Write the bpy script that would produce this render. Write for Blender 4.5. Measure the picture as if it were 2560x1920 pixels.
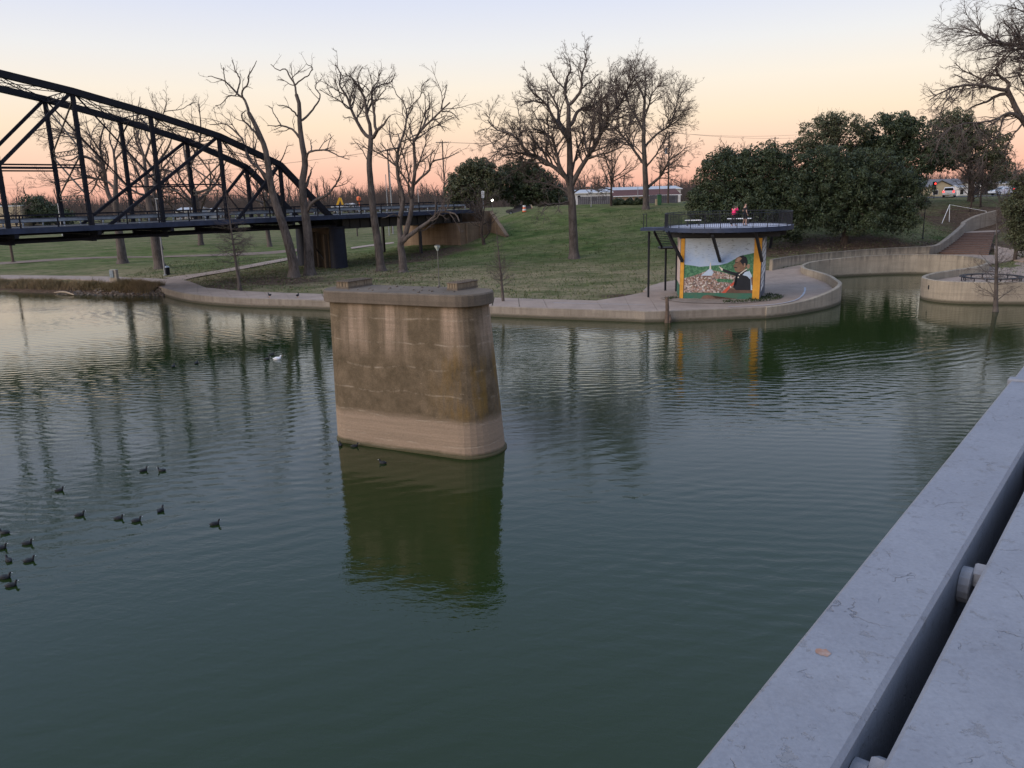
import bpy, bmesh, math, random
import numpy as np
from mathutils import Vector, Matrix

for _o in list(bpy.data.objects):
    bpy.data.objects.remove(_o, do_unlink=True)
SC = bpy.context.scene
COL = SC.collection
rnd = random.Random(7)

# ------------------------------------------------------------------ camera
F = 2010.0            # focal length in pixels of the 2560 px wide photograph
EYE = 9.6             # metres above the water
PITCH = math.radians(13.1)
ROLL = math.radians(1.6)
_fw = np.array([0, math.cos(PITCH), -math.sin(PITCH)])
_U = np.array([0, math.sin(PITCH), math.cos(PITCH)])
_X = np.array([1.0, 0, 0])
_R = math.cos(ROLL) * _X - math.sin(ROLL) * _U
_UP = math.cos(ROLL) * _U + math.sin(ROLL) * _X
CAM = np.array([0, 0, EYE])
cd = bpy.data.cameras.new('camera')
cam = bpy.data.objects.new('camera', cd)
COL.objects.link(cam)
cd.sensor_fit = 'HORIZONTAL'
cd.sensor_width = 36.0
cd.lens = 36.0 * F / 2560.0
cd.clip_start = 0.05
cd.clip_end = 9000
cam.matrix_world = Matrix(((_R[0], _UP[0], -_fw[0], 0), (_R[1], _UP[1], -_fw[1], 0), (_R[2], _UP[2], -_fw[2], EYE), (0, 0, 0, 1)))
SC.camera = cam

# ------------------------------------------------------------------ sky, sun, exposure
SC.view_settings.view_transform = 'Standard'
SC.view_settings.look = 'None'
SC.view_settings.exposure = 0.42
SC.view_settings.gamma = 1.0
SC.view_settings.use_curve_mapping = False


def s2l(c):
    out = []
    for v in c:
        v = v / 255.0
        out.append(v / 12.92 if v <= 0.04045 else ((v + 0.055) / 1.055) ** 2.4)
    return tuple(out)


W = bpy.data.worlds.new('World')
SC.world = W
W.use_nodes = True
nt = W.node_tree
nt.nodes.clear()
wo = nt.nodes.new('ShaderNodeOutputWorld')
bg = nt.nodes.new('ShaderNodeBackground')
tc = nt.nodes.new('ShaderNodeTexCoord')
sep = nt.nodes.new('ShaderNodeSeparateXYZ')
ramp = nt.nodes.new('ShaderNodeValToRGB')
sky = nt.nodes.new('ShaderNodeTexSky')
sky.sky_type = 'NISHITA'
sky.sun_disc = False
SUN_EL, SUN_AZ = math.radians(9.0), math.radians(-118)   # low, diffuse evening light from the left, a little behind the viewer
sky.sun_elevation = SUN_EL
sky.sun_rotation = SUN_AZ
nt.links.new(tc.outputs['Generated'], sep.inputs[0])
nt.links.new(sep.outputs['Z'], ramp.inputs['Fac'])
stops = [(0.0, (238, 172, 156)), (0.014, (247, 185, 164)), (0.045, (253, 208, 184)), (0.085, (253, 228, 200)), (0.125, (250, 237, 220)),
         (0.165, (238, 236, 235)), (0.21, (222, 226, 241)), (0.26, (206, 214, 242)), (0.42, (166, 188, 230)), (0.70, (168, 190, 228)), (1.0, (168, 190, 226))]
cr = ramp.color_ramp
while len(cr.elements) > 1:
    cr.elements.remove(cr.elements[-1])
cr.elements[0].position = 0.0
SKY_K = 0.745          # brightness of the low sky; unseen high sky raised to light the ground
cr.elements[0].color = (*[v * SKY_K for v in s2l(stops[0][1])], 1)
for p, c in stops[1:]:
    e = cr.elements.new(p)
    k_ = SKY_K + (0.97 - SKY_K) * min(1.0, max(0.0, (p - 0.24) / 0.4))
    e.color = (*[v * k_ for v in s2l(c)], 1)
skm = nt.nodes.new('ShaderNodeVectorMath')
skm.operation = 'SCALE'
skm.inputs['Scale'].default_value = 0.010
nt.links.new(sky.outputs[0], skm.inputs[0])
addn = nt.nodes.new('ShaderNodeVectorMath')
addn.operation = 'ADD'
nt.links.new(ramp.outputs[0], addn.inputs[0])
nt.links.new(skm.outputs[0], addn.inputs[1])
nt.links.new(addn.outputs[0], bg.inputs['Color'])
bg.inputs['Strength'].default_value = 1.0
nt.links.new(bg.outputs[0], wo.inputs[0])

sd = bpy.data.lights.new('sun', 'SUN')
sd.energy = 1.9
sd.angle = math.radians(50)
sd.color = (1.0, 0.86, 0.74)
sun = bpy.data.objects.new('sun', sd)
COL.objects.link(sun)
_e = math.radians(24)
_sdir = Vector((math.sin(SUN_AZ) * math.cos(_e), math.cos(SUN_AZ) * math.cos(_e), math.sin(_e)))
sun.rotation_euler = _sdir.to_track_quat('Z', 'Y').to_euler()


# ------------------------------------------------------------------ pixel helpers (2560 x 1920 photograph)
def ray(x, y):
    return _fw + _R * (x - 1280) / F + _UP * (960 - y) / F


def onz(x, y, z=0.0):
    d = ray(x, y)
    return CAM + d * ((z - EYE) / d[2])


def atY(x, y, Y):
    d = ray(x, y)
    return CAM + d * (Y / d[1])


def zm(x0, y0, s=3.456):
    return lambda a, b: (x0 + a / s, y0 + b / s)


Z1 = zm(0, 140); Z2 = zm(480, 120); Z3 = zm(0, 480); Z4 = zm(480, 480); Z5 = zm(1080, 100); Z6 = zm(1080, 440)
Z7 = zm(1920, 0); Z8 = zm(1920, 440); ZP = zm(1560, 480, 4.6083); ZB = zm(1660, 200); ZD = zm(0, 1140, 3.95); ZQ = zm(760, 660, 3.191)
ZA = zm(980, 440, 6.9125); ZE = zm(760, 470, 9.217); ZR = zm(2240, 440, 6.9125); ZF = zm(1360, 440, 6.144); ZL = zm(0, 460, 7.9)

# ------------------------------------------------------------------ mesh helpers
ORG = {}


def new_mesh(name, V, faces):
    V = np.asarray(V, dtype=np.float64).reshape(-1, 3)
    me = bpy.data.meshes.new(name)
    if isinstance(faces, np.ndarray):
        faces = [faces]
    if len(faces) and isinstance(faces[0], np.ndarray):
        nl = sum(f.size for f in faces)
        npoly = sum(f.shape[0] for f in faces)
        me.vertices.add(len(V))
        me.vertices.foreach_set('co', V.ravel())
        me.loops.add(nl)
        me.loops.foreach_set('vertex_index', np.concatenate([f.ravel() for f in faces]).astype(np.int32))
        me.polygons.add(npoly)
        tot = np.concatenate([np.full(f.shape[0], f.shape[1]) for f in faces]).astype(np.int32)
        st = np.concatenate([[0], np.cumsum(tot)[:-1]]).astype(np.int32)
        me.polygons.foreach_set('loop_start', st)
        me.polygons.foreach_set('loop_total', tot)
        me.update(calc_edges=True)
        me.validate()
    else:
        me.from_pydata([tuple(v) for v in V], [], faces)
        me.update()
    return me


def obj(name, V, faces, m, parent=None, smooth=False):
    V = np.asarray(V, dtype=np.float64).reshape(-1, 3)
    o0 = np.zeros(3)
    if parent is not None:
        o0 = ORG[parent.name]
    me = new_mesh(name, V - o0, faces)
    if isinstance(m, (list, tuple)):
        for q in m:
            me.materials.append(q)
    elif m is not None:
        me.materials.append(m)
    if smooth:
        me.shade_smooth()
    o = bpy.data.objects.new(name, me)
    COL.objects.link(o)
    if parent is not None:
        o.parent = parent
    ORG[o.name] = o0
    return o


def tag(o, label=None, cat=None, group=None, kind=None):
    if label: o['label'] = label
    if cat: o['category'] = cat
    if group: o['group'] = group
    if kind: o['kind'] = kind
    return o


def thing(name, loc, label, cat, group=None):
    o = bpy.data.objects.new(name, None)
    o.empty_display_size = 0.3
    COL.objects.link(o)
    o.location = tuple(float(v) for v in loc)
    ORG[o.name] = np.array([float(v) for v in loc])
    return tag(o, label, cat, group)


def copy_thing(o, loc, rz=0.0, sc=1.0, label=None, group=None):
    c = o.copy()
    COL.objects.link(c)
    c.location = tuple(float(v) for v in loc)
    c.rotation_euler = (0, 0, rz)
    c.scale = (sc, sc, sc)
    ORG[c.name] = np.array(loc, dtype=float)
    if label: c['label'] = label
    if group: c['group'] = group
    for ch in [x for x in bpy.data.objects if x.parent == o]:
        d = ch.copy(); COL.objects.link(d); d.parent = c
        for g in [x for x in bpy.data.objects if x.parent == ch]:
            e = g.copy(); COL.objects.link(e); e.parent = d
    return c


class MB:
    """collects primitives in world coordinates and links them as one mesh"""
    def __init__(s):
        s.v = []; s.f = []; s.n = 0; s.mi = []

    def add(s, V, Fc, mi=0):
        V = np.asarray(V, dtype=float).reshape(-1, 3)
        s.v.append(V)
        for f in Fc:
            s.f.append([i + s.n for i in f]); s.mi.append(mi)
        s.n += len(V)
        return s

    def box(s, c, size, ax=(1, 0, 0), up=(0, 0, 1), mi=0, bev=0.0):
        """box centred at c; size along ax, (up x ax), up"""
        a = np.array(ax, float); a /= np.linalg.norm(a)
        u = np.array(up, float); u -= a * (a @ u); u /= np.linalg.norm(u)
        b = np.cross(u, a)
        hx, hy, hz = size[0] / 2, size[1] / 2, size[2] / 2
        c = np.array(c, float)
        if bev <= 0:
            V = [c + a * sx * hx + b * sy * hy + u * sz * hz for sz in (-1, 1) for sx, sy in ((-1, -1), (1, -1), (1, 1), (-1, 1))]
            Fc = [(3, 2, 1, 0), (4, 5, 6, 7), (0, 1, 5, 4), (1, 2, 6, 5), (2, 3, 7, 6), (3, 0, 4, 7)]
            return s.add(V, Fc, mi)
        V = []
        prof = [(-hz, bev), (-hz + bev, 0), (hz - bev, 0), (hz, bev)]
        for z, i in prof:
            x, y = hx - i, hy - i
            k = bev
            for sx, sy in ((-x, -y + k), (-x + k, -y), (x - k, -y), (x, -y + k), (x, y - k), (x - k, y), (-x + k, y), (-x, y - k)):
                V.append(c + a * sx + b * sy + u * z)
        Fc = [tuple(reversed(range(8))), tuple(range(24, 32))]
        for r in range(3):
            for i in range(8):
                j = (i + 1) % 8
                Fc.append((r * 8 + i, r * 8 + j, (r + 1) * 8 + j, (r + 1) * 8 + i))
        return s.add(V, Fc, mi)

    def bar(s, p, q, w, h=None, up=(0, 0, 1), mi=0):
        p = np.array(p, float); q = np.array(q, float)
        h = w if h is None else h
        d = q - p
        L = np.linalg.norm(d)
        if L < 1e-6: return s
        uu = np.array(up, float)
        if abs(d @ uu) / L > 0.98 * np.linalg.norm(uu): uu = np.array([1.0, 0.3, 0])
        return s.box((p + q) / 2, (L, w, h), d, uu, mi)

    def tube(s, pts, r, n=8, mi=0, cap=True):
        P = np.array(pts, float)
        rr = np.full(len(P), r, float) if np.isscalar(r) else np.array(r, float)
        V, Q = tube_np(P[None], rr[None], n)
        Fc = [tuple(q) for q in Q]
        if cap:
            Fc.append(tuple(reversed(range(n)))); Fc.append(tuple(range((len(P) - 1) * n, len(P) * n)))
        return s.add(V, Fc, mi)

    def prism(s, poly, z0, z1, mi=0):
        """plan polygon (ccw), z0/z1 numbers or per-vertex lists"""
        n = len(poly)
        a = [z0] * n if np.isscalar(z0) else z0
        b = [z1] * n if np.isscalar(z1) else z1
        A = sum(poly[i][0] * poly[(i + 1) % n][1] - poly[(i + 1) % n][0] * poly[i][1] for i in range(n))
        idx = list(range(n)) if A > 0 else list(reversed(range(n)))
        V = [(poly[i][0], poly[i][1], a[i]) for i in idx] + [(poly[i][0], poly[i][1], b[i]) for i in idx]
        Fc = [tuple(reversed(range(n))), tuple(range(n, 2 * n))]
        for i in range(n):
            j = (i + 1) % n
            Fc.append((i, j, n + j, n + i))
        return s.add(V, Fc, mi)

    def lathe(s, c, prof, n=16, mi=0, axis=(0, 0, 1)):
        """prof: (radius, height) pairs along axis from c"""
        a = np.array(axis, float); a /= np.linalg.norm(a)
        ref = np.array([1.0, 0, 0]) if abs(a[0]) < 0.9 else np.array([0, 1.0, 0])
        u = np.cross(a, ref); u /= np.linalg.norm(u); w = np.cross(a, u)
        V = []
        for r, h in prof:
            for i in range(n):
                t = 2 * math.pi * i / n
                V.append(np.array(c, float) + a * h + (u * math.cos(t) + w * math.sin(t)) * max(r, 1e-4))
        Fc = [tuple(reversed(range(n))), tuple(range((len(prof) - 1) * n, len(prof) * n))]
        for k in range(len(prof) - 1):
            for i in range(n):
                j = (i + 1) % n
                Fc.append((k * n + i, k * n + j, (k + 1) * n + j, (k + 1) * n + i))
        return s.add(V, Fc, mi)

    def build(s, name, m, parent=None, smooth=False):
        o = obj(name, np.concatenate(s.v), s.f, m, parent, smooth)
        if isinstance(m, (list, tuple)):
            o.data.polygons.foreach_set('material_index', s.mi)
        return o


def tube_np(P, Rr, S):
    """P [N,M,3], Rr [N,M] -> verts, quads"""
    N, M = P.shape[:2]
    T = np.gradient(P, axis=1)
    T /= np.linalg.norm(T, axis=2, keepdims=True) + 1e-9
    mean = np.abs(T.mean(axis=1))
    ref = np.eye(3)[np.argmin(mean, axis=1)][:, None, :]
    u = np.cross(T, ref); u /= np.linalg.norm(u, axis=2, keepdims=True) + 1e-9
    v = np.cross(T, u)
    a = np.arange(S) * 2 * math.pi / S
    V = P[:, :, None, :] + Rr[:, :, None, None] * (u[:, :, None, :] * np.cos(a)[None, None, :, None] + v[:, :, None, :] * np.sin(a)[None, None, :, None])
    base = (np.arange(N) * M * S)[:, None, None] + (np.arange(M - 1) * S)[None, :, None]
    i = np.arange(S)[None, None, :]
    j = (i + 1) % S
    Q = np.stack([base + i, base + j, base + S + j, base + S + i], axis=-1).reshape(-1, 4)
    return V.reshape(-1, 3), Q


def catmull(pts, n):
    P = np.array(pts, float)
    if len(P) == 2:
        t = np.linspace(0, 1, n)[:, None]
        return P[0] * (1 - t) + P[1] * t
    E = np.vstack([2 * P[0] - P[1], P, 2 * P[-1] - P[-2]])
    seg = np.linalg.norm(np.diff(P, axis=0), axis=1)
    cum = np.concatenate([[0], np.cumsum(seg)])
    out = []
    for s_ in np.linspace(0, cum[-1], n):
        k = min(np.searchsorted(cum, s_, side='right') - 1, len(P) - 2)
        t = (s_ - cum[k]) / max(seg[k], 1e-9)
        p0, p1, p2, p3 = E[k], E[k + 1], E[k + 2], E[k + 3]
        out.append(0.5 * ((2 * p1) + (-p0 + p2) * t + (2 * p0 - 5 * p1 + 4 * p2 - p3) * t * t + (-p0 + 3 * p1 - 3 * p2 + p3) * t ** 3))
    return np.array(out)


# ------------------------------------------------------------------ materials
def node_mat(name):
    m = bpy.data.materials.new(name)
    m.use_nodes = True
    t = m.node_tree
    return m, t, t.nodes['Principled BSDF']


def N(t, kind, **kw):
    n = t.nodes.new(kind)
    for k, v in kw.items():
        if k in n.inputs.keys() if hasattr(n.inputs, 'keys') else False:
            n.inputs[k].default_value = v
        else:
            setattr(n, k, v)
    return n


def noise(t, vec, scale, detail=4, rough=0.55, dist=0.0):
    n = t.nodes.new('ShaderNodeTexNoise')
    n.inputs['Scale'].default_value = scale
    n.inputs['Detail'].default_value = detail
    n.inputs['Roughness'].default_value = rough
    n.inputs['Distortion'].default_value = dist
    if vec is not None: t.links.new(vec, n.inputs['Vector'])
    return n.outputs['Fac']


def mapr(t, val, a, b, c=0.0, d=1.0, smooth=False):
    n = t.nodes.new('ShaderNodeMapRange')
    n.interpolation_type = 'SMOOTHSTEP' if smooth else 'LINEAR'
    t.links.new(val, n.inputs['Value'])
    for k, v in zip(('From Min', 'From Max', 'To Min', 'To Max'), (a, b, c, d)):
        n.inputs[k].default_value = v
    return n.outputs['Result']


def math_n(t, op, a, b=None, clamp=False):
    n = t.nodes.new('ShaderNodeMath')
    n.operation = op
    n.use_clamp = clamp
    for i, q in enumerate((a, b)):
        if q is None: continue
        if isinstance(q, (int, float)): n.inputs[i].default_value = q
        else: t.links.new(q, n.inputs[i])
    return n.outputs[0]


def mixc(t, fac, a, b, mode='MIX'):
    n = t.nodes.new('ShaderNodeMix')
    n.data_type = 'RGBA'
    n.blend_type = mode
    if isinstance(fac, (int, float)): n.inputs[0].default_value = fac
    else: t.links.new(fac, n.inputs[0])
    for i, q in ((6, a), (7, b)):
        if isinstance(q, tuple): n.inputs[i].default_value = (*q[:3], 1)
        else: t.links.new(q, n.inputs[i])
    return n.outputs[2]


def mapping(t, vec, scale=(1, 1, 1), rot=(0, 0, 0), loc=(0, 0, 0)):
    n = t.nodes.new('ShaderNodeMapping')
    t.links.new(vec, n.inputs['Vector'])
    n.inputs['Scale'].default_value = scale
    n.inputs['Rotation'].default_value = rot
    n.inputs['Location'].default_value = loc
    return n.outputs[0]


def wpos(t):
    return t.nodes.new('ShaderNodeNewGeometry').outputs['Position']


def opos(t):
    return t.nodes.new('ShaderNodeTexCoord').outputs['Object']


def bump(t, b, h, strength=0.4, dist=0.02):
    n = t.nodes.new('ShaderNodeBump')
    n.inputs['Strength'].default_value = strength
    n.inputs['Distance'].default_value = dist
    t.links.new(h, n.inputs['Height'])
    t.links.new(n.outputs[0], b.inputs['Normal'])
    return n


def simple(name, col, rough=0.7, var=0.25, scale=3.0, metal=0.0, bmp=0.0, spec=0.4, col2=None, fine=40.0, dist=0.01):
    """plain procedural material: two colours mottled by noise, fine grain, relief"""
    m, t, b = node_mat(name)
    p = opos(t)
    n1 = noise(t, p, scale, 5, 0.6)
    n2 = noise(t, p, fine, 3, 0.6)
    c2 = col2 if col2 else tuple(max(0.0, c * (1 - var)) for c in col)
    c = mixc(t, mapr(t, n1, 0.35, 0.68), col, c2)
    g = mapr(t, n2, 0.3, 0.7, 1 - var * 0.4, 1 + var * 0.4)
    c = mixc(t, 1.0, c, math_to_rgb(t, g), 'MULTIPLY')
    t.links.new(c, b.inputs['Base Color'])
    b.inputs['Roughness'].default_value = rough
    b.inputs['Metallic'].default_value = metal
    b.inputs['Specular IOR Level'].default_value = spec
    if bmp > 0:
        bump(t, b, n2, bmp, dist)
    return m


def math_to_rgb(t, v):
    n = t.nodes.new('ShaderNodeCombineColor')
    for i in range(3): t.links.new(v, n.inputs[i])
    return n.outputs[0]

# ------------------------------------------------------------------ shared materials
def mat_concrete(name, base, dark, streak=0.5, lichen=0.0, rough=0.85, sc=1.0, rim=None):
    m, t, b = node_mat(name)
    p = wpos(t)
    big = noise(t, p, 0.5 * sc, 5, 0.6)
    st = noise(t, mapping(t, p, (2.6 * sc, 2.6 * sc, 0.16 * sc)), 1.0, 6, 0.65, 0.4)
    ho = noise(t, mapping(t, p, (0.25, 0.25, 5.0)), 1.0, 4, 0.6)
    gr = noise(t, p, 34.0, 3, 0.7)
    fac = math_n(t, 'MULTIPLY', mapr(t, st, 0.42, 0.7), streak, True)
    c = mixc(t, mapr(t, big, 0.3, 0.7), base, tuple(0.72 * v for v in base))
    c = mixc(t, fac, c, dark)
    c = mixc(t, math_n(t, 'MULTIPLY', mapr(t, ho, 0.5, 0.72), 0.3), c, tuple(0.8 * v for v in dark))
    if rim:
        sz = t.nodes.new('ShaderNodeSeparateXYZ'); t.links.new(p, sz.inputs[0])
        rz_ = math_n(t, 'ADD', sz.outputs['Z'], math_n(t, 'MULTIPLY', math_n(t, 'SUBTRACT', st, 0.5), 2.0))
        c = mixc(t, mapr(t, rz_, rim[0], rim[1], 0.0, 0.72), c, (0.085, 0.078, 0.066))
    if lichen > 0:
        li = noise(t, mapping(t, p, (0.8, 0.8, 0.5)), 1.3, 5, 0.7)
        c = mixc(t, math_n(t, 'MULTIPLY', mapr(t, li, 0.55, 0.72), lichen), c, (0.16, 0.115, 0.03))
    c = mixc(t, 1.0, c, math_to_rgb(t, mapr(t, gr, 0.3, 0.7, 0.76, 1.2)), 'MULTIPLY')
    zz = t.nodes.new('ShaderNodeSeparateXYZ'); t.links.new(p, zz.inputs[0])
    zt = math_n(t, 'ADD', zz.outputs['Z'], math_n(t, 'MULTIPLY', math_n(t, 'SUBTRACT', st, 0.5), 0.25))
    c = mixc(t, mapr(t, zt, 0.30, 0.12, 0.0, 0.85), c, (0.055, 0.050, 0.030))
    t.links.new(c, b.inputs['Base Color'])
    b.inputs['Roughness'].default_value = rough
    b.inputs['Specular IOR Level'].default_value = 0.25
    bump(t, b, gr, 0.35, 0.012)
    return m


M_walk = mat_concrete('walk_concrete', (0.36, 0.280, 0.225), (0.20, 0.150, 0.115), 0.30)
M_wall = mat_concrete('wall_concrete', (0.39, 0.33, 0.25), (0.16, 0.13, 0.10), 0.5, rim=(1.75, 2.45))
M_kerb = mat_concrete('kerb_concrete', (0.30, 0.255, 0.205), (0.13, 0.105, 0.08), 0.55)
M_brownc = mat_concrete('abutment_concrete', (0.255, 0.180, 0.118), (0.11, 0.07, 0.044), 0.7)
M_step = mat_concrete('step_brick', (0.15, 0.095, 0.075), (0.07, 0.05, 0.04), 0.4)
M_steel = simple('dark_painted_steel', (0.014, 0.015, 0.022), 0.7, 0.45, 1.2, bmp=0.1, spec=.2)
M_blue = simple('blue_painted_steel', (0.036, 0.048, 0.085), 0.6, 0.4, 1.5, bmp=0.1, spec=.25)
M_galv = simple('galvanised_steel', (0.30, 0.35, 0.40), 0.45, 0.3, 2.0, metal=0.3)
M_black = simple('black_steel', (0.014, 0.015, 0.02), 0.5, 0.3, 3.0)
M_asph = simple('asphalt', (0.06, 0.06, 0.065), 0.9, 0.3, 0.5, bmp=0.2)
M_dirt = simple('bare_soil', (0.20, 0.145, 0.105), 0.95, 0.35, 1.2, bmp=0.3)
M_wood = simple('weathered_wood', (0.13, 0.09, 0.065), 0.9, 0.45, 5.0, bmp=0.4)
M_rock = simple('bank_rock', (0.16, 0.13, 0.105), 0.9, 0.5, 2.5, bmp=0.5, dist=0.04)
M_white = simple('white_paint', (0.72, 0.72, 0.72), 0.5, 0.12, 3.0)
M_glass = simple('dark_glass', (0.02, 0.022, 0.025), 0.1, 0.1, 3.0)
M_tyre = simple('tyre_rubber', (0.02, 0.02, 0.02), 0.85, 0.2, 5.0)


def mat_bark(name, col, col2):
    m, t, b = node_mat(name)
    p = wpos(t)
    st = noise(t, mapping(t, p, (6, 6, 1.2)), 1.0, 5, 0.65, 0.5)
    n2 = noise(t, p, 0.7, 3, 0.6)
    c = mixc(t, mapr(t, st, 0.35, 0.66), col, col2)
    c = mixc(t, math_n(t, 'MULTIPLY', mapr(t, n2, 0.4, 0.7), 0.5), c, tuple(1.35 * v for v in col))
    t.links.new(c, b.inputs['Base Color'])
    b.inputs['Roughness'].default_value = 0.95
    b.inputs['Specular IOR Level'].default_value = 0.15
    bump(t, b, st, 0.6, 0.05)
    return m


M_bark = mat_bark('grey_brown_bark', (0.120, 0.100, 0.088), (0.036, 0.029, 0.025))
M_barkd = mat_bark('dark_bark', (0.075, 0.058, 0.048), (0.028, 0.022, 0.019))
M_twig = simple('bare_twig', (0.110, 0.086, 0.074), 0.95, 0.35, 0.8)
M_twigd = simple('dark_twig', (0.085, 0.066, 0.058), 0.95, 0.35, 0.8)


def mat_leaf(name, a, b_, c_):
    m, t, b = node_mat(name)
    p = wpos(t)
    n1 = noise(t, p, 0.9, 4, 0.6)
    n2 = noise(t, p, 9.0, 3, 0.6)
    c = mixc(t, mapr(t, n1, 0.35, 0.65), a, b_)
    c = mixc(t, mapr(t, n2, 0.5, 0.75), c, c_)
    t.links.new(c, b.inputs['Base Color'])
    b.inputs['Roughness'].default_value = 0.55
    b.inputs['Specular IOR Level'].default_value = 0.35
    return m


M_leaf = mat_leaf('evergreen_leaf', (0.029, 0.046, 0.021), (0.050, 0.068, 0.028), (0.084, 0.094, 0.050))
M_leaf2 = mat_leaf('olive_leaf', (0.058, 0.072, 0.036), (0.085, 0.092, 0.044), (0.11, 0.105, 0.058))

# ------------------------------------------------------------------ shoreline, wall line, terrain
def Pz(zf, a, b, z): return onz(*zf(a, b), z)


# pairs (kerb side, lawn side, height) along the riverside walk, from the left of the view to the stairs
pair_px = [(Z3, (0, 748), (0, 718), .95), (Z3, (600, 752), (500, 722), .95), (Z3, (900, 768), (960, 730), .9), (Z3, (1250, 792), (1330, 746), .9),
           (Z3, (1400, 822), (1560, 756), .88), (Z3, (1580, 868), (1640, 772), .86), (Z4, (180, 900), (120, 826), .85), (Z4, (500, 917), (450, 856), .85),
           (Z4, (850, 926), (800, 870), .85), (Z4, (1150, 935), (1120, 880), .85), (Z6, (520, 1124), (540, 1050), .85), (Z6, (1000, 1141), (960, 1063), .85),
           (Z6, (1480, 1155), (1420, 1075), .85), (Z6, (1720, 1161), (1660, 1038), .85), (Z6, (1950, 1166), (1850, 1000), .85)]
PAIRS = []
for zf, a, b, z in pair_px:
    A = Pz(zf, *a, z); B = Pz(zf, *b, z)
    PAIRS.append((A[:2], B[:2], z))
for (ax, ay), (bx, by), z in [((19.8, 61.25), (12.3, 74), .87), ((23.4, 63.7), (13.2, 77), .88), ((26.1, 66.1), (15, 80), .9), ((28.1, 69.0), (18, 83), .92),
                              ((28.9, 72.0), (20.5, 84.8), .95), ((29.6, 75.2), (23, 86), 1.0), ((29.8, 79.0), (25.5, 86.6), 1.08), ((29.8, 82.0), (27.4, 86.6), 1.15),
                              ((30.6, 84.8), (28.8, 86.7), 1.25), ((32.0, 86.8), (30.6, 88.4), 1.32), ((33.8, 88.2), (32.4, 89.8), 1.38), ((36.4, 89.3), (35.6, 91.7), 1.45),
                              ((40.3, 90.1), (41, 94.3), 1.5), ((45.0, 90.0), (46.5, 96.2), 1.5), ((48.3, 87.7), (50.6, 97.0), 1.5), ((49.1, 85.0), (55.5, 95.5), 1.48), ((48.9, 83.0), (60, 92.5), 1.42)]:
    PAIRS.append((np.array([ax, ay]), np.array([bx, by]), z))

WALL = [(19.55, 61.22, .87), (21.4, 62.05, .92), (23.5, 63.5, 1.02), (26.25, 65.9, 1.32), (28.3, 68.8, 1.6), (29.1, 71.9, 1.7), (29.8, 75.2, 1.7), (30.05, 79.0, 1.72), (30.05, 82.0, 1.75),
        (30.8, 84.7, 1.8), (32.1, 86.7, 1.88), (33.9, 88.1, 1.95), (36.4, 89.15, 2.05), (40.3, 89.95, 2.18), (45.0, 89.85, 2.2), (48.1, 87.5, 2.18), (48.9, 84.2, 2.1), (47.7, 80.4, 2.0),
        (44.7, 77.2, 1.9), (41.8, 75.6, 1.82), (38.8, 73.5, 1.8), (36.6, 71.0, 1.8), (35.85, 69.0, 1.8), (36.25, 67.0, 1.8), (38.0, 65.7, 1.8), (41.4, 64.8, 1.8), (50.0, 62.6, 1.8), (64.0, 58.5, 1.8)]
WL = catmull(WALL, 150)

# river outline used to shape the terrain: natural bank on the left, then ~1 m behind kerb and walls
shore_nat = [(-900, 640), (-400, 280), (-130, 138), (-90, 114), (-62.3, 98.9), (-45.8, 91.6), (-36.5, 88.0)]
kerb_xy = [tuple(p[0]) for p in PAIRS[5:16]]
off = []
for (x, y) in kerb_xy: off.append((x + 0.45, y + 0.95))
wall_off = []
for i in range(4, len(WL)):
    a = WL[max(i - 1, 0)]; b = WL[min(i + 1, len(WL) - 1)]
    d = (b - a)[:2]; d /= np.linalg.norm(d)
    nrm = np.array([-d[1], d[0]])          # land lies to the left when walking the wall
    if WL[i][0] < 41.0 and WL[i][1] < 78.0 and i > 75: k = 0.9
    else: k = 1.0
    wall_off.append(tuple(WL[i][:2] + nrm * k))
RIVER = shore_nat + off + wall_off[3:] + [(200, 10), (900, -260), (900, -900), (-2500, -900), (-2500, 1500)]
RIVER = np.array(RIVER, float)


def in_poly(P, poly):
    x, y = P[:, 0], P[:, 1]
    ins = np.zeros(len(P), bool)
    j = len(poly) - 1
    for i in range(len(poly)):
        xi, yi = poly[i]; xj, yj = poly[j]
        c = ((yi > y) != (yj > y)) & (x < (xj - xi) * (y - yi) / (yj - yi + 1e-12) + xi)
        ins ^= c
        j = i
    return ins


def dist_line(P, line):
    d = np.full(len(P), 1e9)
    for i in range(len(line) - 1):
        a = np.array(line[i][:2], float); b = np.array(line[i + 1][:2], float)
        ab = b - a
        t = np.clip(((P - a) @ ab) / (ab @ ab + 1e-12), 0, 1)
        d = np.minimum(d, np.linalg.norm(P - a - t[:, None] * ab, axis=1))
    return d


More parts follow.
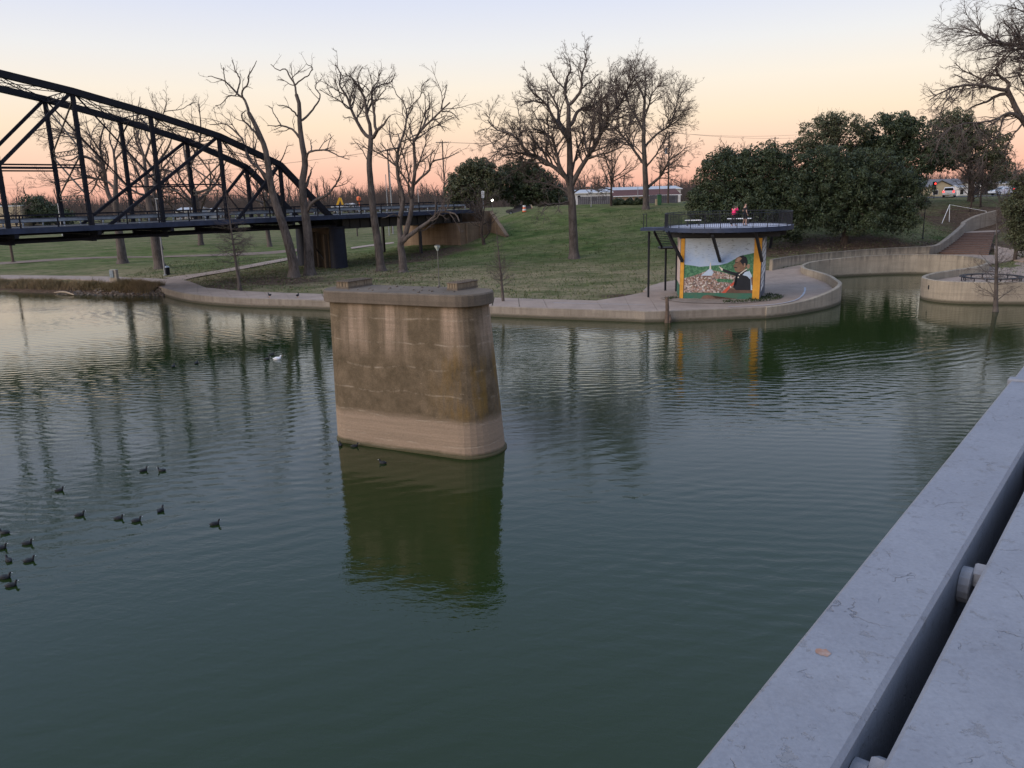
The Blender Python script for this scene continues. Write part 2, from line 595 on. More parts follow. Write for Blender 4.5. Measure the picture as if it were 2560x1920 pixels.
CP = []          # terrain control points
for A, B, z in PAIRS:
    for k in (0.0, 0.5, 1.0):
        q = A * (1 - k) + B * k
        CP.append((q[0], q[1], z - 0.10))
for x, y in [(-130, 141), (-90, 117), (-62.3, 101), (-45.8, 93.6)]: CP.append((x, y, 0.8))
CP += [(-25.4, 94.5, 1.25), (-15.7, 98.2, 1.4), (-12.7, 96, 1.4), (-7.3, 84.3, 1.0), (2, 80, 1.05), (-14, 88, 1.05), (8, 88, 1.3), (-2, 98, 1.6), (8.6, 104.5, 1.95), (-22, 104, 1.3),
       (16, 100, 2.0), (20, 92, 1.6), (-55, 116, 1.5), (-46, 108, 1.4), (-36, 104, 1.3), (-33, 98, 1.1), (-104, 177, 3.0), (-60, 178, 2.8), (-25, 150, 2.2), (-14, 140, 2.2), (-100, 150, 2.0),
       (-30, 125, 1.7), (-14, 112, 1.9), (-9, 112.5, 2.3), (-160, 250, 4.5), (-60, 240, 4.2), (-10, 205, 4.0), (-15, 165, 2.7), (-300, 400, 5.5), (-3000, 3000, 6), (0, 3500, 6), (3000, 2500, 6), (1500, -300, 7.5), (-1200, 1000, 6),
       (0, 600, 5.8), (-150, 600, 5.6), (300, 600, 6.0), (500, 200, 7.4),
       # embankment top and road level
       (3, 129, 7.75), (10, 127.5, 7.6), (18, 125, 7.6), (30, 121.5, 7.6), (45, 119, 7.5), (66, 127, 7.3), (88, 123, 7.4), (110, 95, 7.9), (150, 60, 8.0),
       (5, 135, 7.9), (30, 135, 7.7), (66, 136, 7.45), (90, 134, 7.5), (60, 170, 7.0), (20, 170, 6.9), (130, 130, 8.0), (30, 230, 5.9), (120, 230, 6.2), (90, 150, 7.5), (0, 300, 5.6), (150, 320, 5.9),
       (53, 98.5, 1.1), (56, 94.5, 1.1), (54.8, 97, 1.1), (56.5, 103.5, 1.85), (60.5, 101.5, 1.85), (58.5, 102.5, 1.85), (61, 108.8, 2.75), (65.5, 109.4, 2.75), (63, 106, 2.4), (64, 113, 2.9), (67.5, 113, 3.0), (59.5, 97.5, 1.4), (62, 102, 1.9), (66, 106, 2.6), (69, 116, 4.2), (62, 117, 4.6),
       # foot and middle of the slope
       (2, 109, 2.6), (12, 108, 2.7), (22, 106, 2.9), (32, 103, 3.1), (-1, 118.5, 4.3), (6, 119, 5.0), (16, 117.5, 5.2), (30, 114, 5.2), (-4, 117, 3.4), (40, 104, 3.9), (46, 101, 3.2), (49, 100, 2.7), (54, 109, 4.4), (46, 108.5, 5.3), (56, 116, 5.6),
       (28, 90.5, 2.1), (33, 93.5, 2.3), (38, 96, 2.45), (44, 98.3, 2.5), (34, 98, 2.7), (26, 97, 2.3),
       # right bank
       (46, 68, 1.05), (44, 72, 1.08), (52, 72, 1.1), (54, 80, 1.15), (50, 66, 1.05), (60, 70, 1.1), (62, 80, 1.25), (64, 62, 1.1), (61, 95.5, 1.8), (67, 99, 2.5), (70, 85, 2.6), (75, 72, 3.0), (90, 88, 6.0), (85, 60, 4.5), (72, 110, 4.0), (110, 40, 7)]
CP = np.array(CP, float)


def _phi(r): return r * 1.0          # linear radial basis: stable, no overshoot


_D = np.linalg.norm(CP[:, None, :2] - CP[None, :, :2], axis=2)
_n = len(CP)
_A = np.zeros((_n + 3, _n + 3))
_A[:_n, :_n] = _phi(_D) - np.eye(_n) * 1.2
_A[:_n, _n] = 1; _A[:_n, _n + 1:] = CP[:, :2]
_A[_n, :_n] = 1; _A[_n + 1:, :_n] = CP[:, :2].T
_w = np.linalg.solve(_A, np.concatenate([CP[:, 2], [0, 0, 0]]))


def land_z(P):
    P = np.asarray(P, float).reshape(-1, 2)
    out = np.empty(len(P))
    for s_ in range(0, len(P), 20000):
        q = P[s_:s_ + 20000]
        D = np.linalg.norm(q[:, None, :] - CP[None, :, :2], axis=2)
        out[s_:s_ + 20000] = _phi(D) @ _w[:_n] + _w[_n] + q @ _w[_n + 1:]
    return np.clip(out, 0.3, 12)


SHORE_LINE = [tuple(p) for p in RIVER[:len(shore_nat) + len(off) + len(wall_off) - 1]]


def ground_z(P):
    P = np.asarray(P, float).reshape(-1, 2)
    z = land_z(P)
    ins = in_poly(P, RIVER)
    d = dist_line(P, SHORE_LINE)
    nat = P[:, 0] < -34
    # natural bank: soil slope into the water
    bankz = np.where(ins, -0.35 * d, 0.02 + 0.55 * d + 0.0)
    z = np.where(nat & ~ins, np.minimum(z, bankz), z)
    z = np.where(ins, np.where(nat, np.maximum(-2.0, -0.35 * d), -1.6), z)
    return z


def gz(x, y): return float(ground_z([(x, y)])[0])


def gpix(px, py, y0=55.0, y1=420.0, dz=0.0):
    """first place where the ray through a photo pixel meets the ground"""
    d = ray(px, py)
    ts = np.linspace(y0 / d[1], y1 / d[1], 1400)
    P = CAM[None] + ts[:, None] * d[None]
    g = ground_z(P[:, :2]) + dz
    hit = np.where((P[:, 2] <= g) & (g > -0.2))[0]
    if len(hit) == 0: return P[-1]
    k = hit[0]
    p = P[k].copy(); p[2] = g[k] - dz
    return p


def axis_pts(a, b, step, lo, hi):
    mid = np.arange(a, b + 1e-6, step)
    left, right = [], []
    s_, x = step, a
    while x > lo:
        s_ *= 1.25; x -= s_; left.append(max(x, lo))
    s_, x = step, b
    while x < hi:
        s_ *= 1.25; x += s_; right.append(min(x, hi))
    return np.concatenate([left[::-1], mid, right])


gx = axis_pts(-125, 92, 0.85, -3500, 3500)
gy = axis_pts(56, 150, 0.85, -700, 5000)
GX, GY = np.meshgrid(gx, gy)
GP = np.stack([GX.ravel(), GY.ravel()], 1)
GZ = ground_z(GP)
rs = np.random.RandomState(3)
near = (np.abs(GP[:, 0]) < 140) & (GP[:, 1] > 50) & (GP[:, 1] < 190)


def vnoise(P, sc, seed):
    r = np.random.RandomState(seed)
    T = r.rand(64, 64)
    q = P * sc
    i = np.floor(q).astype(int); f = q - i; f = f * f * (3 - 2 * f)
    g = lambda a, b: T[a % 64, b % 64]
    return (g(i[:, 0], i[:, 1]) * (1 - f[:, 0]) + g(i[:, 0] + 1, i[:, 1]) * f[:, 0]) * (1 - f[:, 1]) + (g(i[:, 0], i[:, 1] + 1) * (1 - f[:, 0]) + g(i[:, 0] + 1, i[:, 1] + 1) * f[:, 0]) * f[:, 1]


PAVE = np.array([p[0] for p in PAIRS] + [p[1] for p in reversed(PAIRS)])
inp = in_poly(GP, PAVE)
rough_amt = np.where(near & ~inp & (GZ > 0.3), 1.0, 0.0)
GZ = GZ + rough_amt * (0.10 * (vnoise(GP, 0.35, 1) - 0.5) + 0.10 * (vnoise(GP, 1.1, 2) - 0.5))
nx, ny = len(gx), len(gy)
ii = (np.arange(ny - 1)[:, None] * nx + np.arange(nx - 1)[None, :])
Q = np.stack([ii, ii + 1, ii + 1 + nx, ii + nx], -1).reshape(-1, 4)


def blob(x, y, rx, ry, a=0.0):
    c, s_ = math.cos(a), math.sin(a)
    dx, dy = GP[:, 0] - x, GP[:, 1] - y
    u = (dx * c + dy * s_) / rx; v = (-dx * s_ + dy * c) / ry
    return np.clip(1.4 - np.sqrt(u * u + v * v), 0, 1)


dirt = np.zeros(len(GP))
for x, y, rx, ry, a in [(-27, 92, 9, 4, -.4), (-33, 89, 6, 3, -.4), (44, 99, 15, 5, -.1), (30, 96, 9, 4, .2), (56, 101, 8, 4, .3), (-10, 113, 6, 4, .3), (-13, 107, 6, 3, .5), (10.5, 71, 3.0, 1.6, -.3),
                        (-60, 100, 30, 3.0, -.5), (-42, 92, 9, 2.5, -.45), (66, 100, 8, 7, 0), (72, 116, 16, 9, 0), (62, 64, 8, 3, -.2), (46, 62, 8, 2.2, -.25)]:
    dirt = np.maximum(dirt, blob(x, y, rx, ry, a))
straw = np.clip(0.20 + blob(0, 84, 34, 12, -.25) + 0.5 * blob(-15, 92, 12, 6, -.3) + .5 * blob(-50, 104, 25, 7, -.4), 0, 1)
lush = np.clip(blob(8, 113, 36, 10, -.05) + blob(-40, 135, 90, 22, -.3) + 0.4 * blob(60, 112, 30, 5, -.1), 0, 1)

m, t, b = node_mat('lawn')
p = wpos(t)
at = {}
for k in ('dirt', 'straw', 'lush'):
    n = t.nodes.new('ShaderNodeAttribute'); n.attribute_name = k; at[k] = n.outputs['Fac']
ps = mapping(t, p, (0.40, 1.0, 1.0))
n1 = noise(t, ps, 0.36, 5, 0.62)
n2 = noise(t, ps, 0.9, 5, 0.65)
n3 = noise(t, p, 5.0, 4, 0.7)
n4 = noise(t, p, 22.0, 3, 0.7)
green = mixc(t, mapr(t, n2, 0.35, 0.65), (0.072, 0.098, 0.034), (0.145, 0.150, 0.070))
deep = mixc(t, mapr(t, n2, 0.35, 0.65), (0.044, 0.085, 0.022), (0.110, 0.150, 0.045))
tan = mixc(t, mapr(t, n3, 0.35, 0.7), (0.300, 0.245, 0.150), (0.190, 0.170, 0.095))
soil = mixc(t, mapr(t, n3, 0.35, 0.7), (0.130, 0.090, 0.064), (0.070, 0.052, 0.040))
c = mixc(t, at['lush'], green, deep)
f = math_n(t, 'ADD', mapr(t, n1, 0.40, 0.58), math_n(t, 'MULTIPLY', mapr(t, n2, 0.3, 0.75), 0.5))
f = math_n(t, 'MULTIPLY', f, math_n(t, 'ADD', math_n(t, 'MULTIPLY', at['straw'], 0.80), 0.20), True)
c = mixc(t, f, c, tan)
fd = math_n(t, 'ADD', at['dirt'], math_n(t, 'MULTIPLY', math_n(t, 'SUBTRACT', n2, 0.5), 1.6))
fd = math_n(t, 'MULTIPLY', mapr(t, fd, 0.35, 0.75), mapr(t, at['dirt'], 0.0, 0.25), True)
c = mixc(t, fd, c, soil)
c = mixc(t, 1.0, c, math_to_rgb(t, mapr(t, n4, 0.25, 0.75, 0.60, 1.36)), 'MULTIPLY')
c = mixc(t, 1.0, c, math_to_rgb(t, mapr(t, noise(t, mapping(t, p, (0.5, 1.3, 1), (0, 0, 0), (5, 9, 0)), 1.6, 5, 0.7), 0.30, 0.70, 0.66, 1.30)), 'MULTIPLY')
t.links.new(c, b.inputs['Base Color'])
b.inputs['Roughness'].default_value = 1.0
b.inputs['Specular IOR Level'].default_value = 0.05
hsum = math_n(t, 'ADD', n4, math_n(t, 'MULTIPLY', n3, 1.5))
bump(t, b, hsum, 0.9, 0.10)
M_lawn = m

ground = obj('ground', np.column_stack([GP, GZ]), Q, M_lawn, None, True)
for k, a in (('dirt', dirt), ('straw', straw), ('lush', lush)):
    at_ = ground.data.attributes.new(k, 'FLOAT', 'POINT')
    at_.data.foreach_set('value', a.astype(np.float32))
tag(ground, kind='structure')

# ------------------------------------------------------------------ water
m, t, b = node_mat('river_water')
p = wpos(t)
r1 = mapping(t, mapping(t, p, (1, 1, 1), (0, 0, math.radians(-24))), (0.75, 1.7, 1))
r2 = mapping(t, mapping(t, p, (1, 1, 1), (0, 0, math.radians(10))), (0.9, 2.0, 1))
w1 = noise(t, r1, 0.95, 2, 0.5, 0.5)
w2 = noise(t, r2, 2.2, 3, 0.55, 0.4)
w3 = noise(t, p, 7.5, 3, 0.6)
patch = noise(t, mapping(t, p, (0.035, 0.07, 1), (0, 0, math.radians(-20))), 1.0, 3, 0.5)
amp = mapr(t, patch, 0.36, 0.64, 0.40, 1.15)
def wtrain(ang, lam, dist):
    n = t.nodes.new('ShaderNodeTexWave'); n.wave_type = 'BANDS'; n.bands_direction = 'Y'; n.wave_profile = 'SIN'
    n.inputs['Scale'].default_value = 0.314 / lam; n.inputs['Distortion'].default_value = dist; n.inputs['Detail'].default_value = 2
    n.inputs['Detail Scale'].default_value = 0.55; n.inputs['Detail Roughness'].default_value = 0.6
    t.links.new(mapping(t, p, (1, 1, 1), (0, 0, math.radians(ang))), n.inputs['Vector'])
    return n.outputs['Fac']
tr1 = math_n(t, 'MULTIPLY', wtrain(-20, 0.85, 7.5), mapr(t, noise(t, mapping(t, p, (.06, .10, 1), (0, 0, .3)), 1.0, 2, 0.5), 0.38, 0.66))
tr2 = math_n(t, 'MULTIPLY', wtrain(12, 0.55, 6.0), mapr(t, noise(t, mapping(t, p, (.05, .09, 1), (0, 0, .9), (7, 3, 0)), 1.0, 2, 0.5), 0.40, 0.66))
h = math_n(t, 'ADD', math_n(t, 'MULTIPLY', w1, 0.55), math_n(t, 'MULTIPLY', w2, 0.38))
h = math_n(t, 'ADD', h, math_n(t, 'MULTIPLY', w3, 0.10))
h = math_n(t, 'ADD', h, math_n(t, 'ADD', math_n(t, 'MULTIPLY', tr1, 0.48), math_n(t, 'MULTIPLY', tr2, 0.30)))
h = math_n(t, 'MULTIPLY', h, amp)
bump(t, b, h, 1.0, 0.022)
b.inputs['Base Color'].default_value = (0.0135, 0.0265, 0.0065, 1)
b.inputs['Roughness'].default_value = 0.02
b.inputs['IOR'].default_value = 1.333
b.inputs['Specular IOR Level'].default_value = 0.55
M_water = m
wv = [(-2600, -800, 0), (900, -800, 0), (900, 160, 0), (-2600, 1500, 0)]
tag(obj('river_water', wv, [(0, 1, 2, 3)], M_water), kind='structure')

# ------------------------------------------------------------------ riverside walk: cast slabs with open joints
walk = bpy.data.objects.new('riverside_walk', None); COL.objects.link(walk); ORG['riverside_walk'] = np.zeros(3)
tag(walk, kind='structure')
def lerp(a, b, k): return a * (1 - k) + b * k
for i in range(len(PAIRS) - 1):
    A0, B0, z0 = PAIRS[i]; A1, B1, z1 = PAIRS[i + 1]
    L = 0.5 * (np.linalg.norm(A1 - A0) + np.linalg.norm(B1 - B0))
    n = max(1, int(round(L / 3.2)))
    rows = 2 if np.linalg.norm(A0 - B0) > 7 else 1
    for k in range(n):
        g = 0.013 / max(L / n, 1)
        for r in range(rows):
            ka, kb = k / n + g, (k + 1) / n - g
            ra, rb = r / rows + 0.001, (r + 1) / rows - 0.001
            quad = []
            zz = []
            for kk, rr in ((ka, ra), (kb, ra), (kb, rb), (ka, rb)):
                A = lerp(A0, A1, kk); B = lerp(B0, B1, kk)
                quad.append(lerp(A, B, rr)); zz.append(lerp(z0, z1, kk))
            MB().prism(quad, [z - 0.30 for z in zz], zz).build('slab', M_walk, walk)
# kerb along the water's edge (walled part)
kl = [(*PAIRS[i][0], PAIRS[i][2]) for i in range(4, 16)]
kl = catmull(kl, 60)
mb = MB()
V = []; Fc = []
for i, q in enumerate(kl):
    a = kl[max(i - 1, 0)]; c_ = kl[min(i + 1, len(kl) - 1)]
    d = (c_ - a)[:2]; d /= np.linalg.norm(d); nr = np.array([d[1], -d[0]])
    o_ = q[:2] + nr * 0.10; i_ = q[:2] - nr * 0.30
    zt = q[2] - 0.006
    V += [(*i_, -1.4), (*o_, -1.4), (*(q[:2] + nr * .16), 0.10), (*o_, 0.12), (*o_, zt - .03), (*(q[:2] + nr * .07), zt), (*i_, zt)]
for i in range(len(kl) - 1):
    for k in range(6):
        Fc.append((i * 7 + k, (i + 1) * 7 + k, (i + 1) * 7 + k + 1, i * 7 + k + 1))
obj('kerb', V, Fc, M_kerb, walk)

# curved cove wall with rounded coping
def ribbon_wall(name, line, th, zb, mat_, cop=0.04):
    V = []; Fc = []
    n = len(line)
    for i, q in enumerate(line):
        a = line[max(i - 1, 0)]; c_ = line[min(i + 1, n - 1)]
        d = (c_ - a)[:2]; d /= np.linalg.norm(d); nr = np.array([-d[1], d[0]]) * th / 2
        z0 = zb if np.isscalar(zb) else zb[i]
        zt = q[2]
        for s_, zz in ((1, z0), (1, zt - cop), (1 - 2 * cop / th, zt), (-1 + 2 * cop / th, zt), (-1, zt - cop), (-1, z0)):
            V.append((*(q[:2] + nr * s_), zz))
    for i in range(n - 1):
        for k in range(5):
            Fc.append((i * 6 + k, i * 6 + k + 1, (i + 1) * 6 + k + 1, (i + 1) * 6 + k))
    Fc.append(tuple(range(6))); Fc.append(tuple(reversed(range((n - 1) * 6, n * 6))))
    return V, Fc


cw = thing('cove_wall', (36, 80, 0), 'long S-curved concrete wall rounding the cove and both peninsulas at the water', 'wall')
V, Fc = ribbon_wall('', WL, 0.34, -1.4, M_wall)
obj('wall', V, Fc, M_wall, cw)
# form-board joints of the wall and drain slots
mb = MB()
for i in (70, 78, 86):
    q = WL[i]; d = (WL[i + 1] - WL[i - 1])[:2]; d /= np.linalg.norm(d)
    mb.box((q[0] + d[1] * 0.171, q[1] - d[0] * 0.171, q[2] / 2 + .02), (0.03, 0.012, q[2] - 0.1), (d[0], d[1], 0))
mb.build('joint', M_kerb, cw)
q = onz(*Z8(1543, 980), 0.9)
k = int(np.argmin(np.linalg.norm(WL[:, :2] - q[:2], axis=1)))
d = (WL[k + 1] - WL[k - 1])[:2]; d /= np.linalg.norm(d)
MB().box((WL[k][0] + d[1] * 0.17, WL[k][1] - d[0] * 0.17, 1.15), (0.14, 0.05, 0.34), (d[0], d[1], 0)).build('drain_slot', M_black, cw)

# right peninsula floor
wi = [tuple(q[:2]) for q in WL if q[1] < 84.5 and q[0] > 35][0:]
k0 = int(np.argmin(np.linalg.norm(WL[:, :2] - np.array([48.95, 84.0]), axis=1)))
pl = [tuple(q[:2]) for q in WL[k0:]] + [(70, 74), (66, 84), (61, 92)]
zz = [1.18] * (len(pl) - 3) + [1.2, 1.3, 1.40]
o = MB().prism(pl, 0.6, zz).build('plaza', M_walk)
tag(o, kind='structure')

# upper retaining wall, stair parapet, stairs
UW = [(28.0, 86.35, 2.35), (30.4, 88.7, 2.4), (32.3, 90.1, 2.42), (35.6, 92.0, 2.45), (41, 94.6, 2.5), (46.5, 96.5, 2.5), (50.4, 97.3, 2.48)]
V, Fc = ribbon_wall('', catmull(UW, 40), 0.36, 0.7, M_wall)
tag(obj('retaining_wall', V, Fc, M_wall), 'low straight grey retaining wall under the dark evergreens, ending at the stairs', 'wall')
bl = onz(*Z8(1480, 665), 1.5); br = onz(*Z8(1905, 682), 1.5)
tl = onz(*Z8(1690, 492), 3.25); tr = onz(*Z8(1960, 482), 3.25)
st = thing('stone_stairs', (*((bl + br) / 2)[:2], 1.4), 'broad brown brick stairs climbing beside the sloping parapet', 'stairs')
NS = 13
for i in range(NS):
    a, b_ = i / NS, (i + 1) / NS
    p0, p1 = lerp(bl, tl, a), lerp(br, tr, a)
    q0, q1 = lerp(bl, tl, b_), lerp(br, tr, b_)
    z = 1.5 + (3.25 - 1.5) * (i + 1) / NS
    MB().prism([p0[:2], p1[:2], q1[:2], q0[:2]], 0.9, z).build('step', M_step, st)
back = (tl - bl)[:2] / np.linalg.norm((tl - bl)[:2])
MB().prism([tl[:2], tr[:2], tr[:2] + back * 4.5, tl[:2] + back * 4.5], 1.2, 3.26).build('landing', M_walk, st)
c1 = onz(*Z8(1450, 612), 2.45); 
p2 = tl + np.array([-.1, 0.1, 0]); 
par = [(50.35, 97.4, 2.5), (bl[0] - .1, bl[1] + .3, 2.55), (*(lerp(bl, tl, .5)[:2]), 3.55), (*p2[:2], 4.45), (*(p2[:2] + np.array([1.4, 2.6])), 4.55), (*(p2[:2] + np.array([4.6, 5.2])), 5.3), (*(p2[:2] + np.array([8.0, 6.5])), 5.9)]
V, Fc = ribbon_wall('', catmull(par, 30), 0.5, 0.9, M_wall, 0.05)
tag(obj('stair_parapet', V, Fc, M_kerb), 'thick stained concrete parapet rising along the brown stairs', 'parapet')
# sloping concrete ramp on the right of the stairs
rp = [onz(*Z8(1955, 605), 2.0), onz(*Z8(2212, 655), 2.0), onz(*Z8(2300, 690), 1.75), onz(*Z8(2212, 738), 1.42), onz(*Z8(1965, 705), 1.42)]
o = MB().prism([q[:2] for q in rp], 0.8, [2.05, 2.05, 1.8, 1.44, 1.44]).build('ramp', M_walk)
tag(o, kind='structure')


def ribbon(name, zf, up, lo, mat_, dz=0.04, n=40, kind='structure'):
    U = catmull([(*gpix(*zf(*p))[:2], 0) for p in up], n)
    Lo = catmull([(*gpix(*zf(*p))[:2], 0) for p in lo], n)
    V = []; 
    for a, b_ in zip(U, Lo):
        for k in (0, .5, 1):
            q = a * (1 - k) + b_ * k
            V.append((q[0], q[1], gz(q[0], q[1]) + dz))
    Fc = [(i * 3 + k, (i + 1) * 3 + k, (i + 1) * 3 + k + 1, i * 3 + k + 1) for i in range(n - 1) for k in (0, 1)]
    o = obj(name, V, Fc, mat_)
    return tag(o, kind=kind)


ribbon('side_path', Z4, [(-250, 750), (-60, 724), (150, 695), (380, 655), (820, 574), (960, 556)], [(-90, 772), (20, 744), (180, 716), (400, 678), (840, 592), (970, 572)], M_walk, 0.09)
ribbon('side_path', Z4, [(1370, 482), (1550, 458), (1740, 436)], [(1380, 496), (1560, 470), (1750, 446)], M_walk, 0.09, 16)
ribbon('dirt_path', Z3, [(-30, 612), (600, 572), (1000, 560), (1400, 554), (2212, 522), (2600, 490)], [(-30, 632), (600, 588), (1000, 572), (1400, 566), (2212, 546), (2600, 512)], M_dirt, 0.05)

# ------------------------------------------------------------------ old concrete pier standing in the river
def mat_pier():
    m, t, b = node_mat('pier_concrete')
    p = wpos(t)
    z = t.nodes.new('ShaderNodeSeparateXYZ'); t.links.new(p, z.inputs[0])
    zz = z.outputs['Z']; xx = z.outputs['X']
    wob = noise(t, mapping(t, p, (0.5, 0.5, 1.5)), 1.0, 4, 0.6)
    zd = math_n(t, 'ADD', zz, math_n(t, 'MULTIPLY', math_n(t, 'SUBTRACT', wob, 0.5), 0.35))
    st = noise(t, mapping(t, p, (2.3, 2.3, 0.10)), 1.0, 5, 0.62, 0.3)
    st2 = noise(t, mapping(t, p, (0.9, 0.9, 0.12)), 1.0, 3, 0.5)
    ho = noise(t, mapping(t, p, (0.35, 0.35, 9.0)), 1.0, 5, 0.6)
    mot = noise(t, p, 1.6, 6, 0.7)
    gr = noise(t, p, 26.0, 4, 0.75)
    tan = mixc(t, mapr(t, ho, 0.35, 0.65), (0.34, 0.250, 0.180), (0.265, 0.196, 0.140))
    brown = mixc(t, mapr(t, mot, 0.32, 0.68), (0.078, 0.058, 0.034), (0.165, 0.122, 0.078))
    upper = mixc(t, mapr(t, st2, 0.42, 0.60), tan, brown)
    upper = mixc(t, math_n(t, 'MULTIPLY', mapr(t, st, 0.46, 0.62), 0.75), upper, (0.11, 0.083, 0.052))
    c = mixc(t, mapr(t, zd, 3.3, 4.6, 0, 1, True), brown, upper)
    low = mixc(t, 0.35, tan, (0.17, 0.13, 0.09))
    zj = math_n(t, 'ADD', zd, math_n(t, 'MULTIPLY', math_n(t, 'SUBTRACT', mot, 0.5), 0.45))
    c = mixc(t, mapr(t, zj, 1.22, 1.52, 0, 1), low, c)
    # ochre lichen on the rounded end
    li = noise(t, mapping(t, p, (1.4, 1.4, 0.35)), 1.0, 5, 0.7)
    lf = math_n(t, 'MULTIPLY', mapr(t, li, 0.47, 0.60), mapr(t, xx, -3.4, -1.5))
    lf = math_n(t, 'MULTIPLY', lf, mapr(t, zd, 1.3, 1.7))
    lf = math_n(t, 'MULTIPLY', lf, mapr(t, zd, 4.6, 3.6))
    c = mixc(t, math_n(t, 'MULTIPLY', lf, 0.55), c, (0.20, 0.115, 0.022))
    # pour lines
    wv = t.nodes.new('ShaderNodeTexWave'); wv.bands_direction = 'Z'; wv.inputs['Scale'].default_value = 0.33; wv.inputs['Distortion'].default_value = 2.2
    wv.inputs['Detail'].default_value = 3; wv.inputs['Detail Scale'].default_value = 1.0
    t.links.new(p, wv.inputs['Vector'])
    pl_ = math_n(t, 'MULTIPLY', mapr(t, wv.outputs['Fac'], 0.975, 1.0), mapr(t, mot, 0.45, 0.65))
    c = mixc(t, math_n(t, 'MULTIPLY', pl_, 0.55), c, (0.34, 0.28, 0.21))
    # white scrapes
    sp = noise(t, mapping(t, p, (3.0, 3.0, 11.0)), 1.0, 3, 0.7)
    c = mixc(t, math_n(t, 'MULTIPLY', mapr(t, sp, 0.69, 0.74), 0.5), c, (0.36, 0.29, 0.21))
    fl = noise(t, p, 55.0, 2, 0.6)
    c = mixc(t, math_n(t, 'MULTIPLY', mapr(t, fl, 0.70, 0.76), 0.5), c, (0.34, 0.29, 0.22))
    # damp line
    c = mixc(t, mapr(t, zd, 0.20, 0.08), c, (0.075, 0.065, 0.035))
    c = mixc(t, 1.0, c, math_to_rgb(t, mapr(t, gr, 0.3, 0.7, 0.74, 1.22)), 'MULTIPLY')
    t.links.new(c, b.inputs['Base Color'])
    b.inputs['Roughness'].default_value = 0.92
    b.inputs['Specular IOR Level'].default_value = 0.2
    hh = math_n(t, 'ADD', math_n(t, 'MULTIPLY', gr, 0.6), math_n(t, 'ADD', mot, math_n(t, 'MULTIPLY', pl_, -1.0)))
    bump(t, b, hh, 0.55, 0.03)
    return m


M_pier = mat_pier()
M_cap = mat_concrete('cap_concrete', (0.170, 0.135, 0.102), (0.070, 0.055, 0.040), 0.45, 0.0, 0.95, 1.6)
PD = np.array([0.889, -0.458]); PN = np.array([0.458, 0.889])


def stadium(c, hl, ht, sq=0.8, n=14):
    """plan with rounded ends: half length hl, half thickness ht"""
    out = []
    for sgn in (1, -1):
        for i in range(n + 1):
            a = (-math.pi / 2 + math.pi * i / n)
            u = sgn * (hl - ht * sq + ht * sq * math.cos(a)); v = sgn * ht * math.sin(a)
            out.append(np.array(c) + PD * u + PN * v)
    return out


pier = thing('river_pier', (-3.9, 31.5, 0), 'weathered brown concrete pier standing alone in the river with two blocks on its cap', 'pier')
levels = [(-1.5, 3.86, 1.42, 0.42), (0.05, 3.80, 1.38, 0.42), (0.10, 3.74, 1.33, 0.40)] + [(0.10 + 5.62 * k / 9, 3.74 - 0.24 * k / 9, 1.33 - 0.31 * k / 9, 0.40 - .22 * k / 9) for k in range(1, 10)]
V = []; Fc = []
n_ = None
c_base = np.array([-4.2, 31.62])
for (z, hl, ht, ush) in levels:
    ring = stadium(c_base + PD * ush, hl, ht)
    n_ = len(ring)
    V += [(q[0], q[1], z) for q in ring]
for k in range(len(levels) - 1):
    for i in range(n_):
        j = (i + 1) % n_
        Fc.append((k * n_ + i, k * n_ + j, (k + 1) * n_ + j, (k + 1) * n_ + i))
Fc.append(tuple(range((len(levels) - 1) * n_, len(levels) * n_)))
sh = obj('shaft', V, Fc, M_pier, pier)
cc = c_base + PD * 0.16
V = []; Fc = []
capl = [(5.72, 3.50, 1.02), (5.725, 3.70, 1.18), (5.75, 3.72, 1.20), (6.13, 3.72, 1.20), (6.18, 3.67, 1.15)]
for z, hl, ht in capl:
    V += [(q[0], q[1], z) for q in stadium(cc, hl, ht, .85)]
for k in range(len(capl) - 1):
    for i in range(n_):
        j = (i + 1) % n_
        Fc.append((k * n_ + i, k * n_ + j, (k + 1) * n_ + j, (k + 1) * n_ + i))
Fc.append(tuple(range((len(capl) - 1) * n_, len(capl) * n_))); Fc.append(tuple(reversed(range(n_))))
obj('cap', V, Fc, M_cap, pier)
M_pad = mat_concrete('pad_stone', (0.27, 0.21, 0.14), (0.09, 0.07, 0.05), 0.8, 0, 0.95, 3.0)
for (pa, pb, pc_) in (((-7.03, 32.75), (-6.47, 32.42), (-5.75, 33.75)), ((-2.40, 30.92), (-1.98, 30.62), (-1.15, 31.62))):
    pa, pb, pc_ = map(np.array, (pa, pb, pc_))
    ex = (pb - pa) / np.linalg.norm(pb - pa); ey = np.array([-ex[1], ex[0]])
    w_ = np.linalg.norm(pb - pa); l_ = abs((pc_ - pb) @ ey)
    l_ = min(l_, 1.5)
    ctr = pa + ex * w_ / 2 + ey * l_ / 2
    pad = MB().box((*ctr, 6.18 + 0.03), (w_, l_, 0.08), (*ex, 0)).build('bearing_block', M_cap, pier)
    # the block is made of short stones under a studded top plate
    nx_ = 4
    for i in range(nx_):
        for j in range(3):
            c2 = pa + ex * (w_ * (i + .5) / nx_) + ey * (l_ * (j + .5) / 3)
            MB().box((*c2, 6.18 + 0.155), (w_ / nx_ - 0.016, l_ / 3 - 0.016, 0.19), (*ex, 0), bev=0.012).build('block', M_pad, pad)
    mb = MB()
    mb.box((*ctr, 6.18 + 0.268), (w_ + 0.03, l_ + 0.03, 0.03), (*ex, 0))
    for i in range(6):
        for j in range(9):
            c2 = pa + ex * (w_ * (i + .5) / 6) + ey * (l_ * (j + .5) / 9)
            mb.lathe((*c2, 6.462), [(0.028, 0), (0.026, 0.02), (0.012, 0.032)], 6)
    mb.build('studded_plate', M_cap, pad)
mb = MB()
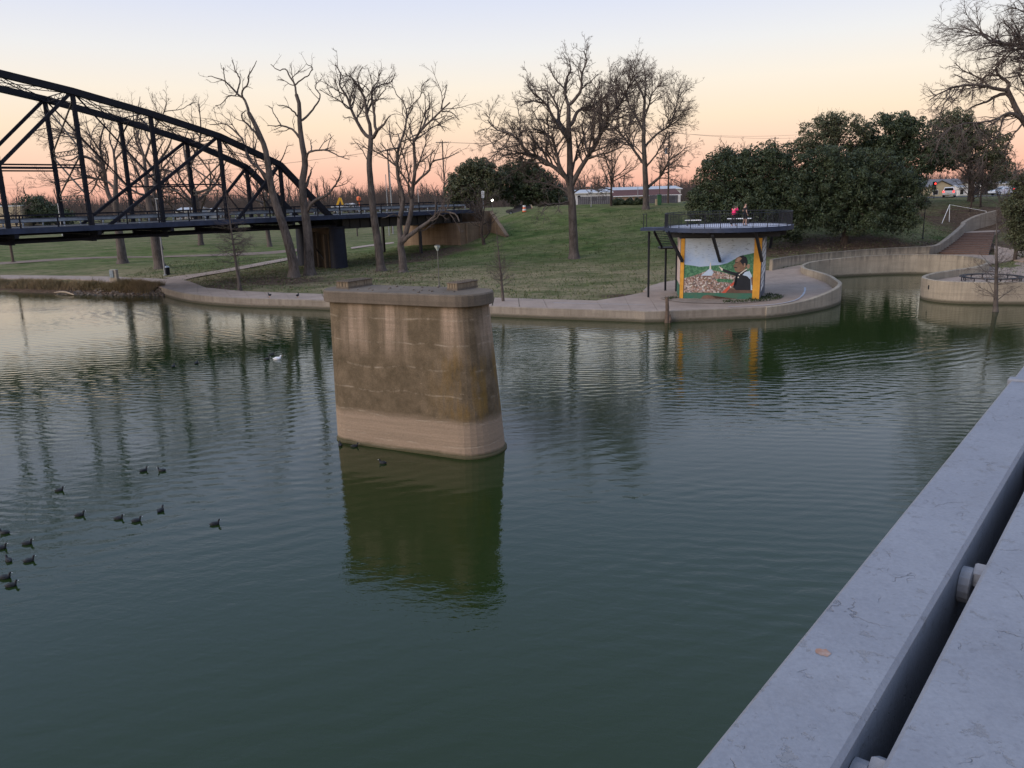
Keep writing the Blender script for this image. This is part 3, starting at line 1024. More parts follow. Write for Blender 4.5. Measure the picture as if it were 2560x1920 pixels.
for i in range(26):
    u = rnd.uniform(-3.2, 3.2); v = rnd.uniform(-.9, .9)
    q = cc + PD * u + PN * v
    s_ = rnd.uniform(.02, .06)
    mb.box((*q, 6.185 + s_ * .3), (s_ * 1.6, s_, s_), (rnd.random(), rnd.random(), rnd.random() * .3))
tag(mb.build('gravel', M_rock, None), 'loose concrete crumbs and pebbles on top of the pier cap', None, kind='stuff')

# ------------------------------------------------------------------ painted bridge railing beside the camera
m, t, b = node_mat('chipped_grey_paint')
p = wpos(t)
n1 = noise(t, p, 5.0, 5, 0.62)
n2 = noise(t, p, 38.0, 4, 0.65)
n3 = noise(t, p, 160.0, 3, 0.6)
dv = t.nodes.new('ShaderNodeVectorMath'); dv.operation = 'ADD'
nc = t.nodes.new('ShaderNodeTexNoise'); nc.inputs['Scale'].default_value = 14.0; nc.inputs['Detail'].default_value = 5
t.links.new(p, nc.inputs['Vector'])
sc_ = t.nodes.new('ShaderNodeVectorMath'); sc_.operation = 'SCALE'; sc_.inputs['Scale'].default_value = 0.09
t.links.new(nc.outputs['Color'], sc_.inputs[0])
t.links.new(p, dv.inputs[0]); t.links.new(sc_.outputs[0], dv.inputs[1])
vo = t.nodes.new('ShaderNodeTexVoronoi'); vo.feature = 'DISTANCE_TO_EDGE'; vo.inputs['Scale'].default_value = 11.0
t.links.new(dv.outputs[0], vo.inputs['Vector'])
crack = mapr(t, vo.outputs['Distance'], 0.0, 0.011, 1.0, 0.0)
keep = mapr(t, noise(t, p, 9.0, 3, 0.6), 0.57, 0.63)
crack = math_n(t, 'MULTIPLY', crack, keep)
vo2 = t.nodes.new('ShaderNodeTexVoronoi'); vo2.feature = 'DISTANCE_TO_EDGE'; vo2.inputs['Scale'].default_value = 30.0
t.links.new(dv.outputs[0], vo2.inputs['Vector'])
crack2 = math_n(t, 'MULTIPLY', mapr(t, vo2.outputs['Distance'], 0.0, 0.03, 0.6, 0.0), mapr(t, noise(t, p, 16.0, 3, 0.6), 0.60, 0.66))
cr_ = math_n(t, 'MAXIMUM', crack, crack2)
c = mixc(t, mapr(t, n1, 0.3, 0.7), (0.225, 0.235, 0.262), (0.185, 0.194, 0.220))
c = mixc(t, math_n(t, 'MULTIPLY', mapr(t, n2, 0.55, 0.75), 0.45), c, (0.15, 0.155, 0.18))
flk = mapr(t, noise(t, p, 22.0, 6, 0.75), 0.60, 0.63)
c = mixc(t, math_n(t, 'MULTIPLY', flk, 0.5), c, (0.165, 0.165, 0.172))
stn = mapr(t, noise(t, p, 2.6, 4, 0.7), 0.52, 0.72)
c = mixc(t, math_n(t, 'MULTIPLY', stn, 0.5), c, (0.16, 0.155, 0.155))
c = mixc(t, math_n(t, 'MULTIPLY', mapr(t, noise(t, p, 75.0, 4, 0.75), 0.60, 0.68), 0.4), c, (0.12, 0.12, 0.13))
c = mixc(t, math_n(t, 'MULTIPLY', cr_, 0.42), c, (0.09, 0.088, 0.10))
c = mixc(t, 1.0, c, math_to_rgb(t, mapr(t, n3, 0.3, 0.7, 0.92, 1.08)), 'MULTIPLY')
t.links.new(c, b.inputs['Base Color'])
b.inputs['Roughness'].default_value = 0.62
b.inputs['Specular IOR Level'].default_value = 0.3
hh = math_n(t, 'SUBTRACT', math_n(t, 'ADD', math_n(t, 'MULTIPLY', n2, 0.5), math_n(t, 'MULTIPLY', n3, 0.22)), math_n(t, 'ADD', math_n(t, 'MULTIPLY', flk, 0.35), math_n(t, 'MULTIPLY', cr_, 1.2)))
bump(t, b, hh, 0.7, 0.003)
M_rail = m
M_rust = simple('rust_spot', (0.28, 0.12, 0.055), 0.9, 0.5, 60.0, bmp=0.4, dist=0.002, col2=(0.33, 0.25, 0.22))

_v = ray(3000, 370); _v = _v / np.linalg.norm(_v)
_side = np.cross([0, 0, 1], _v); _side /= np.linalg.norm(_side)
_nr = np.cross(_v, _side)
RH = 0.62
RS = RH / 0.5


def rp3(s_, t_, u_): return CAM + _v * s_ + _side * t_ + _nr * (u_ - RH)


rail = thing('bridge_railing', rp3(1.5, .2, -1.05), 'chipped grey painted steel hand railing of two parallel beams, bolted together, beside the viewer', 'railing')
t1, t2, t3 = 0.272 * RS, 0.174 * RS, 0.146 * RS


def beam(name, ta, tb, s0, s1, depth, up0=0.0):
    mb = MB()
    c = rp3((s0 + s1) / 2, (ta + tb) / 2, up0 - depth / 2)
    mb.box(c, (s1 - s0, abs(ta - tb), depth), _v, _nr, bev=0.006)
    return mb.build(name, M_rail, rail)


beam('rail', t1, t2, -0.5, 2.62, 0.16)
beam('rail', t1, t2, 2.63, 9.0, 0.16, -0.004)
beam('rail', t3, t3 - 0.155, -0.5, 9.0, 0.16, -0.004)
MB().box(rp3(2.625, (t1 + t2) / 2, -0.078), (0.035, abs(t1 - t2) + 0.012, 0.168), _v, _nr, bev=0.004).build('splice_collar', M_rail, rail)
for s_ in (0.80, 0.83, 1.385, 1.42, 2.6, 3.8):
    pass
for s_ in (0.815, 1.375, 2.05, 2.9, 3.9):
    mb = MB()
    ta, tb = t2, t3
    c0 = rp3(s_, t2 - 0.001, -0.055)
    ax = -_side
    g = t2 - t3
    mb.lathe(c0, [(0.030, 0), (0.030, g * .45), (0.026, g * .5)], 16, axis=ax)
    mb.lathe(rp3(s_ + 0.012, t2 - g * .5, -0.040), [(0.020, 0), (0.022, g * .1), (0.022, g * .5), (0.020, g * .55)], 6, axis=ax)
    mb.build('bolt', M_rail, rail)
# flange that joins both beams under the gap, posts to the deck below
MB().box(rp3(4.2, (t1 + t3 - .155) / 2, -0.172), (9.4, abs(t1 - t3) + 0.12, 0.018), _v, _nr).build('bottom_flange', M_rail, rail)
for s_ in (-0.2, 2.3, 4.8, 7.3):
    p0 = rp3(s_, (t2 + t3) / 2, -0.18)
    MB().box((p0[0], p0[1], p0[2] - 0.42), (0.09, 0.09, 0.84), _v).build('post', M_rail, rail)
# rust pop in the paint
d = ray(*(1720 + 530 * .6388, 860 + 1208 * .6388)); tt = -RH / (d @ _nr); q = CAM + d * tt
V = []
for i in range(14):
    a = 2 * math.pi * i / 14
    r_ = 0.0095 * (0.6 + 0.55 * rnd.random())
    V.append(q + _v * (r_ * 1.2 * math.cos(a)) + _side * (r_ * math.sin(a)) + _nr * 0.0006)
obj('rust_spot', V, [tuple(range(14))], M_rust, rail)
# the footbridge deck the viewer stands on
mb = MB()
pd = rp3(3.0, -1.75, -1.02)
tag(MB().box(pd + np.array([0, 0, -0.1]), (14, 4.0, 0.18), _v, _nr).build('footbridge_deck', M_walk), kind='structure')

# ------------------------------------------------------------------ steel truss bridge upstream
BA = math.radians(43)
BD = np.array([math.sin(BA), math.cos(BA), 0.0]); BT = np.array([-math.cos(BA), math.sin(BA), 0.0])   # along, and towards the far side
BE = atY(839, 537, 104.0); BZ = 8.0; BE[2] = 0
PAN = 7.36; TW = 7.6


def bp(n_, t_, z): 
    q = BE + BD * (n_ - 5) * PAN + BT * t_
    return np.array([q[0], q[1], z])


def top_z(n_):
    tab = {5: BZ - .1, 4: 0, 3: 0, 2: 0, 1: 0}
    return 0


# heights of the top chord from the photograph (near truss)
TOPZ = {5: BZ}
for n_, (px, py) in {4: (703, 411), 3: (549, 340), 2: (376, 284), 1: (186, 228)}.items():
    q = bp(n_, 0, 0)
    TOPZ[n_] = atY(px, py, q[1])[2]
TOPZ[0] = TOPZ[1] + 1.35; TOPZ[-1] = TOPZ[1] + 2.1; TOPZ[-2] = TOPZ[1] + 2.4; TOPZ[-3] = TOPZ[1] + 2.5; TOPZ[-4] = TOPZ[1] + 2.5
print('TOPZ', {k: round(v, 2) for k, v in TOPZ.items()})
BOT = BZ - 1.35
br_ = thing('truss_bridge', bp(5, TW / 2, 1.3), 'black steel through-truss road bridge with curved top chord crossing the river', 'bridge')
NMIN = -4
for t_ in (0.0, TW):
    for n_ in range(NMIN, 5):
        a, b_ = bp(n_, t_, TOPZ[n_]), bp(n_ + 1, t_, TOPZ[n_ + 1] if n_ < 4 else BOT + .35)
        mb = MB()
        mb.bar(a, b_, 0.62, 0.62)
        if n_ == 4:
            pass
        mb.build('end_post' if n_ == 4 else 'top_chord', M_steel, br_)
    for n_ in range(NMIN, 5):
        z1 = TOPZ[n_]
        mb = MB()
        w_ = 0.38
        a, b_ = bp(n_, t_, BOT - .1), bp(n_, t_, z1)
        # laced post: two channels with lacing bars
        for s_ in (-1, 1):
            mb.bar(a + BT * s_ * .13, b_ + BT * s_ * .13, 0.10, w_, BD)
        k = 0; zz = BZ + .6
        while zz < z1 - .5:
            s_ = 1 if k % 2 else -1
            for f_ in (-1, 1):
                mb.bar(bp(n_, t_ - s_ * .12, zz) + BD * f_ * w_ / 2, bp(n_, t_ + s_ * .12, zz + .45) + BD * f_ * w_ / 2, 0.03, 0.07, BD)
            zz += .45; k += 1
        mb.build('post', M_steel, br_)
    # diagonals
    for (na, nb) in ((4, 3), (3, 1), (1, -1), (-1, -3)):
        a, b_ = bp(na, t_, TOPZ[na]), bp(nb, t_, BOT)
        mb = MB()
        for s_ in (-.12, .12): mb.bar(a + BT * s_, b_ + BT * s_, 0.09, 0.30)
        L = np.linalg.norm(b_ - a); nn = int(L / .8)
        for k in range(nn):
            p0, p1 = a + (b_ - a) * k / nn, a + (b_ - a) * (k + 1) / nn
            s_ = .1 if k % 2 else -.1
            mb.bar(p0 + BT * s_, p1 - BT * s_, .04, .06)
        mb.build('diagonal', M_steel, br_)
    for (na, nm) in ((1, 2), (-1, 0), (3, 4), (-1, -2)):
        zm_ = 0.5 * (TOPZ.get(nm + (1 if nm > na else -1), BZ) + BOT) if nm != 4 else BOT
        mb = MB()
        for s_ in (-.12, .12):
            mb.bar(bp(na, t_ + s_, TOPZ[na]), bp(nm, t_ + s_, zm_), 0.05, 0.07)
        mb.build('tie_rod', M_steel, br_)
    for (na, nb) in ((3, 2), (1, 0), (-1, -2)):
        z_ = 0.5 * (TOPZ[na] + BOT)
        mb = MB()
        for dz in (-.13, .13) if na != 3 else (0,):
            mb.bar(bp(nb, t_, z_ + dz), bp(na, t_, z_ + dz), 0.14, 0.15)
        mb.build('strut', M_steel, br_)
    for n_ in range(NMIN, 5):
        mb = MB()
        for s_ in (-.14, .14): mb.bar(bp(n_, t_ + s_, BOT), bp(n_ + 1, t_ + s_, BOT), 0.06, 0.26)
        mb.build('bottom_chord', M_steel, br_)


def lattice(mb, a, b_, depth, w=0.06, n=10, up=(0, 0, 1)):
    a = np.array(a); b_ = np.array(b_); u = np.array(up, float) * depth / 2
    mb.bar(a + u, b_ + u, w * 1.4); mb.bar(a - u, b_ - u, w * 1.4)
    for k in range(n):
        s_ = 1 if k % 2 else -1
        mb.bar(a + (b_ - a) * k / n + u * s_, a + (b_ - a) * (k + 1) / n - u * s_, w * .7)


M_lat = simple('weathered_lattice_steel', (0.085, 0.075, 0.062), 0.7, 0.5, 1.5)
for n_ in range(NMIN, 5):
    mb = MB(); lattice(mb, bp(n_, 0, TOPZ[n_] - .1), bp(n_, TW, TOPZ[n_] - .1), 0.45, n=12); mb.build('top_strut', M_steel, br_)
    if n_ < 4:
        for (ta, tb) in ((0, TW), (TW, 0)):
            mb = MB(); lattice(mb, bp(n_, ta, TOPZ[n_] - .05), bp(n_ + 1, tb, TOPZ[n_ + 1] - .05), 0.30, 0.05, n=20); mb.build('lateral_brace', M_steel, br_)
for n_, zs in ((3, (TOPZ[3] - 2.6, TOPZ[3] - 6.0)), (1, (TOPZ[1] - 5.6, TOPZ[1] - 10.0)), (-1, (TOPZ[-1] - 7, TOPZ[-1] - 11.5))):
    for z_ in zs:
        mb = MB(); lattice(mb, bp(n_, 0, z_), bp(n_, TW, z_), 0.42, 0.06, n=16); mb.build('sway_strut', M_lat, br_)
    lv = [TOPZ[n_] - .5] + list(zs) if n_ != 3 else list(zs)
    for k in range(len(lv) - 1):
        for (ta, tb) in ((0, TW), (TW, 0)):
            mb = MB(); mb.bar(bp(n_, ta, lv[k] - .2), bp(n_, tb, lv[k + 1] + .2), 0.12, 0.12); mb.build('sway_brace', M_lat, br_)
for n_ in (2, 0, 4, -2):
    for (ta, tb) in ((0, TW * .32), (TW, TW * .68)):
        mb = MB(); mb.bar(bp(n_, ta, TOPZ[n_] - 1.6), bp(n_, tb, TOPZ[n_] - .3), 0.12, 0.12); mb.build('knee_brace', M_steel, br_)
# floor: deck, beams, stringers, walkway, fascia
N1 = 5 + 23.6 / PAN           # where the approach span ends at the abutment
ang = BD
def long_box(name, n0, n1, ta, tb, za, zb, mat_):
    c = (bp(n0, (ta + tb) / 2, (za + zb) / 2) + bp(n1, (ta + tb) / 2, (za + zb) / 2)) / 2
    return MB().box(c, ((n1 - n0) * PAN, abs(tb - ta), abs(zb - za)), BD).build(name, mat_, br_)
long_box('deck', NMIN, N1, -0.55, TW + .55, BZ - .30, BZ - .02, M_asph)
long_box('walkway', NMIN, N1, -1.95, -0.56, BZ - .16, BZ - .04, M_kerb)
long_box('fascia', NMIN, N1, -2.05, -1.953, BZ - .50, BZ - .01, M_blue)
for n_ in range(NMIN, 5):
    mb = MB()
    mb.bar(bp(n_, -1.95, BZ - .62), bp(n_, TW + 1.2, BZ - .62), 0.34, 0.62)
    for k in range(9):       # bracket stiffeners that show as light and dark teeth below the floor
        mb.bar(bp(n_, -.2 + k * .9, BZ - .95), bp(n_, -.2 + k * .9, BZ - 1.45), 0.12, 0.45)
    mb.bar(bp(n_, -.4, BZ - 1.5), bp(n_, TW + .4, BZ - 1.5), 0.40, 0.16)
    mb.build('floor_beam', M_steel, br_)
for k in range(5):
    long_box('stringer', NMIN, 5, 0.6 + k * 1.55, 0.78 + k * 1.55, BZ - .75, BZ - .305, M_steel)
# approach plate girders
for t_ in (-.3, TW + .3):
    c = (bp(5.1, t_, BZ - 1.05) + bp(N1 - .25, t_, BZ - 1.05)) / 2
    mb = MB(); mb.box(c, ((N1 - .35 - 5) * PAN, 0.10, 1.45), BD)
    for z_ in (BZ - .36, BZ - 1.76): mb.box((c[0], c[1], z_), ((N1 - .35 - 5) * PAN, .42, .06), BD)
    k = 5.25
    while k < N1 - .3:
        mb.box(bp(k, t_, BZ - 1.06), (.06, .34, 1.34), BD); k += .22
    mb.build('plate_girder', M_black, br_)
# pedestrian railing and roadside guard rails
for t_, lo_ in ((-1.98, NMIN), (TW + .5, NMIN)):
    n_ = lo_ + .1
    rl = thing('guard', (0, 0, 0), None, None) if False else None
    while n_ < N1:
        a = bp(n_, t_, BZ - .45 if t_ < 0 else BZ)
        mb = MB(); mb.bar(a, bp(n_, t_, BZ + 1.12), 0.10, 0.12, BD); mb.build('rail_post', M_steel, br_)
        n_ += 0.44
    for z_, h_ in ((BZ + 1.12, .10), (BZ + .80, .06), (BZ + .50, .06), (BZ + .2, .06)):
        mb = MB(); mb.bar(bp(NMIN, t_, z_), bp(N1, t_, z_), 0.06, h_); mb.build('hand_rail', M_steel, br_)
for t_ in (0.75, TW - .75):
    mb = MB()
    for z_, o_ in ((BZ + .72, .0), (BZ + .62, .045), (BZ + .52, 0)):
        mb.bar(bp(NMIN, t_ + o_, z_), bp(N1, t_ + o_, z_), 0.05, 0.11)
    mb.build('guard_rail', M_galv, br_)
    n_ = NMIN + .2
    while n_ < N1:
        MB().bar(bp(n_, t_, BZ - .02), bp(n_, t_, BZ + .66), .12, .12, BD).build('guard_post', M_galv, br_)
        n_ += .5

# cylinder pier under the end of the truss
pg = bp(5, 0, 0); zg = min(gz(pg[0], pg[1]), gz(*(bp(5, TW, 0)[:2]))) - .4
cp_ = thing('bridge_pier', (*bp(5, TW / 2, 0)[:2], zg), 'bridge pier of two dark steel cylinders joined by a brown concrete wall', 'pier')
M_pwall = mat_concrete('pier_web', (0.095, 0.068, 0.044), (0.045, 0.034, 0.024), 0.5)
M_cyl = simple('navy_cylinder_steel', (0.012, 0.016, 0.030), .6, .4, 1.5, spec=.25)
for t_ in (0.0, TW):
    mb = MB(); mb.lathe((*bp(5, t_, 0)[:2], zg), [(1.08, 0), (0.98, 6.35 - zg), (1.12, 6.36 - zg), (1.12, 6.55 - zg)], 28); mb.build('cylinder', M_cyl, cp_, False)
mb = MB(); mb.box((*bp(5, TW / 2, 0)[:2], (zg + 6.3) / 2), (0.9, TW - 1.7, 6.3 - zg), BD); mb.build('web_wall', M_pwall, cp_)
mb = MB(); mb.box((*bp(4.8, TW * .5, 0)[:2], (zg + 5.9) / 2), (1.0, .9, 5.9 - zg), BD); mb.box((*bp(4.86, TW * .16, 0)[:2], (zg + 5.6) / 2), (.5, .35, 5.6 - zg), BD); mb.build('buttress', M_pwall, cp_)
MB().bar(bp(4.88, 6.0, 5.8), bp(4.88, 1.1, 1.6), .12, .12).build('brace_rod', M_black, cp_)
MB().box((*bp(5, TW / 2, 0)[:2], 6.45), (1.5, TW + 1.6, .2), BD).build('bearing_plate', M_black, cp_)
# slim steel bent under the approach span
bt = bp(5 + 13.6 / PAN, 0, 0)
bn = thing('steel_bent', (bt[0], bt[1], gz(bt[0], bt[1]) - .2), 'slim black steel support column under the approach girders', 'column')
for t_ in (-.3, TW + .3):
    q = bp(5 + 13.6 / PAN, t_, 0); MB().bar((q[0], q[1], gz(q[0], q[1]) - .3), (q[0], q[1], BZ - 1.7), .34, .34, BD).build('column', M_black, bn)
MB().bar(bp(5 + 13.6 / PAN, -.5, BZ - 1.87), bp(5 + 13.6 / PAN, TW + .5, BZ - 1.87), .3, .14).build('cap_beam', M_black, bn)

# abutment with recessed panels and sloping wing wall
ab = thing('bridge_abutment', (*bp(N1, TW / 2, 0)[:2], 1.6), 'rust-stained tan concrete bridge abutment with a wing wall in the grass bank', 'abutment')
n0 = N1 - .55
mb = MB(); c = bp(N1 - .12, TW / 2, 0); mb.box((c[0], c[1], (1.5 + BZ - 1.84) / 2), (.95 * PAN, TW + 5.0, BZ - 1.84 - 1.5), BD); mb.build('breast_wall', M_brownc, ab)
mb = MB(); c = bp(N1 + .22, TW / 2, 0); mb.box((c[0], c[1], (1.5 + BZ - .31) / 2), (.30 * PAN, TW + 4.6, BZ - .31 - 1.5), BD); mb.build('back_wall', M_brownc, ab)
for k in range(3):     # pilasters on the face towards the river walk
    MB().box((*bp(N1 - .42 + k * .36, -2.56, 0)[:2], (1.5 + BZ - 1.9) / 2), (.28, .16, BZ - 1.9 - 1.5), BD).build('pilaster', M_brownc, ab)
w0 = bp(N1 + .30, -2.3, 0); w1 = atY(*ZA(1990, 945), 117.0); 
poly = [w0[:2], w1[:2]]
dW = (w1 - w0)[:2]; dW /= np.linalg.norm(dW); nW = np.array([-dW[1], dW[0]]) * .3
MB().prism([w0[:2] + nW, w0[:2] - nW, w1[:2] - nW, w1[:2] + nW], [0.8] * 4, [BZ - .4, BZ - .4, gz(*w1[:2]) + .2, gz(*w1[:2]) + .2]).build('wing_wall', M_brownc, ab)
# road behind the abutment
c = bp(N1 + 16, TW / 2, 0)

# ------------------------------------------------------------------ riverside pavilion: mural block carrying a round viewing deck
M_yel = simple('yellow_paint', (0.62, 0.30, 0.035), 0.7, 0.25, 2.0, bmp=0.15)
M_slate = simple('slate_paint', (0.075, 0.085, 0.115), 0.7, 0.3, 2.0)
M_grn = simple('green_paint', (0.022, 0.125, 0.085), 0.7, 0.35, 1.5, col2=(0.06, 0.115, 0.075))
M_floor = simple('deck_floor', (0.42, 0.42, 0.47), 0.8, 0.2, 2.0)
M_pink = simple('pale_pink_paint', (0.52, 0.42, 0.38), 0.75, 0.25, 2.0)


def mat_sky_paint():
    m, t, b = node_mat('mural_sky_paint')
    p = wpos(t)
    z = t.nodes.new('ShaderNodeSeparateXYZ'); t.links.new(p, z.inputs[0])
    c = mixc(t, mapr(t, noise(t, p, 0.9, 4, 0.6), 0.35, 0.65), (0.25, 0.36, 0.56), (0.36, 0.44, 0.55))
    c = mixc(t, mapr(t, z.outputs['Z'], 4.1, 5.8), c, (0.42, 0.46, 0.48))
    dash = noise(t, mapping(t, p, (3.0, 3.0, 16.0)), 1.0, 3, 0.7)
    fac = math_n(t, 'MULTIPLY', mapr(t, dash, 0.585, 0.64), mapr(t, z.outputs['Z'], 3.6, 5.0))
    c = mixc(t, math_n(t, 'MULTIPLY', fac, 0.9), c, (0.10, 0.10, 0.10))
    t.links.new(c, b.inputs['Base Color']); b.inputs['Roughness'].default_value = 0.75
    return m


def mat_cells(name, cols, scale, aniso=(1, 1, 1)):
    m, t, b = node_mat(name)
    v = t.nodes.new('ShaderNodeTexVoronoi'); v.inputs['Scale'].default_value = scale
    t.links.new(mapping(t, wpos(t), aniso), v.inputs['Vector'])
    s_ = t.nodes.new('ShaderNodeSeparateColor'); t.links.new(v.outputs['Color'], s_.inputs[0])
    r = t.nodes.new('ShaderNodeValToRGB'); t.links.new(s_.outputs[0], r.inputs[0]); r.color_ramp.interpolation = 'CONSTANT'
    e = r.color_ramp.elements
    while len(e) > 1: e.remove(e[-1])
    e[0].position = 0; e[0].color = (*cols[0], 1)
    for i, c in enumerate(cols[1:]):
        q = e.new((i + 1) / len(cols)); q.color = (*c, 1)
    t.links.new(r.outputs[0], b.inputs['Base Color']); b.inputs['Roughness'].default_value = 0.75
    return m


M_msky = mat_sky_paint()
M_crowd = mat_cells('mural_crowd_paint', [(0.20, 0.13, 0.11), (0.13, 0.075, 0.06), (0.34, 0.26, 0.22), (0.24, 0.20, 0.19), (0.11, 0.09, 0.09), (0.30, 0.19, 0.15), (0.42, 0.38, 0.36), (0.17, 0.12, 0.08)], 9.0)
M_hill = mat_cells('mural_foliage_paint', [(0.035, 0.13, 0.06), (0.055, 0.17, 0.085), (0.08, 0.20, 0.11), (0.028, 0.105, 0.055)], 10.0)
M_suit = simple('mural_dark_paint', (0.008, 0.011, 0.018), 0.7, 0.3, 2.0)
M_skinp = simple('mural_brown_paint', (0.22, 0.13, 0.085), 0.75, 0.4, 3.0)
M_skinl = simple('mural_light_brown_paint', (0.34, 0.22, 0.155), 0.75, 0.3, 3.0)
M_pool = simple('mural_pale_blue_paint', (0.40, 0.50, 0.62), 0.75, 0.15, 2.0)
M_redp = simple('mural_red_paint', (0.50, 0.085, 0.045), 0.75, 0.25, 2.0)
M_cream = simple('mural_cream_paint', (0.62, 0.58, 0.50), 0.75, 0.15, 2.0)
M_browp = simple('mural_earth_paint', (0.13, 0.075, 0.055), 0.75, 0.4, 1.5)

A_ = np.array([14.30, 67.50]); B_ = np.array([20.42, 65.40]); C_ = np.array([22.25, 70.0]); L_ = np.array([15.05, 72.3])
WZ0, WZ1 = 0.82, 5.86
pav = thing('mural_pavilion', (18.3, 68.6, 0.85), 'pavilion with a mural-painted block under a round railed viewing deck on steel struts', 'pavilion')
MB().prism([A_, B_, C_, L_], WZ0, WZ1).build('block_wall', M_slate, pav)
eU = (B_ - A_) / np.linalg.norm(B_ - A_); eN = np.array([eU[1], -eU[0]]); LU = np.linalg.norm(B_ - A_)


def mu(x, y):
    """mural zoom pixel -> metres along the wall and height"""
    return (x - 160) / 1600.0 * LU, WZ0 + (1310 - y) / 1215.0 * (WZ1 - WZ0)


mural = None


def paint(name, pts, mat_, layer):
    V = []
    off_ = 0.004 * layer + 0.003
    for x, y in pts:
        u, z = mu(x, y)
        q = A_ + eU * u + eN * off_
        V.append((q[0], q[1], z))
    ar = sum(pts[i][0] * pts[(i + 1) % len(pts)][1] - pts[(i + 1) % len(pts)][0] * pts[i][1] for i in range(len(pts)))
    f = list(range(len(pts)))
    if ar > 0: f = f[::-1]
    # triangulate concave outlines through bmesh
    me = bpy.data.meshes.new(name)
    bm = bmesh.new()
    o0 = ORG[pav.name]
    vs = [bm.verts.new(tuple(np.array(V[i]) - o0)) for i in f]
    fc = bm.faces.new(vs)
    bmesh.ops.triangulate(bm, faces=[fc])
    bm.to_mesh(me); bm.free()
    me.materials.append(mat_)
    o = bpy.data.objects.new(name, me); COL.objects.link(o)
    ORG[o.name] = o0
    return o


mural = paint('mural', [(248, 1172), (1616, 1172), (1616, 96), (248, 96)], M_msky, 0)
mural.parent = pav
tag(mural, 'faded mural of a speaker in a dark suit addressing a huge crowd')


def pm(name, pts, mat_, layer):
    o = paint(name, pts, mat_, layer); o.parent = mural; return o


pm('painted_hill', [(248, 610), (400, 630), (560, 655), (750, 640), (745, 705), (600, 775), (420, 840), (248, 885)], M_hill, 1)
pm('painted_hill', [(785, 632), (950, 620), (1100, 585), (1220, 520), (1350, 440), (1500, 410), (1616, 385), (1616, 1100), (1280, 850), (1000, 760), (830, 728), (785, 705)], M_hill, 1)
pm('painted_crowd', [(248, 885), (420, 840), (600, 775), (730, 715), (830, 728), (1000, 760), (1290, 840), (1300, 1172), (248, 1172)], M_crowd, 2)
pm('painted_pool', [(585, 832), (742, 702), (785, 702), (838, 762), (805, 830)], M_pool, 3)
pm('painted_obelisk', [(752, 705), (763, 590), (770, 560), (777, 590), (788, 705)], M_cream, 4)
pm('painted_lawn', [(850, 900), (960, 890), (1240, 905), (1210, 968), (930, 952)], M_hill, 3)
pm('painted_rail', [(1005, 1172), (1130, 1050), (1250, 945), (1290, 960), (1160, 1085), (1085, 1172)], M_redp, 4)
pm('painted_ground', [(1085, 1172), (1165, 1085), (1616, 1110), (1616, 1172)], M_browp, 4)
pm('painted_back_figure', [(1480, 760), (1540, 730), (1590, 830), (1606, 1110), (1540, 1110)], M_pool, 4)
pm('painted_back_figure', [(1485, 650), (1495, 605), (1530, 600), (1552, 640), (1530, 690), (1495, 690)], M_skinl, 4)
pm('painted_back_figure', [(1572, 862), (1616, 852), (1616, 1010), (1590, 1010)], M_browp, 5)
pm('painted_sleeve', [(1012, 692), (1130, 728), (1240, 762), (1310, 770), (1310, 850), (1180, 800), (1022, 748)], M_suit, 5)
pm('painted_suit', [(1290, 768), (1380, 745), (1480, 705), (1530, 800), (1568, 900), (1578, 1110), (1290, 1112), (1230, 1062), (1290, 1020), (1302, 940)], M_suit, 6)
pm('painted_shoulder', [(1408, 815), (1450, 760), (1500, 740), (1552, 850), (1560, 900), (1500, 840)], M_pool, 7)
pm('painted_collar', [(1358, 780), (1440, 715), (1488, 690), (1494, 708), (1440, 738), (1372, 792)], M_cream, 7)
pm('painted_hand', [(935, 645), (965, 660), (1000, 680), (1018, 692), (1012, 735), (988, 728), (978, 700)], M_cream, 6)
pm('painted_hand', [(1165, 1035), (1190, 1028), (1200, 1070), (1178, 1065)], M_cream, 7)
pm('painted_head', [(1275, 480), (1330, 455), (1400, 455), (1470, 540), (1485, 640), (1430, 720), (1350, 765), (1290, 755), (1255, 735), (1248, 690), (1232, 660), (1225, 632), (1255, 590), (1252, 540)], M_skinp, 6)
pm('painted_highlight', [(1285, 500), (1330, 470), (1385, 475), (1345, 530), (1310, 560), (1270, 570)], M_skinl, 7)
pm('painted_hair', [(1325, 455), (1400, 430), (1470, 470), (1496, 540), (1492, 610), (1462, 640), (1450, 585), (1415, 640), (1392, 600), (1345, 545), (1390, 490)], M_suit, 8)
pm('painted_ear', [(1425, 590), (1450, 580), (1462, 615), (1448, 660), (1425, 655)], M_skinl, 9)
pm('painted_brow', [(1258, 572), (1305, 560), (1308, 572), (1262, 585)], M_suit, 9)
pm('painted_lip', [(1238, 655), (1300, 668), (1296, 682), (1244, 676)], M_suit, 9)
for (x, y) in ((1347, 805), (1327, 862)):
    pm('painted_button', [(x + 14 * math.cos(k * .785), y + 14 * math.sin(k * .785)) for k in range(8)], M_cream, 8)
for (x, y, w_, h_) in [(520, 875, 50, 16), (670, 880, 46, 16), (770, 882, 36, 10), (345, 930, 30, 10), (360, 985, 44, 14), (590, 985, 26, 10), (640, 1035, 70, 26), (390, 1040, 60, 20), (760, 985, 34, 22), (300, 1000, 26, 10),
                       (270, 1040, 26, 10), (455, 975, 26, 10), (820, 940, 24, 10), (900, 915, 30, 10), (1060, 845, 26, 10), (720, 1060, 24, 10), (980, 815, 44, 10), (560, 945, 22, 8)]:
    ca, sa = math.cos(-.5), math.sin(-.5)
    pm('painted_banner', [(x + a * w_ / 2 * ca - c_ * h_ / 2 * sa, y + a * w_ / 2 * sa + c_ * h_ / 2 * ca) for a, c_ in ((-1, 1), (1, 1), (1, -1), (-1, -1))], M_cream, 4)
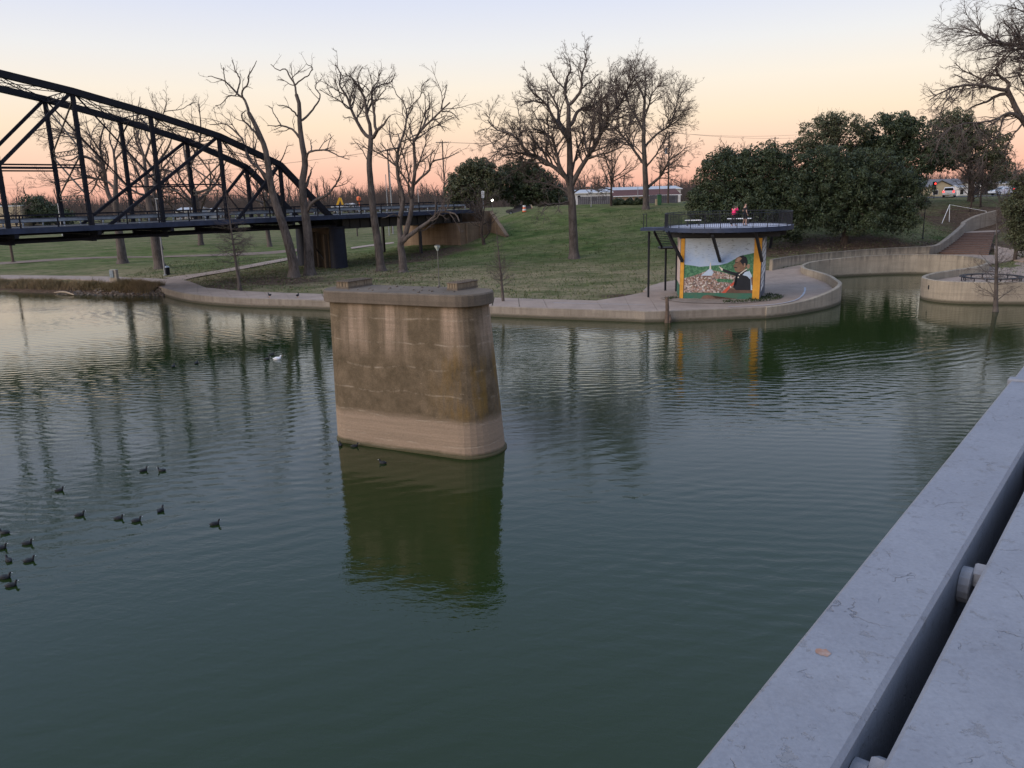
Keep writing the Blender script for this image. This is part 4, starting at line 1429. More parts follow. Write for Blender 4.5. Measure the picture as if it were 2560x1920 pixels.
mb_ = paint('base_band', [(160, 1312), (1745, 1312), (1745, 1172), (160, 1172)], M_grn, 1); mb_.parent = pav
sb = paint('rust_stain', [(640, 1312), (600, 1285), (640, 1235), (720, 1215), (790, 1225), (900, 1285), (1500, 1300), (1500, 1312)], simple('mud_splash', (0.17, 0.10, 0.075), 0.9, 0.4, 2.0), 2); sb.parent = pav
for (x0, x1, xt0, xt1) in ((160, 232, 172, 250), (1610, 1745, 1616, 1762)):
    V = []
    for x, y in ((x0, 1312), (x1, 1312), (xt1, 98), (xt0, 98)):
        u, z = mu(x, y)
        for o_ in (0.0, 0.05):
            q = A_ + eU * u + eN * o_; V.append((q[0], q[1], z))
    obj('pilaster', V, [(1, 3, 5, 7), (0, 6, 4, 2), (0, 2, 3, 1), (2, 4, 5, 3), (4, 6, 7, 5), (6, 0, 1, 7)], M_yel, pav)
# right flank: painted white panes on slate
dS = (C_ - B_); lS = np.linalg.norm(dS); dS = dS / lS; nS = np.array([dS[1], -dS[0]])
for i in range(3):
    for j in range(8):
        u0, u1 = .12 + i * .27, .12 + i * .27 + .235
        z0 = 1.35 + j * .52
        sk = .32
        zz = [z0 + sk * u0 * 1.6, z0 + sk * u1 * 1.6, z0 + .43 + sk * u1 * 1.6, z0 + .43 + sk * u0 * 1.6]
        if max(zz) > 5.75 or (i == 2 and j < 2): continue
        V = [(*(B_ + dS * lS * u + nS * .006), z) for u, z in zip((u0, u1, u1, u0), zz)]
        obj('painted_pane', V, [(0, 1, 2, 3)], M_white, pav)
dL = (L_ - A_); lL = np.linalg.norm(dL); dL /= lL; nL = np.array([-dL[1], dL[0]])
obj('left_flank_paint', [(*(A_ + dL * .02 + nL * .006), 2.0), (*(A_ + dL * lL * .96 + nL * .006), 2.0), (*(A_ + dL * lL * .96 + nL * .006), 5.8), (*(A_ + dL * .02 + nL * .006), 5.8)], [(3, 2, 1, 0)], M_pink, pav)
obj('left_flank_paint', [(*(A_ + dL * .02 + nL * .006), .86), (*(A_ + dL * lL * .96 + nL * .006), .86), (*(A_ + dL * lL * .96 + nL * .006), 1.98), (*(A_ + dL * .02 + nL * .006), 1.98)], [(3, 2, 1, 0)], M_grn, pav)
# deck
DC = np.array([18.38, 68.4]); DR = 5.2; DZ = 6.75
NSEG = 64
ringp = [DC + DR * np.array([math.cos(2 * math.pi * i / NSEG), math.sin(2 * math.pi * i / NSEG)]) for i in range(NSEG)]
MB().prism(ringp, DZ - .12, DZ).build('deck_floor', M_floor, pav)
mb = MB(); V = []; Fc = []
for i in range(NSEG):
    a = 2 * math.pi * i / NSEG; e = np.array([math.cos(a), math.sin(a)])
    for r_, z_ in ((DR + .003, DZ - .32), (DR + .07, DZ - .32), (DR + .07, DZ + .04), (DR + .003, DZ + .04)):
        V.append((*(DC + e * r_), z_))
for i in range(NSEG):
    j = (i + 1) % NSEG
    for k in range(4):
        l = (k + 1) % 4
        Fc.append((i * 4 + k, j * 4 + k, j * 4 + l, i * 4 + l))
obj('rim_beam', V, Fc, M_blue, pav)
for k in range(-4, 5):
    q = DC + eU * k * 1.15
    hl = math.sqrt(max(DR ** 2 - (k * 1.15) ** 2, .1)) - .15
    n2 = np.array([-eU[1], eU[0]])
    MB().bar((*(q - n2 * hl), DZ - .27), (*(q + n2 * hl), DZ - .27), .16, .30).build('joist', M_black, pav)
for k in (-2.1, 0, 2.1):
    n2 = np.array([-eU[1], eU[0]]); q = DC + n2 * k; hl = math.sqrt(DR ** 2 - k * k) - .5
    MB().bar((*(q - eU * hl), DZ - .62), (*(q + eU * hl), DZ - .62), .22, .38).build('girder', M_black, pav)
MB().prism([lerp(A_, C_, .06), lerp(B_, L_, .06), lerp(C_, A_, .06), lerp(L_, B_, .06)], WZ1, DZ - .80).build('bearing_slab', M_black, pav)
# railing
rl = thing('x', (0, 0, 0), None, None); bpy.data.objects.remove(rl); 
V = []
mb = MB()
ringr = [np.array([*(DC + (DR - .06) * np.array([math.cos(2 * math.pi * i / NSEG), math.sin(2 * math.pi * i / NSEG)])), 0]) for i in range(NSEG + 1)]
rr_ = mb.tube([q + np.array([0, 0, DZ + 1.12]) for q in ringr], 0.028, 6, cap=False).build('top_rail', M_black, pav)
MB().tube([q + np.array([0, 0, DZ + .10]) for q in ringr], 0.018, 5, cap=False).build('bottom_rail', M_black, pav)
for i in range(26):
    a = 2 * math.pi * i / 26
    q = DC + (DR - .06) * np.array([math.cos(a), math.sin(a)])
    MB().bar((*q, DZ - .1), (*q, DZ + 1.12), .05, .05).build('rail_post', M_black, pav)
bal = MB().bar((0, 0, DZ + .10), (0, 0, DZ + 1.12), .020, .020)
bal0 = None
for i in range(208):
    if i % 8 == 0: continue
    a = 2 * math.pi * i / 208
    q = DC + (DR - .06) * np.array([math.cos(a), math.sin(a)])
    if bal0 is None:
        bal0 = MB().bar((q[0], q[1], DZ + .10), (q[0], q[1], DZ + 1.12), .020, .020).build('baluster', M_black, rr_)
        q0 = q
    else:
        c_ = bal0.copy(); COL.objects.link(c_); c_.location = (q[0] - q0[0], q[1] - q0[1], 0)
# struts
for (a, Ya, b_, Yb) in ((ZP(500, 452), 66.0, ZP(672, 800), 67.35), (ZP(1020, 500), 63.9, ZP(1107, 800), 66.35), (ZP(1512, 440), 63.9, ZP(1590, 800), 65.2), (ZP(1728, 415), 67.2, ZP(1680, 640), 68.9)):
    p0, p1 = atY(*a, Ya), atY(*b_, Yb)
    MB().bar(p0, p1, .20, .20).build('strut', M_black, pav)
# landing and stair flight on the left
lc = atY(*ZP(345, 428), 69.0)
MB().box((lc[0] + .2, 69.3, DZ - .12), (2.3, 1.7, .24), (*eU, 0)).build('stair_landing', M_blue, pav)
for (x, y) in ((-.9, -.75), (-.9, .75), (.9, -.9)):
    MB().bar((lc[0] + .2 + eU[0] * x + y * .33, 69.3 + eU[1] * x + y, DZ), (lc[0] + .2 + eU[0] * x + y * .33, 69.3 + eU[1] * x + y, DZ + 1.1), .05, .05).build('rail_post', M_black, pav)
MB().bar((lc[0] - .95, 68.9, DZ + 1.1), (lc[0] - .4, 70.4, DZ + 1.1), .05, .05).build('landing_rail', M_black, pav)
s0 = atY(*ZP(345, 452), 70.3); s1 = atY(*ZP(440, 645), 72.3)
for dx in (0.0, 1.15):
    MB().bar(s0 + np.array([dx, .25 * dx, 0]), s1 + np.array([dx, .25 * dx, 0]), .06, .30).build('stringer', M_black, pav)
for k in range(10):
    q = lerp(s0, s1, (k + .5) / 10)
    MB().box(q + np.array([.58, .14, .03]), (1.12, .27, .04), (1, .25, 0)).build('tread', M_steel, pav)
s2 = atY(*ZP(440, 640), 72.5); s3 = atY(*ZP(640, 632), 72.9)
MB().box(((s2 + s3) / 2) + np.array([.2, .5, -.06]), (abs(s3[0] - s2[0]) + .7, 1.5, .14), (1, 0, 0)).build('stair_landing', M_black, pav)
for (bx, tx) in ((ZP(280, 1208), ZP(272, 455)), (ZP(475, 1135), ZP(474, 650)), (ZP(600, 1143), ZP(597, 640))):
    g = onz(*bx, .88); 
    zt = atY(*tx, g[1])[2]
    MB().bar((g[0], g[1], .7), (g[0], g[1], zt), .14, .14).build('post', M_black, pav)
# planted strip of soil round the block
V = [(*(DC + np.array([-.5, -1.2]) + np.array([math.cos(a) * 5.0 * (1 + .05 * math.sin(5 * a)), math.sin(a) * 3.6 * (1 + .06 * math.cos(4 * a))])), .905) for a in np.linspace(0, 2 * math.pi, 48, endpoint=False)]
o = obj('planting_bed', V, [tuple(range(48))], simple('pale_soil', (.27, .215, .175), .95, .35, 1.5, bmp=.3)); tag(o, kind='structure')

# chalk line along the walk and curved blue-white mark
def strip(name, pts, w_, mat_, z):
    P_ = catmull([onz(*p, z) for p in pts], 24); V = []
    for i, q in enumerate(P_):
        d = (P_[min(i + 1, 23)] - P_[max(i - 1, 0)])[:2]; d /= np.linalg.norm(d); n2 = np.array([-d[1], d[0]]) * w_ / 2 * (.7 + .6 * rnd.random())
        V += [(*(q[:2] + n2), z), (*(q[:2] - n2), z)]
    return obj(name, V, [(2 * i, 2 * i + 2, 2 * i + 3, 2 * i + 1) for i in range(23)], mat_, walk)
M_chalk = simple('worn_chalk', (0.40, 0.41, 0.45), .9, .3, 6.0)
strip('chalk_line', [Z6(1050, 1094), Z6(1450, 1104), Z6(1850, 1110)], .10, M_chalk, .858)
strip('chalk_mark', [ZP(2085, 1075), ZP(2080, 1150), ZP(2020, 1220), ZP(1900, 1265), ZP(1650, 1300), ZP(1200, 1320)], .14, M_chalk, .93)

# two benches on the deck
for (px0, px1, py, Yb, lab) in ((ZP(705, 0)[0], ZP(890, 0)[0], ZP(0, 342)[1], 70.6, 'pale slab bench near the stair side of the round deck'), (ZP(1195, 0)[0], ZP(1465, 0)[0], ZP(0, 326)[1], 71.6, 'pale slab bench behind the two people on the round deck')):
    a, b_ = atY(px0, py + 4, Yb), atY(px1, py, Yb)
    zt = DZ + .46
    c_ = (a + b_) / 2; L2 = abs(b_[0] - a[0])
    bn_ = thing('deck_bench', (c_[0], c_[1], DZ), lab, 'bench', 'benches on the viewing deck')
    MB().box((c_[0], c_[1], zt), (L2, .42, .07), (*eU, 0), bev=.01).build('seat', M_white, bn_)
    for k in (-.36, .36):
        MB().box((c_[0] + eU[0] * L2 * k, c_[1] + eU[1] * L2 * k, DZ + .21), (.10, .34, .43), (*eU, 0)).build('leg', M_black, bn_)


# ------------------------------------------------------------------ people
def skin_geo(joints, edges, sub=1):
    names = list(joints)
    me = bpy.data.meshes.new('tmp')
    me.from_pydata([joints[n][0] for n in names], [(names.index(a), names.index(b)) for a, b in edges], [])
    o = bpy.data.objects.new('tmp', me); COL.objects.link(o)
    mo = o.modifiers.new('s', 'SKIN'); mo.use_smooth_shade = True
    for i, n in enumerate(names):
        r = joints[n][1]
        r = (r, r) if np.isscalar(r) else r
        me.skin_vertices[0].data[i].radius = r
    me.skin_vertices[0].data[0].use_root = True
    s_ = o.modifiers.new('u', 'SUBSURF'); s_.levels = sub; s_.render_levels = sub
    dg = bpy.context.evaluated_depsgraph_get()
    ev = o.evaluated_get(dg); m2 = ev.to_mesh()
    V = np.array([v.co for v in m2.vertices]); Fc = [tuple(p.vertices) for p in m2.polygons]
    ev.to_mesh_clear()
    bpy.data.objects.remove(o); bpy.data.meshes.remove(me)
    return V, Fc


M_skin = simple('skin', (0.42, 0.25, 0.18), .6, .15, 8)
M_hot = simple('hot_pink_cloth', (0.80, 0.030, 0.16), .8, .25, 6, col2=(0.62, .02, .11))
M_blk = simple('black_cloth', (0.012, 0.012, 0.015), .85, .3, 6)
M_hair = simple('dark_hair', (0.018, 0.012, 0.009), .6, .3, 20)
M_sole = simple('pale_shoe', (0.45, 0.28, 0.24), .7, .2, 8)


def person(loc, rz, h, label, pose):
    root = thing('person', loc, label, 'person')
    k = h / 1.75
    J = {}
    def j(n, x, y, z, r): J[n] = ((x * k, y * k, z * k), tuple(q * k for q in r) if not np.isscalar(r) else r * k)
    j('pelvis', 0, 0, .96, (.155, .105)); j('waist', 0, .005, 1.10, (.135, .10)); j('chest', 0, .005, 1.30, (.165, .115)); j('collar', 0, 0, 1.44, (.12, .09)); j('neck', 0, .012, 1.52, .055); j('skull0', 0, .03, 1.585, (.066, .078)); j('skull', 0, .025, 1.665, (.077, .094)); j('crown', 0, .018, 1.73, (.055, .066))
    E_ = [('pelvis', 'waist'), ('waist', 'chest'), ('chest', 'collar'), ('collar', 'neck'), ('neck', 'skull0'), ('skull0', 'skull'), ('skull', 'crown')]
    for s_, nm in ((-1, 'L'), (1, 'R')):
        sp = pose['stride'] * s_
        j('hip' + nm, .095 * s_, 0, .90, .088); j('knee' + nm, .105 * s_, .02 + sp * .55, .50, .058); j('calf' + nm, .105 * s_, .0 + sp * .75, .36, .056); j('ank' + nm, .105 * s_, -.02 + sp, .09, .036); j('toe' + nm, .12 * s_, .13 + sp, .035, (.042, .028))
        E_ += [('pelvis', 'hip' + nm), ('hip' + nm, 'knee' + nm), ('knee' + nm, 'calf' + nm), ('calf' + nm, 'ank' + nm), ('ank' + nm, 'toe' + nm)]
        j('sh' + nm, .185 * s_, 0, 1.42, .058)
        el, wr = pose['arm' + nm]
        j('el' + nm, el[0], el[1], el[2], .042); j('wr' + nm, wr[0], wr[1], wr[2], .030)
        hd = np.array(wr) - np.array(el); hd /= np.linalg.norm(hd)
        pl_ = np.array(wr) + hd * .075
        j('palm' + nm, *pl_, (.040, .022))
        E_ += [('collar', 'sh' + nm), ('sh' + nm, 'el' + nm), ('el' + nm, 'wr' + nm), ('wr' + nm, 'palm' + nm)]
    V, Fc = skin_geo(J, E_)
    mb = MB(); mb.add(V, Fc)
    for s_, nm in ((-1, 'L'), (1, 'R')):          # five fingers per hand
        pl_ = np.array(J['palm' + nm][0]); wr = np.array(J['wr' + nm][0])
        hd = pl_ - wr; hd /= np.linalg.norm(hd)
        sd_ = np.cross(hd, [0, 1, .2]); sd_ /= np.linalg.norm(sd_); up_ = np.cross(sd_, hd)
        for q in range(4):
            b0 = pl_ + sd_ * (q - 1.5) * .019 * k + hd * .01
            ln = (.075, .085, .08, .062)[q] * k
            mb.tube([b0, b0 + hd * ln * .5 + up_ * .006, b0 + hd * ln * .85 + up_ * .024], [.009, .0085, .006], 6)
        b0 = wr + hd * .03 * k + sd_ * .035 * s_
        mb.tube([b0, b0 + hd * .03 + sd_ * .025 * s_, b0 + hd * .065 + sd_ * .03 * s_], [.011, .010, .007], 6)
    # nose, eyes, mouth and ears
    fz = 1.645 * k
    mb.tube([(0, .115 * k, fz + .01), (0, .138 * k, fz - .028), (0, .112 * k, fz - .036)], [.008, .013, .008], 6)
    for s_ in (-1, 1):
        mb.lathe((s_ * .080 * k, .02 * k, fz - .01), [(.006, -.02), (.026, -.008), (.024, .006), (.004, .012)], 8, axis=(s_, 0.2, 0))
    def place(o):
        o.data.transform(Matrix.Rotation(rz, 4, 'Z')); return o
    def pobj(name, V, Fc, m_):
        o = obj(name, np.asarray(V) + ORG[root.name], Fc, m_, root, True); return place(o)
    body = pobj('body', np.concatenate(mb.v), mb.f, M_skin)
    # face marks
    mb = MB()
    for s_ in (-1, 1): mb.lathe((s_ * .030 * k, .108 * k, fz + .012), [(.004, 0), (.010, .004), (.003, .009)], 8, axis=(0, 1, 0))
    mb.box((0, .112 * k, fz - .068), (.045, .012, .010))
    pobj('face_features', np.concatenate(mb.v), mb.f, M_hair)
    grow = lambda n, a: (J[n][0], tuple(q + a * k for q in (J[n][1] if not np.isscalar(J[n][1]) else (J[n][1],) * 2)))
    # upper garment
    T = {n: grow(n, .022) for n in ('pelvis', 'waist', 'chest', 'collar', 'shL', 'shR')}
    T['hem'] = (tuple(np.array((0, 0, pose['hem'] * k))), (.185 * k, .135 * k))
    E2 = [('hem', 'pelvis'), ('pelvis', 'waist'), ('waist', 'chest'), ('chest', 'collar'), ('collar', 'shL'), ('collar', 'shR')]
    T = dict([('pelvis', T['pelvis'])] + [(n, v) for n, v in T.items() if n != 'pelvis'])
    for nm in 'LR':
        T['el' + nm] = grow('el' + nm, .020)
        if pose['sleeve'] > 1: T['wr' + nm] = grow('wr' + nm, .016); E2 += [('sh' + nm, 'el' + nm), ('el' + nm, 'wr' + nm)]
        else:
            a = np.array(J['sh' + nm][0]); b_ = np.array(J['el' + nm][0]); T['el' + nm] = (tuple(a + (b_ - a) * .7), .064 * k); E2 += [('sh' + nm, 'el' + nm)]
    V, Fc = skin_geo(T, E2); pobj('top', V, Fc, pose['top'])
    # lower garment
    Bt = {'pelvis': grow('pelvis', .014)}
    E3 = []
    for nm in 'LR':
        Bt['hip' + nm] = grow('hip' + nm, .020); Bt['knee' + nm] = grow('knee' + nm, .022); E3 += [('pelvis', 'hip' + nm), ('hip' + nm, 'knee' + nm)]
        if pose['long']:
            Bt['calf' + nm] = grow('calf' + nm, .014); Bt['ank' + nm] = grow('ank' + nm, .016); E3 += [('knee' + nm, 'calf' + nm), ('calf' + nm, 'ank' + nm)]
    V, Fc = skin_geo(Bt, E3); pobj('trousers' if pose['long'] else 'shorts', V, Fc, M_blk)
    for nm in 'LR':
        a, b_ = np.array(J['ank' + nm][0]), np.array(J['toe' + nm][0])
        V, Fc = skin_geo({'h': ((a[0], a[1] - .045, .042), (.040, .040)), 'm': ((a[0], a[1] + .05, .046), (.046, .042)), 't': ((b_[0], b_[1] + .03, .036), (.044, .032))}, [('h', 'm'), ('m', 't')])
        V[:, 2] = np.maximum(V[:, 2], 0.0)
        pobj('shoe', V, Fc, pose['shoe'])
    Hh = {'c': ((0, .000, 1.70 * k), (.088 * k, .100 * k)), 'b': ((0, -.035, 1.63 * k), (.080 * k, .075 * k))}
    E4 = [('c', 'b')]
    if pose['hair'] == 'long': Hh['d'] = ((0, -.06, 1.50 * k), (.070, .05)); Hh['e'] = ((0, -.075, 1.38 * k), (.045, .03)); E4 += [('b', 'd'), ('d', 'e')]
    V, Fc = skin_geo(Hh, E4); V[:, 2] += .025; pobj('hair', V, Fc, M_hair)
    return root


w_loc = onz(*ZP(1262, 390), DZ); m_loc = onz(*ZP(1390, 388), DZ)
woman = person(w_loc, math.radians(-58), 1.67, 'person in a hot pink top and black trousers holding a phone up to the face', dict(stride=.10, armL=((-.27, .16, 1.28), (-.10, .30, 1.50)), armR=((.27, .18, 1.30), (.07, .31, 1.52)), hem=.80, sleeve=2, top=M_hot, long=True, shoe=M_sole, hair='long'))
ph = np.array([0.0, .36, 1.56]) ; ca, sa = math.cos(math.radians(-58)), math.sin(math.radians(-58))
phw = w_loc + np.array([ph[0] * ca - ph[1] * sa, ph[0] * sa + ph[1] * ca, ph[2] * 1.67 / 1.75])
tag(MB().box(phw, (.16, .010, .08), (ca, sa, 0), bev=.003).build('phone', M_glass), 'dark phone held up in both hands by the person in pink', 'phone')
man = person(m_loc, math.radians(-75), 1.80, 'person in a black t-shirt and black shorts standing beside the person in pink', dict(stride=.06, armL=((-.25, -.04, 1.14), (-.25, .05, .90)), armR=((.25, -.04, 1.14), (.25, .06, .90)), hem=.86, sleeve=1, top=M_blk, long=False, shoe=M_blk, hair='short'))

# ------------------------------------------------------------------ trees
def nrm(v): return v / (np.linalg.norm(v, axis=-1, keepdims=True) + 1e-9)


def spawn(P, R, per, rs_, t0=.25, t1=1.0, ang=(25, 60), ratio=.5, lmin=.3, lmax=9.0, M=6, wig=.16, up=.05, rk=.6, rmin=.012, taper=.35, sizefac=True):
    """grow children on every parent polyline; P [N,M,3], R [N,M]"""
    N_, Mp = P.shape[:2]
    plen = np.linalg.norm(np.diff(P, axis=1), axis=2).sum(1)
    cnt = np.maximum(1, np.round(per * (plen if sizefac else 1) * rs_.uniform(.8, 1.2, N_))).astype(int)
    idx = np.repeat(np.arange(N_), cnt)
    K = len(idx)
    t = rs_.uniform(t0, t1, K) ** .85
    f = t * (Mp - 1); i0 = np.minimum(f.astype(int), Mp - 2); fr = (f - i0)[:, None]
    pos = P[idx, i0] * (1 - fr) + P[idx, i0 + 1] * fr
    rad = R[idx, i0] * (1 - fr[:, 0]) + R[idx, i0 + 1] * fr[:, 0]
    tan = nrm(P[idx, i0 + 1] - P[idx, i0])
    rv = nrm(rs_.normal(size=(K, 3)))
    perp = nrm(rv - tan * (rv * tan).sum(1, keepdims=True))
    a = np.radians(rs_.uniform(*ang, K))[:, None]
    d = nrm(tan * np.cos(a) + perp * np.sin(a))
    L = np.clip(plen[idx] * ratio * rs_.uniform(.55, 1.25, K) * (1.15 - .6 * t), lmin, lmax)
    pts = [pos]
    st_ = (L / (M - 1))[:, None]
    for k in range(M - 1):
        d = nrm(d + rs_.normal(size=(K, 3)) * wig + np.array([0, 0, up]))
        pts.append(pts[-1] + d * st_)
    C = np.stack(pts, 1)
    r0 = np.maximum(np.minimum(rad * rk, L * .022 + .006), rmin)
    CR = np.maximum(r0[:, None] * (1 - (1 - taper) * np.linspace(0, 1, M)[None]), rmin * .8)
    return C, CR


def tubes(name, sets, mat_, parent, tri=None):
    Vs, Qs, n0 = [], [], 0
    for P, R, S in sets:
        V, Q_ = tube_np(P, R, S)
        Vs.append(V); Qs.append(Q_ + n0); n0 += len(V)
    fs = [np.concatenate(Qs)]
    if tri is not None:
        Vs.append(tri.reshape(-1, 3)); fs.append(np.arange(len(tri) * 3).reshape(-1, 3) + n0)
    return obj(name, np.concatenate(Vs), fs, mat_, parent, True)


def limb_pts(zf, px, Y0, Y1, n, rs_, wob=.10):
    """photo polyline -> 3D, depth running from Y0 to Y1"""
    k = np.linspace(0, 1, len(px))
    P = np.array([atY(*zf(*p), Y0 + (Y1 - Y0) * q) for p, q in zip(px, k)])
    C = catmull(P, n)
    wb = np.cumsum(rs_.normal(size=(n, 3)) * wob * .35, axis=0); wb -= np.linspace(0, 1, n)[:, None] * wb[-1]
    return C + wb


def spikes(C, per, rs_, w=.008, L=(.28, .85)):
    """finest twigs: slivers growing from the last branch level"""
    D, _ = spawn(C, np.full(C.shape[:2], .01), per, rs_, .1, 1, (15, 55), .8, L[0], L[1], 2, .1, .05, .7, w, sizefac=False)
    K = len(D)
    s_ = nrm(rs_.normal(size=(K, 3))) * w
    return np.stack([D[:, 0] - s_, D[:, 0] + s_, D[:, 1]], 1)


def traced_tree(label, zf, base, trunk, limbs, r0, rt, seed, l1=1.0, l2=1.6, l3=3.2, spread=5.0, droop=.04, base_z=None, twr=.014, mats=None, flare=True, basepos=None, group=None, name='bare_tree', lim3=2.2, fine=2.2):
    rs_ = np.random.RandomState(seed)
    g = gpix(*base) if basepos is None else np.array(basepos, float)
    Yb = g[1]
    T = limb_pts(zf, trunk, Yb, Yb + rs_.uniform(-.6, .6), 22, rs_, .05)
    T = np.vstack([g + np.array([0, 0, -.35]), g + np.array([0, 0, .05]), T[1:]])
    nT = len(T)
    rr = np.concatenate([[r0 * 1.7, r0 * 1.38], np.linspace(r0 * 1.02, rt, nT - 2)])
    tk = thing(name, g, label, 'tree', group)
    allp = [(T, rr)]
    NP = 16
    LP, LR = [], []
    Ts = [T]; TRs = [rr]
    for li in limbs:
        px = li['p']
        a0 = atY(*zf(*px[0]), Yb)
        # attach to the nearest earlier limb as seen in the picture
        best = None
        for PP, RRr in zip(Ts, TRs):
            d = np.linalg.norm(PP[:, [0, 2]] - a0[[0, 2]], axis=1)
            k = int(np.argmin(d))
            if best is None or d[k] < best[0]: best = (d[k], PP[k], RRr[k])
        Y0 = best[1][1]
        dep = li.get('d', rs_.uniform(-1, 1) * spread)
        C = limb_pts(zf, px, Y0, Y0 + dep, NP, rs_, .12)
        C[0] = best[1]
        ra = min(li.get('r', r0 * .45), best[2] * .9)
        R = np.linspace(ra, max(.035, ra * .22), NP)
        Ts.append(C); TRs.append(R)
        LP.append(C); LR.append(R)
    LP = np.array(LP); LR = np.array(LR)
    V, Q_ = tube_np(T[None], rr[None], 12)
    V2, Q2 = tube_np(LP, LR, 8)
    obj('trunk', np.concatenate([V, V2]), np.concatenate([Q_, Q2 + len(V)]), (mats or (M_bark, M_twig))[0], tk, True)
    # crown: secondary branches and twigs
    src = [LP]; srr = [LR]
    A, AR = spawn(LP, LR, l1 * 1.5, rs_, .15, 1.0, (25, 62), .44, .9, 6.5, 8, .17, droop, .6, .02)
    B, BR = spawn(A, AR, l2 * 1.35, rs_, .15, 1.0, (22, 60), .45, .4, lim3, 6, .2, droop, .65, .014)
    C, CR = spawn(B, BR, l3 * 1.15, rs_, .1, 1.0, (20, 60), .5, .22, 1.1, 4, .2, droop, .7, twr * .75)
    cr_o = tubes('crown', [(A, AR, 5), (B, BR, 4), (C, CR, 3)], (mats or (M_bark, M_twig))[1], tk, spikes(C, fine, rs_))
    return tk


SETR = dict
big = lambda p, r=None, d=None: {k: v for k, v in (('p', p), ('r', r), ('d', d)) if v is not None}
# the four tall trees in front of the bridge
traced_tree('tall leaning bare tree tilted to the left against the truss', Z2, Z4(882, 735), [(889, 1975), (870, 1850), (840, 1720), (790, 1540), (700, 1260), (655, 1000), (630, 860), (560, 700), (490, 560)],
            [big([(490, 560), (440, 450), (380, 390), (300, 300), (220, 260), (140, 245)], .16, 2.5), big([(440, 450), (440, 380), (480, 320), (490, 250), (530, 180), (558, 110)], .13, -1.5), big([(380, 390), (410, 300), (400, 250), (360, 170), (345, 105)], .10, 1.0),
             big([(620, 840), (540, 740), (445, 630), (430, 575), (470, 540)], .18, -1.5), big([(690, 1180), (590, 1060), (480, 950), (430, 800), (360, 720), (280, 655), (155, 662)], .20, 3.0), big([(300, 300), (280, 220), (275, 170)], .06), big([(380, 400), (300, 420), (240, 480), (200, 500)], .07, 2)],
            .58, .22, 11, .55, 1.2, 2.6, 3.0)
traced_tree('tall bare tree with a split pale lower trunk beside the leaning tree', Z2, Z4(1020, 716), [(1019, 1955), (1010, 1800), (1000, 1600), (975, 1400), (955, 1200), (980, 1000), (960, 850), (940, 730), (930, 600), (930, 500), (900, 400)],
            [big([(900, 400), (890, 320), (850, 250), (810, 180), (750, 190), (680, 140)], .12, 1.5), big([(890, 320), (950, 280), (1020, 230), (1040, 180), (985, 135)], .10, -1.5), big([(930, 640), (1000, 580), (1060, 510), (1105, 440), (1110, 380), (1070, 330), (1120, 270)], .14, 2.0),
             big([(920, 600), (850, 530), (780, 500), (740, 490)], .11, -1.5), big([(950, 800), (880, 720), (800, 680), (740, 670), (650, 672)], .16, 2.2), big([(760, 660), (725, 590), (690, 520), (660, 500)], .07, 1), big([(985, 1020), (1000, 920), (1040, 890), (1170, 875), (1270, 930), (1360, 962)], .15, -2.5),
             big([(985, 1200), (1015, 1100), (1035, 1030)], .20, .3), big([(1000, 1420), (1060, 1330), (1180, 1260), (1265, 1130), (1290, 1060)], .22, -2), big([(1040, 890), (1020, 840), (1030, 790)], .08), big([(1170, 875), (1200, 800), (1190, 740)], .05)],
            .60, .20, 12, .5, 1.1, 2.6, 3.0)
traced_tree('tall bare tree forking high up, right of the bridge pier', Z2, Z4(1636, 682), [(1636, 1926), (1620, 1800), (1600, 1650), (1570, 1450), (1548, 1200), (1530, 1000), (1540, 860), (1545, 780)],
            [big([(1530, 800), (1440, 670), (1380, 540), (1340, 430), (1270, 340), (1285, 240), (1240, 145)], .22, 2.0), big([(1545, 780), (1540, 680), (1510, 560), (1490, 420), (1430, 310), (1390, 260), (1320, 220)], .24, -1.0), big([(1510, 560), (1550, 450), (1550, 350), (1600, 290), (1620, 190)], .15, 1.5), big([(1490, 380), (1445, 290), (1470, 165)], .10, -1),
             big([(1560, 780), (1600, 720), (1660, 650), (1712, 585)], .24, -2.0), big([(1590, 720), (1580, 600), (1560, 480), (1560, 380), (1640, 320), (1720, 290), (1758, 215)], .18, 2.0), big([(1560, 480), (1640, 420), (1680, 330)], .09, -2), big([(1380, 540), (1300, 480), (1240, 300), (1235, 230)], .08, -2), big([(1530, 1000), (1470, 900), (1400, 800)], .06, 1)],
            .50, .28, 13, 1.0, 1.5, 3.0, 3.0)
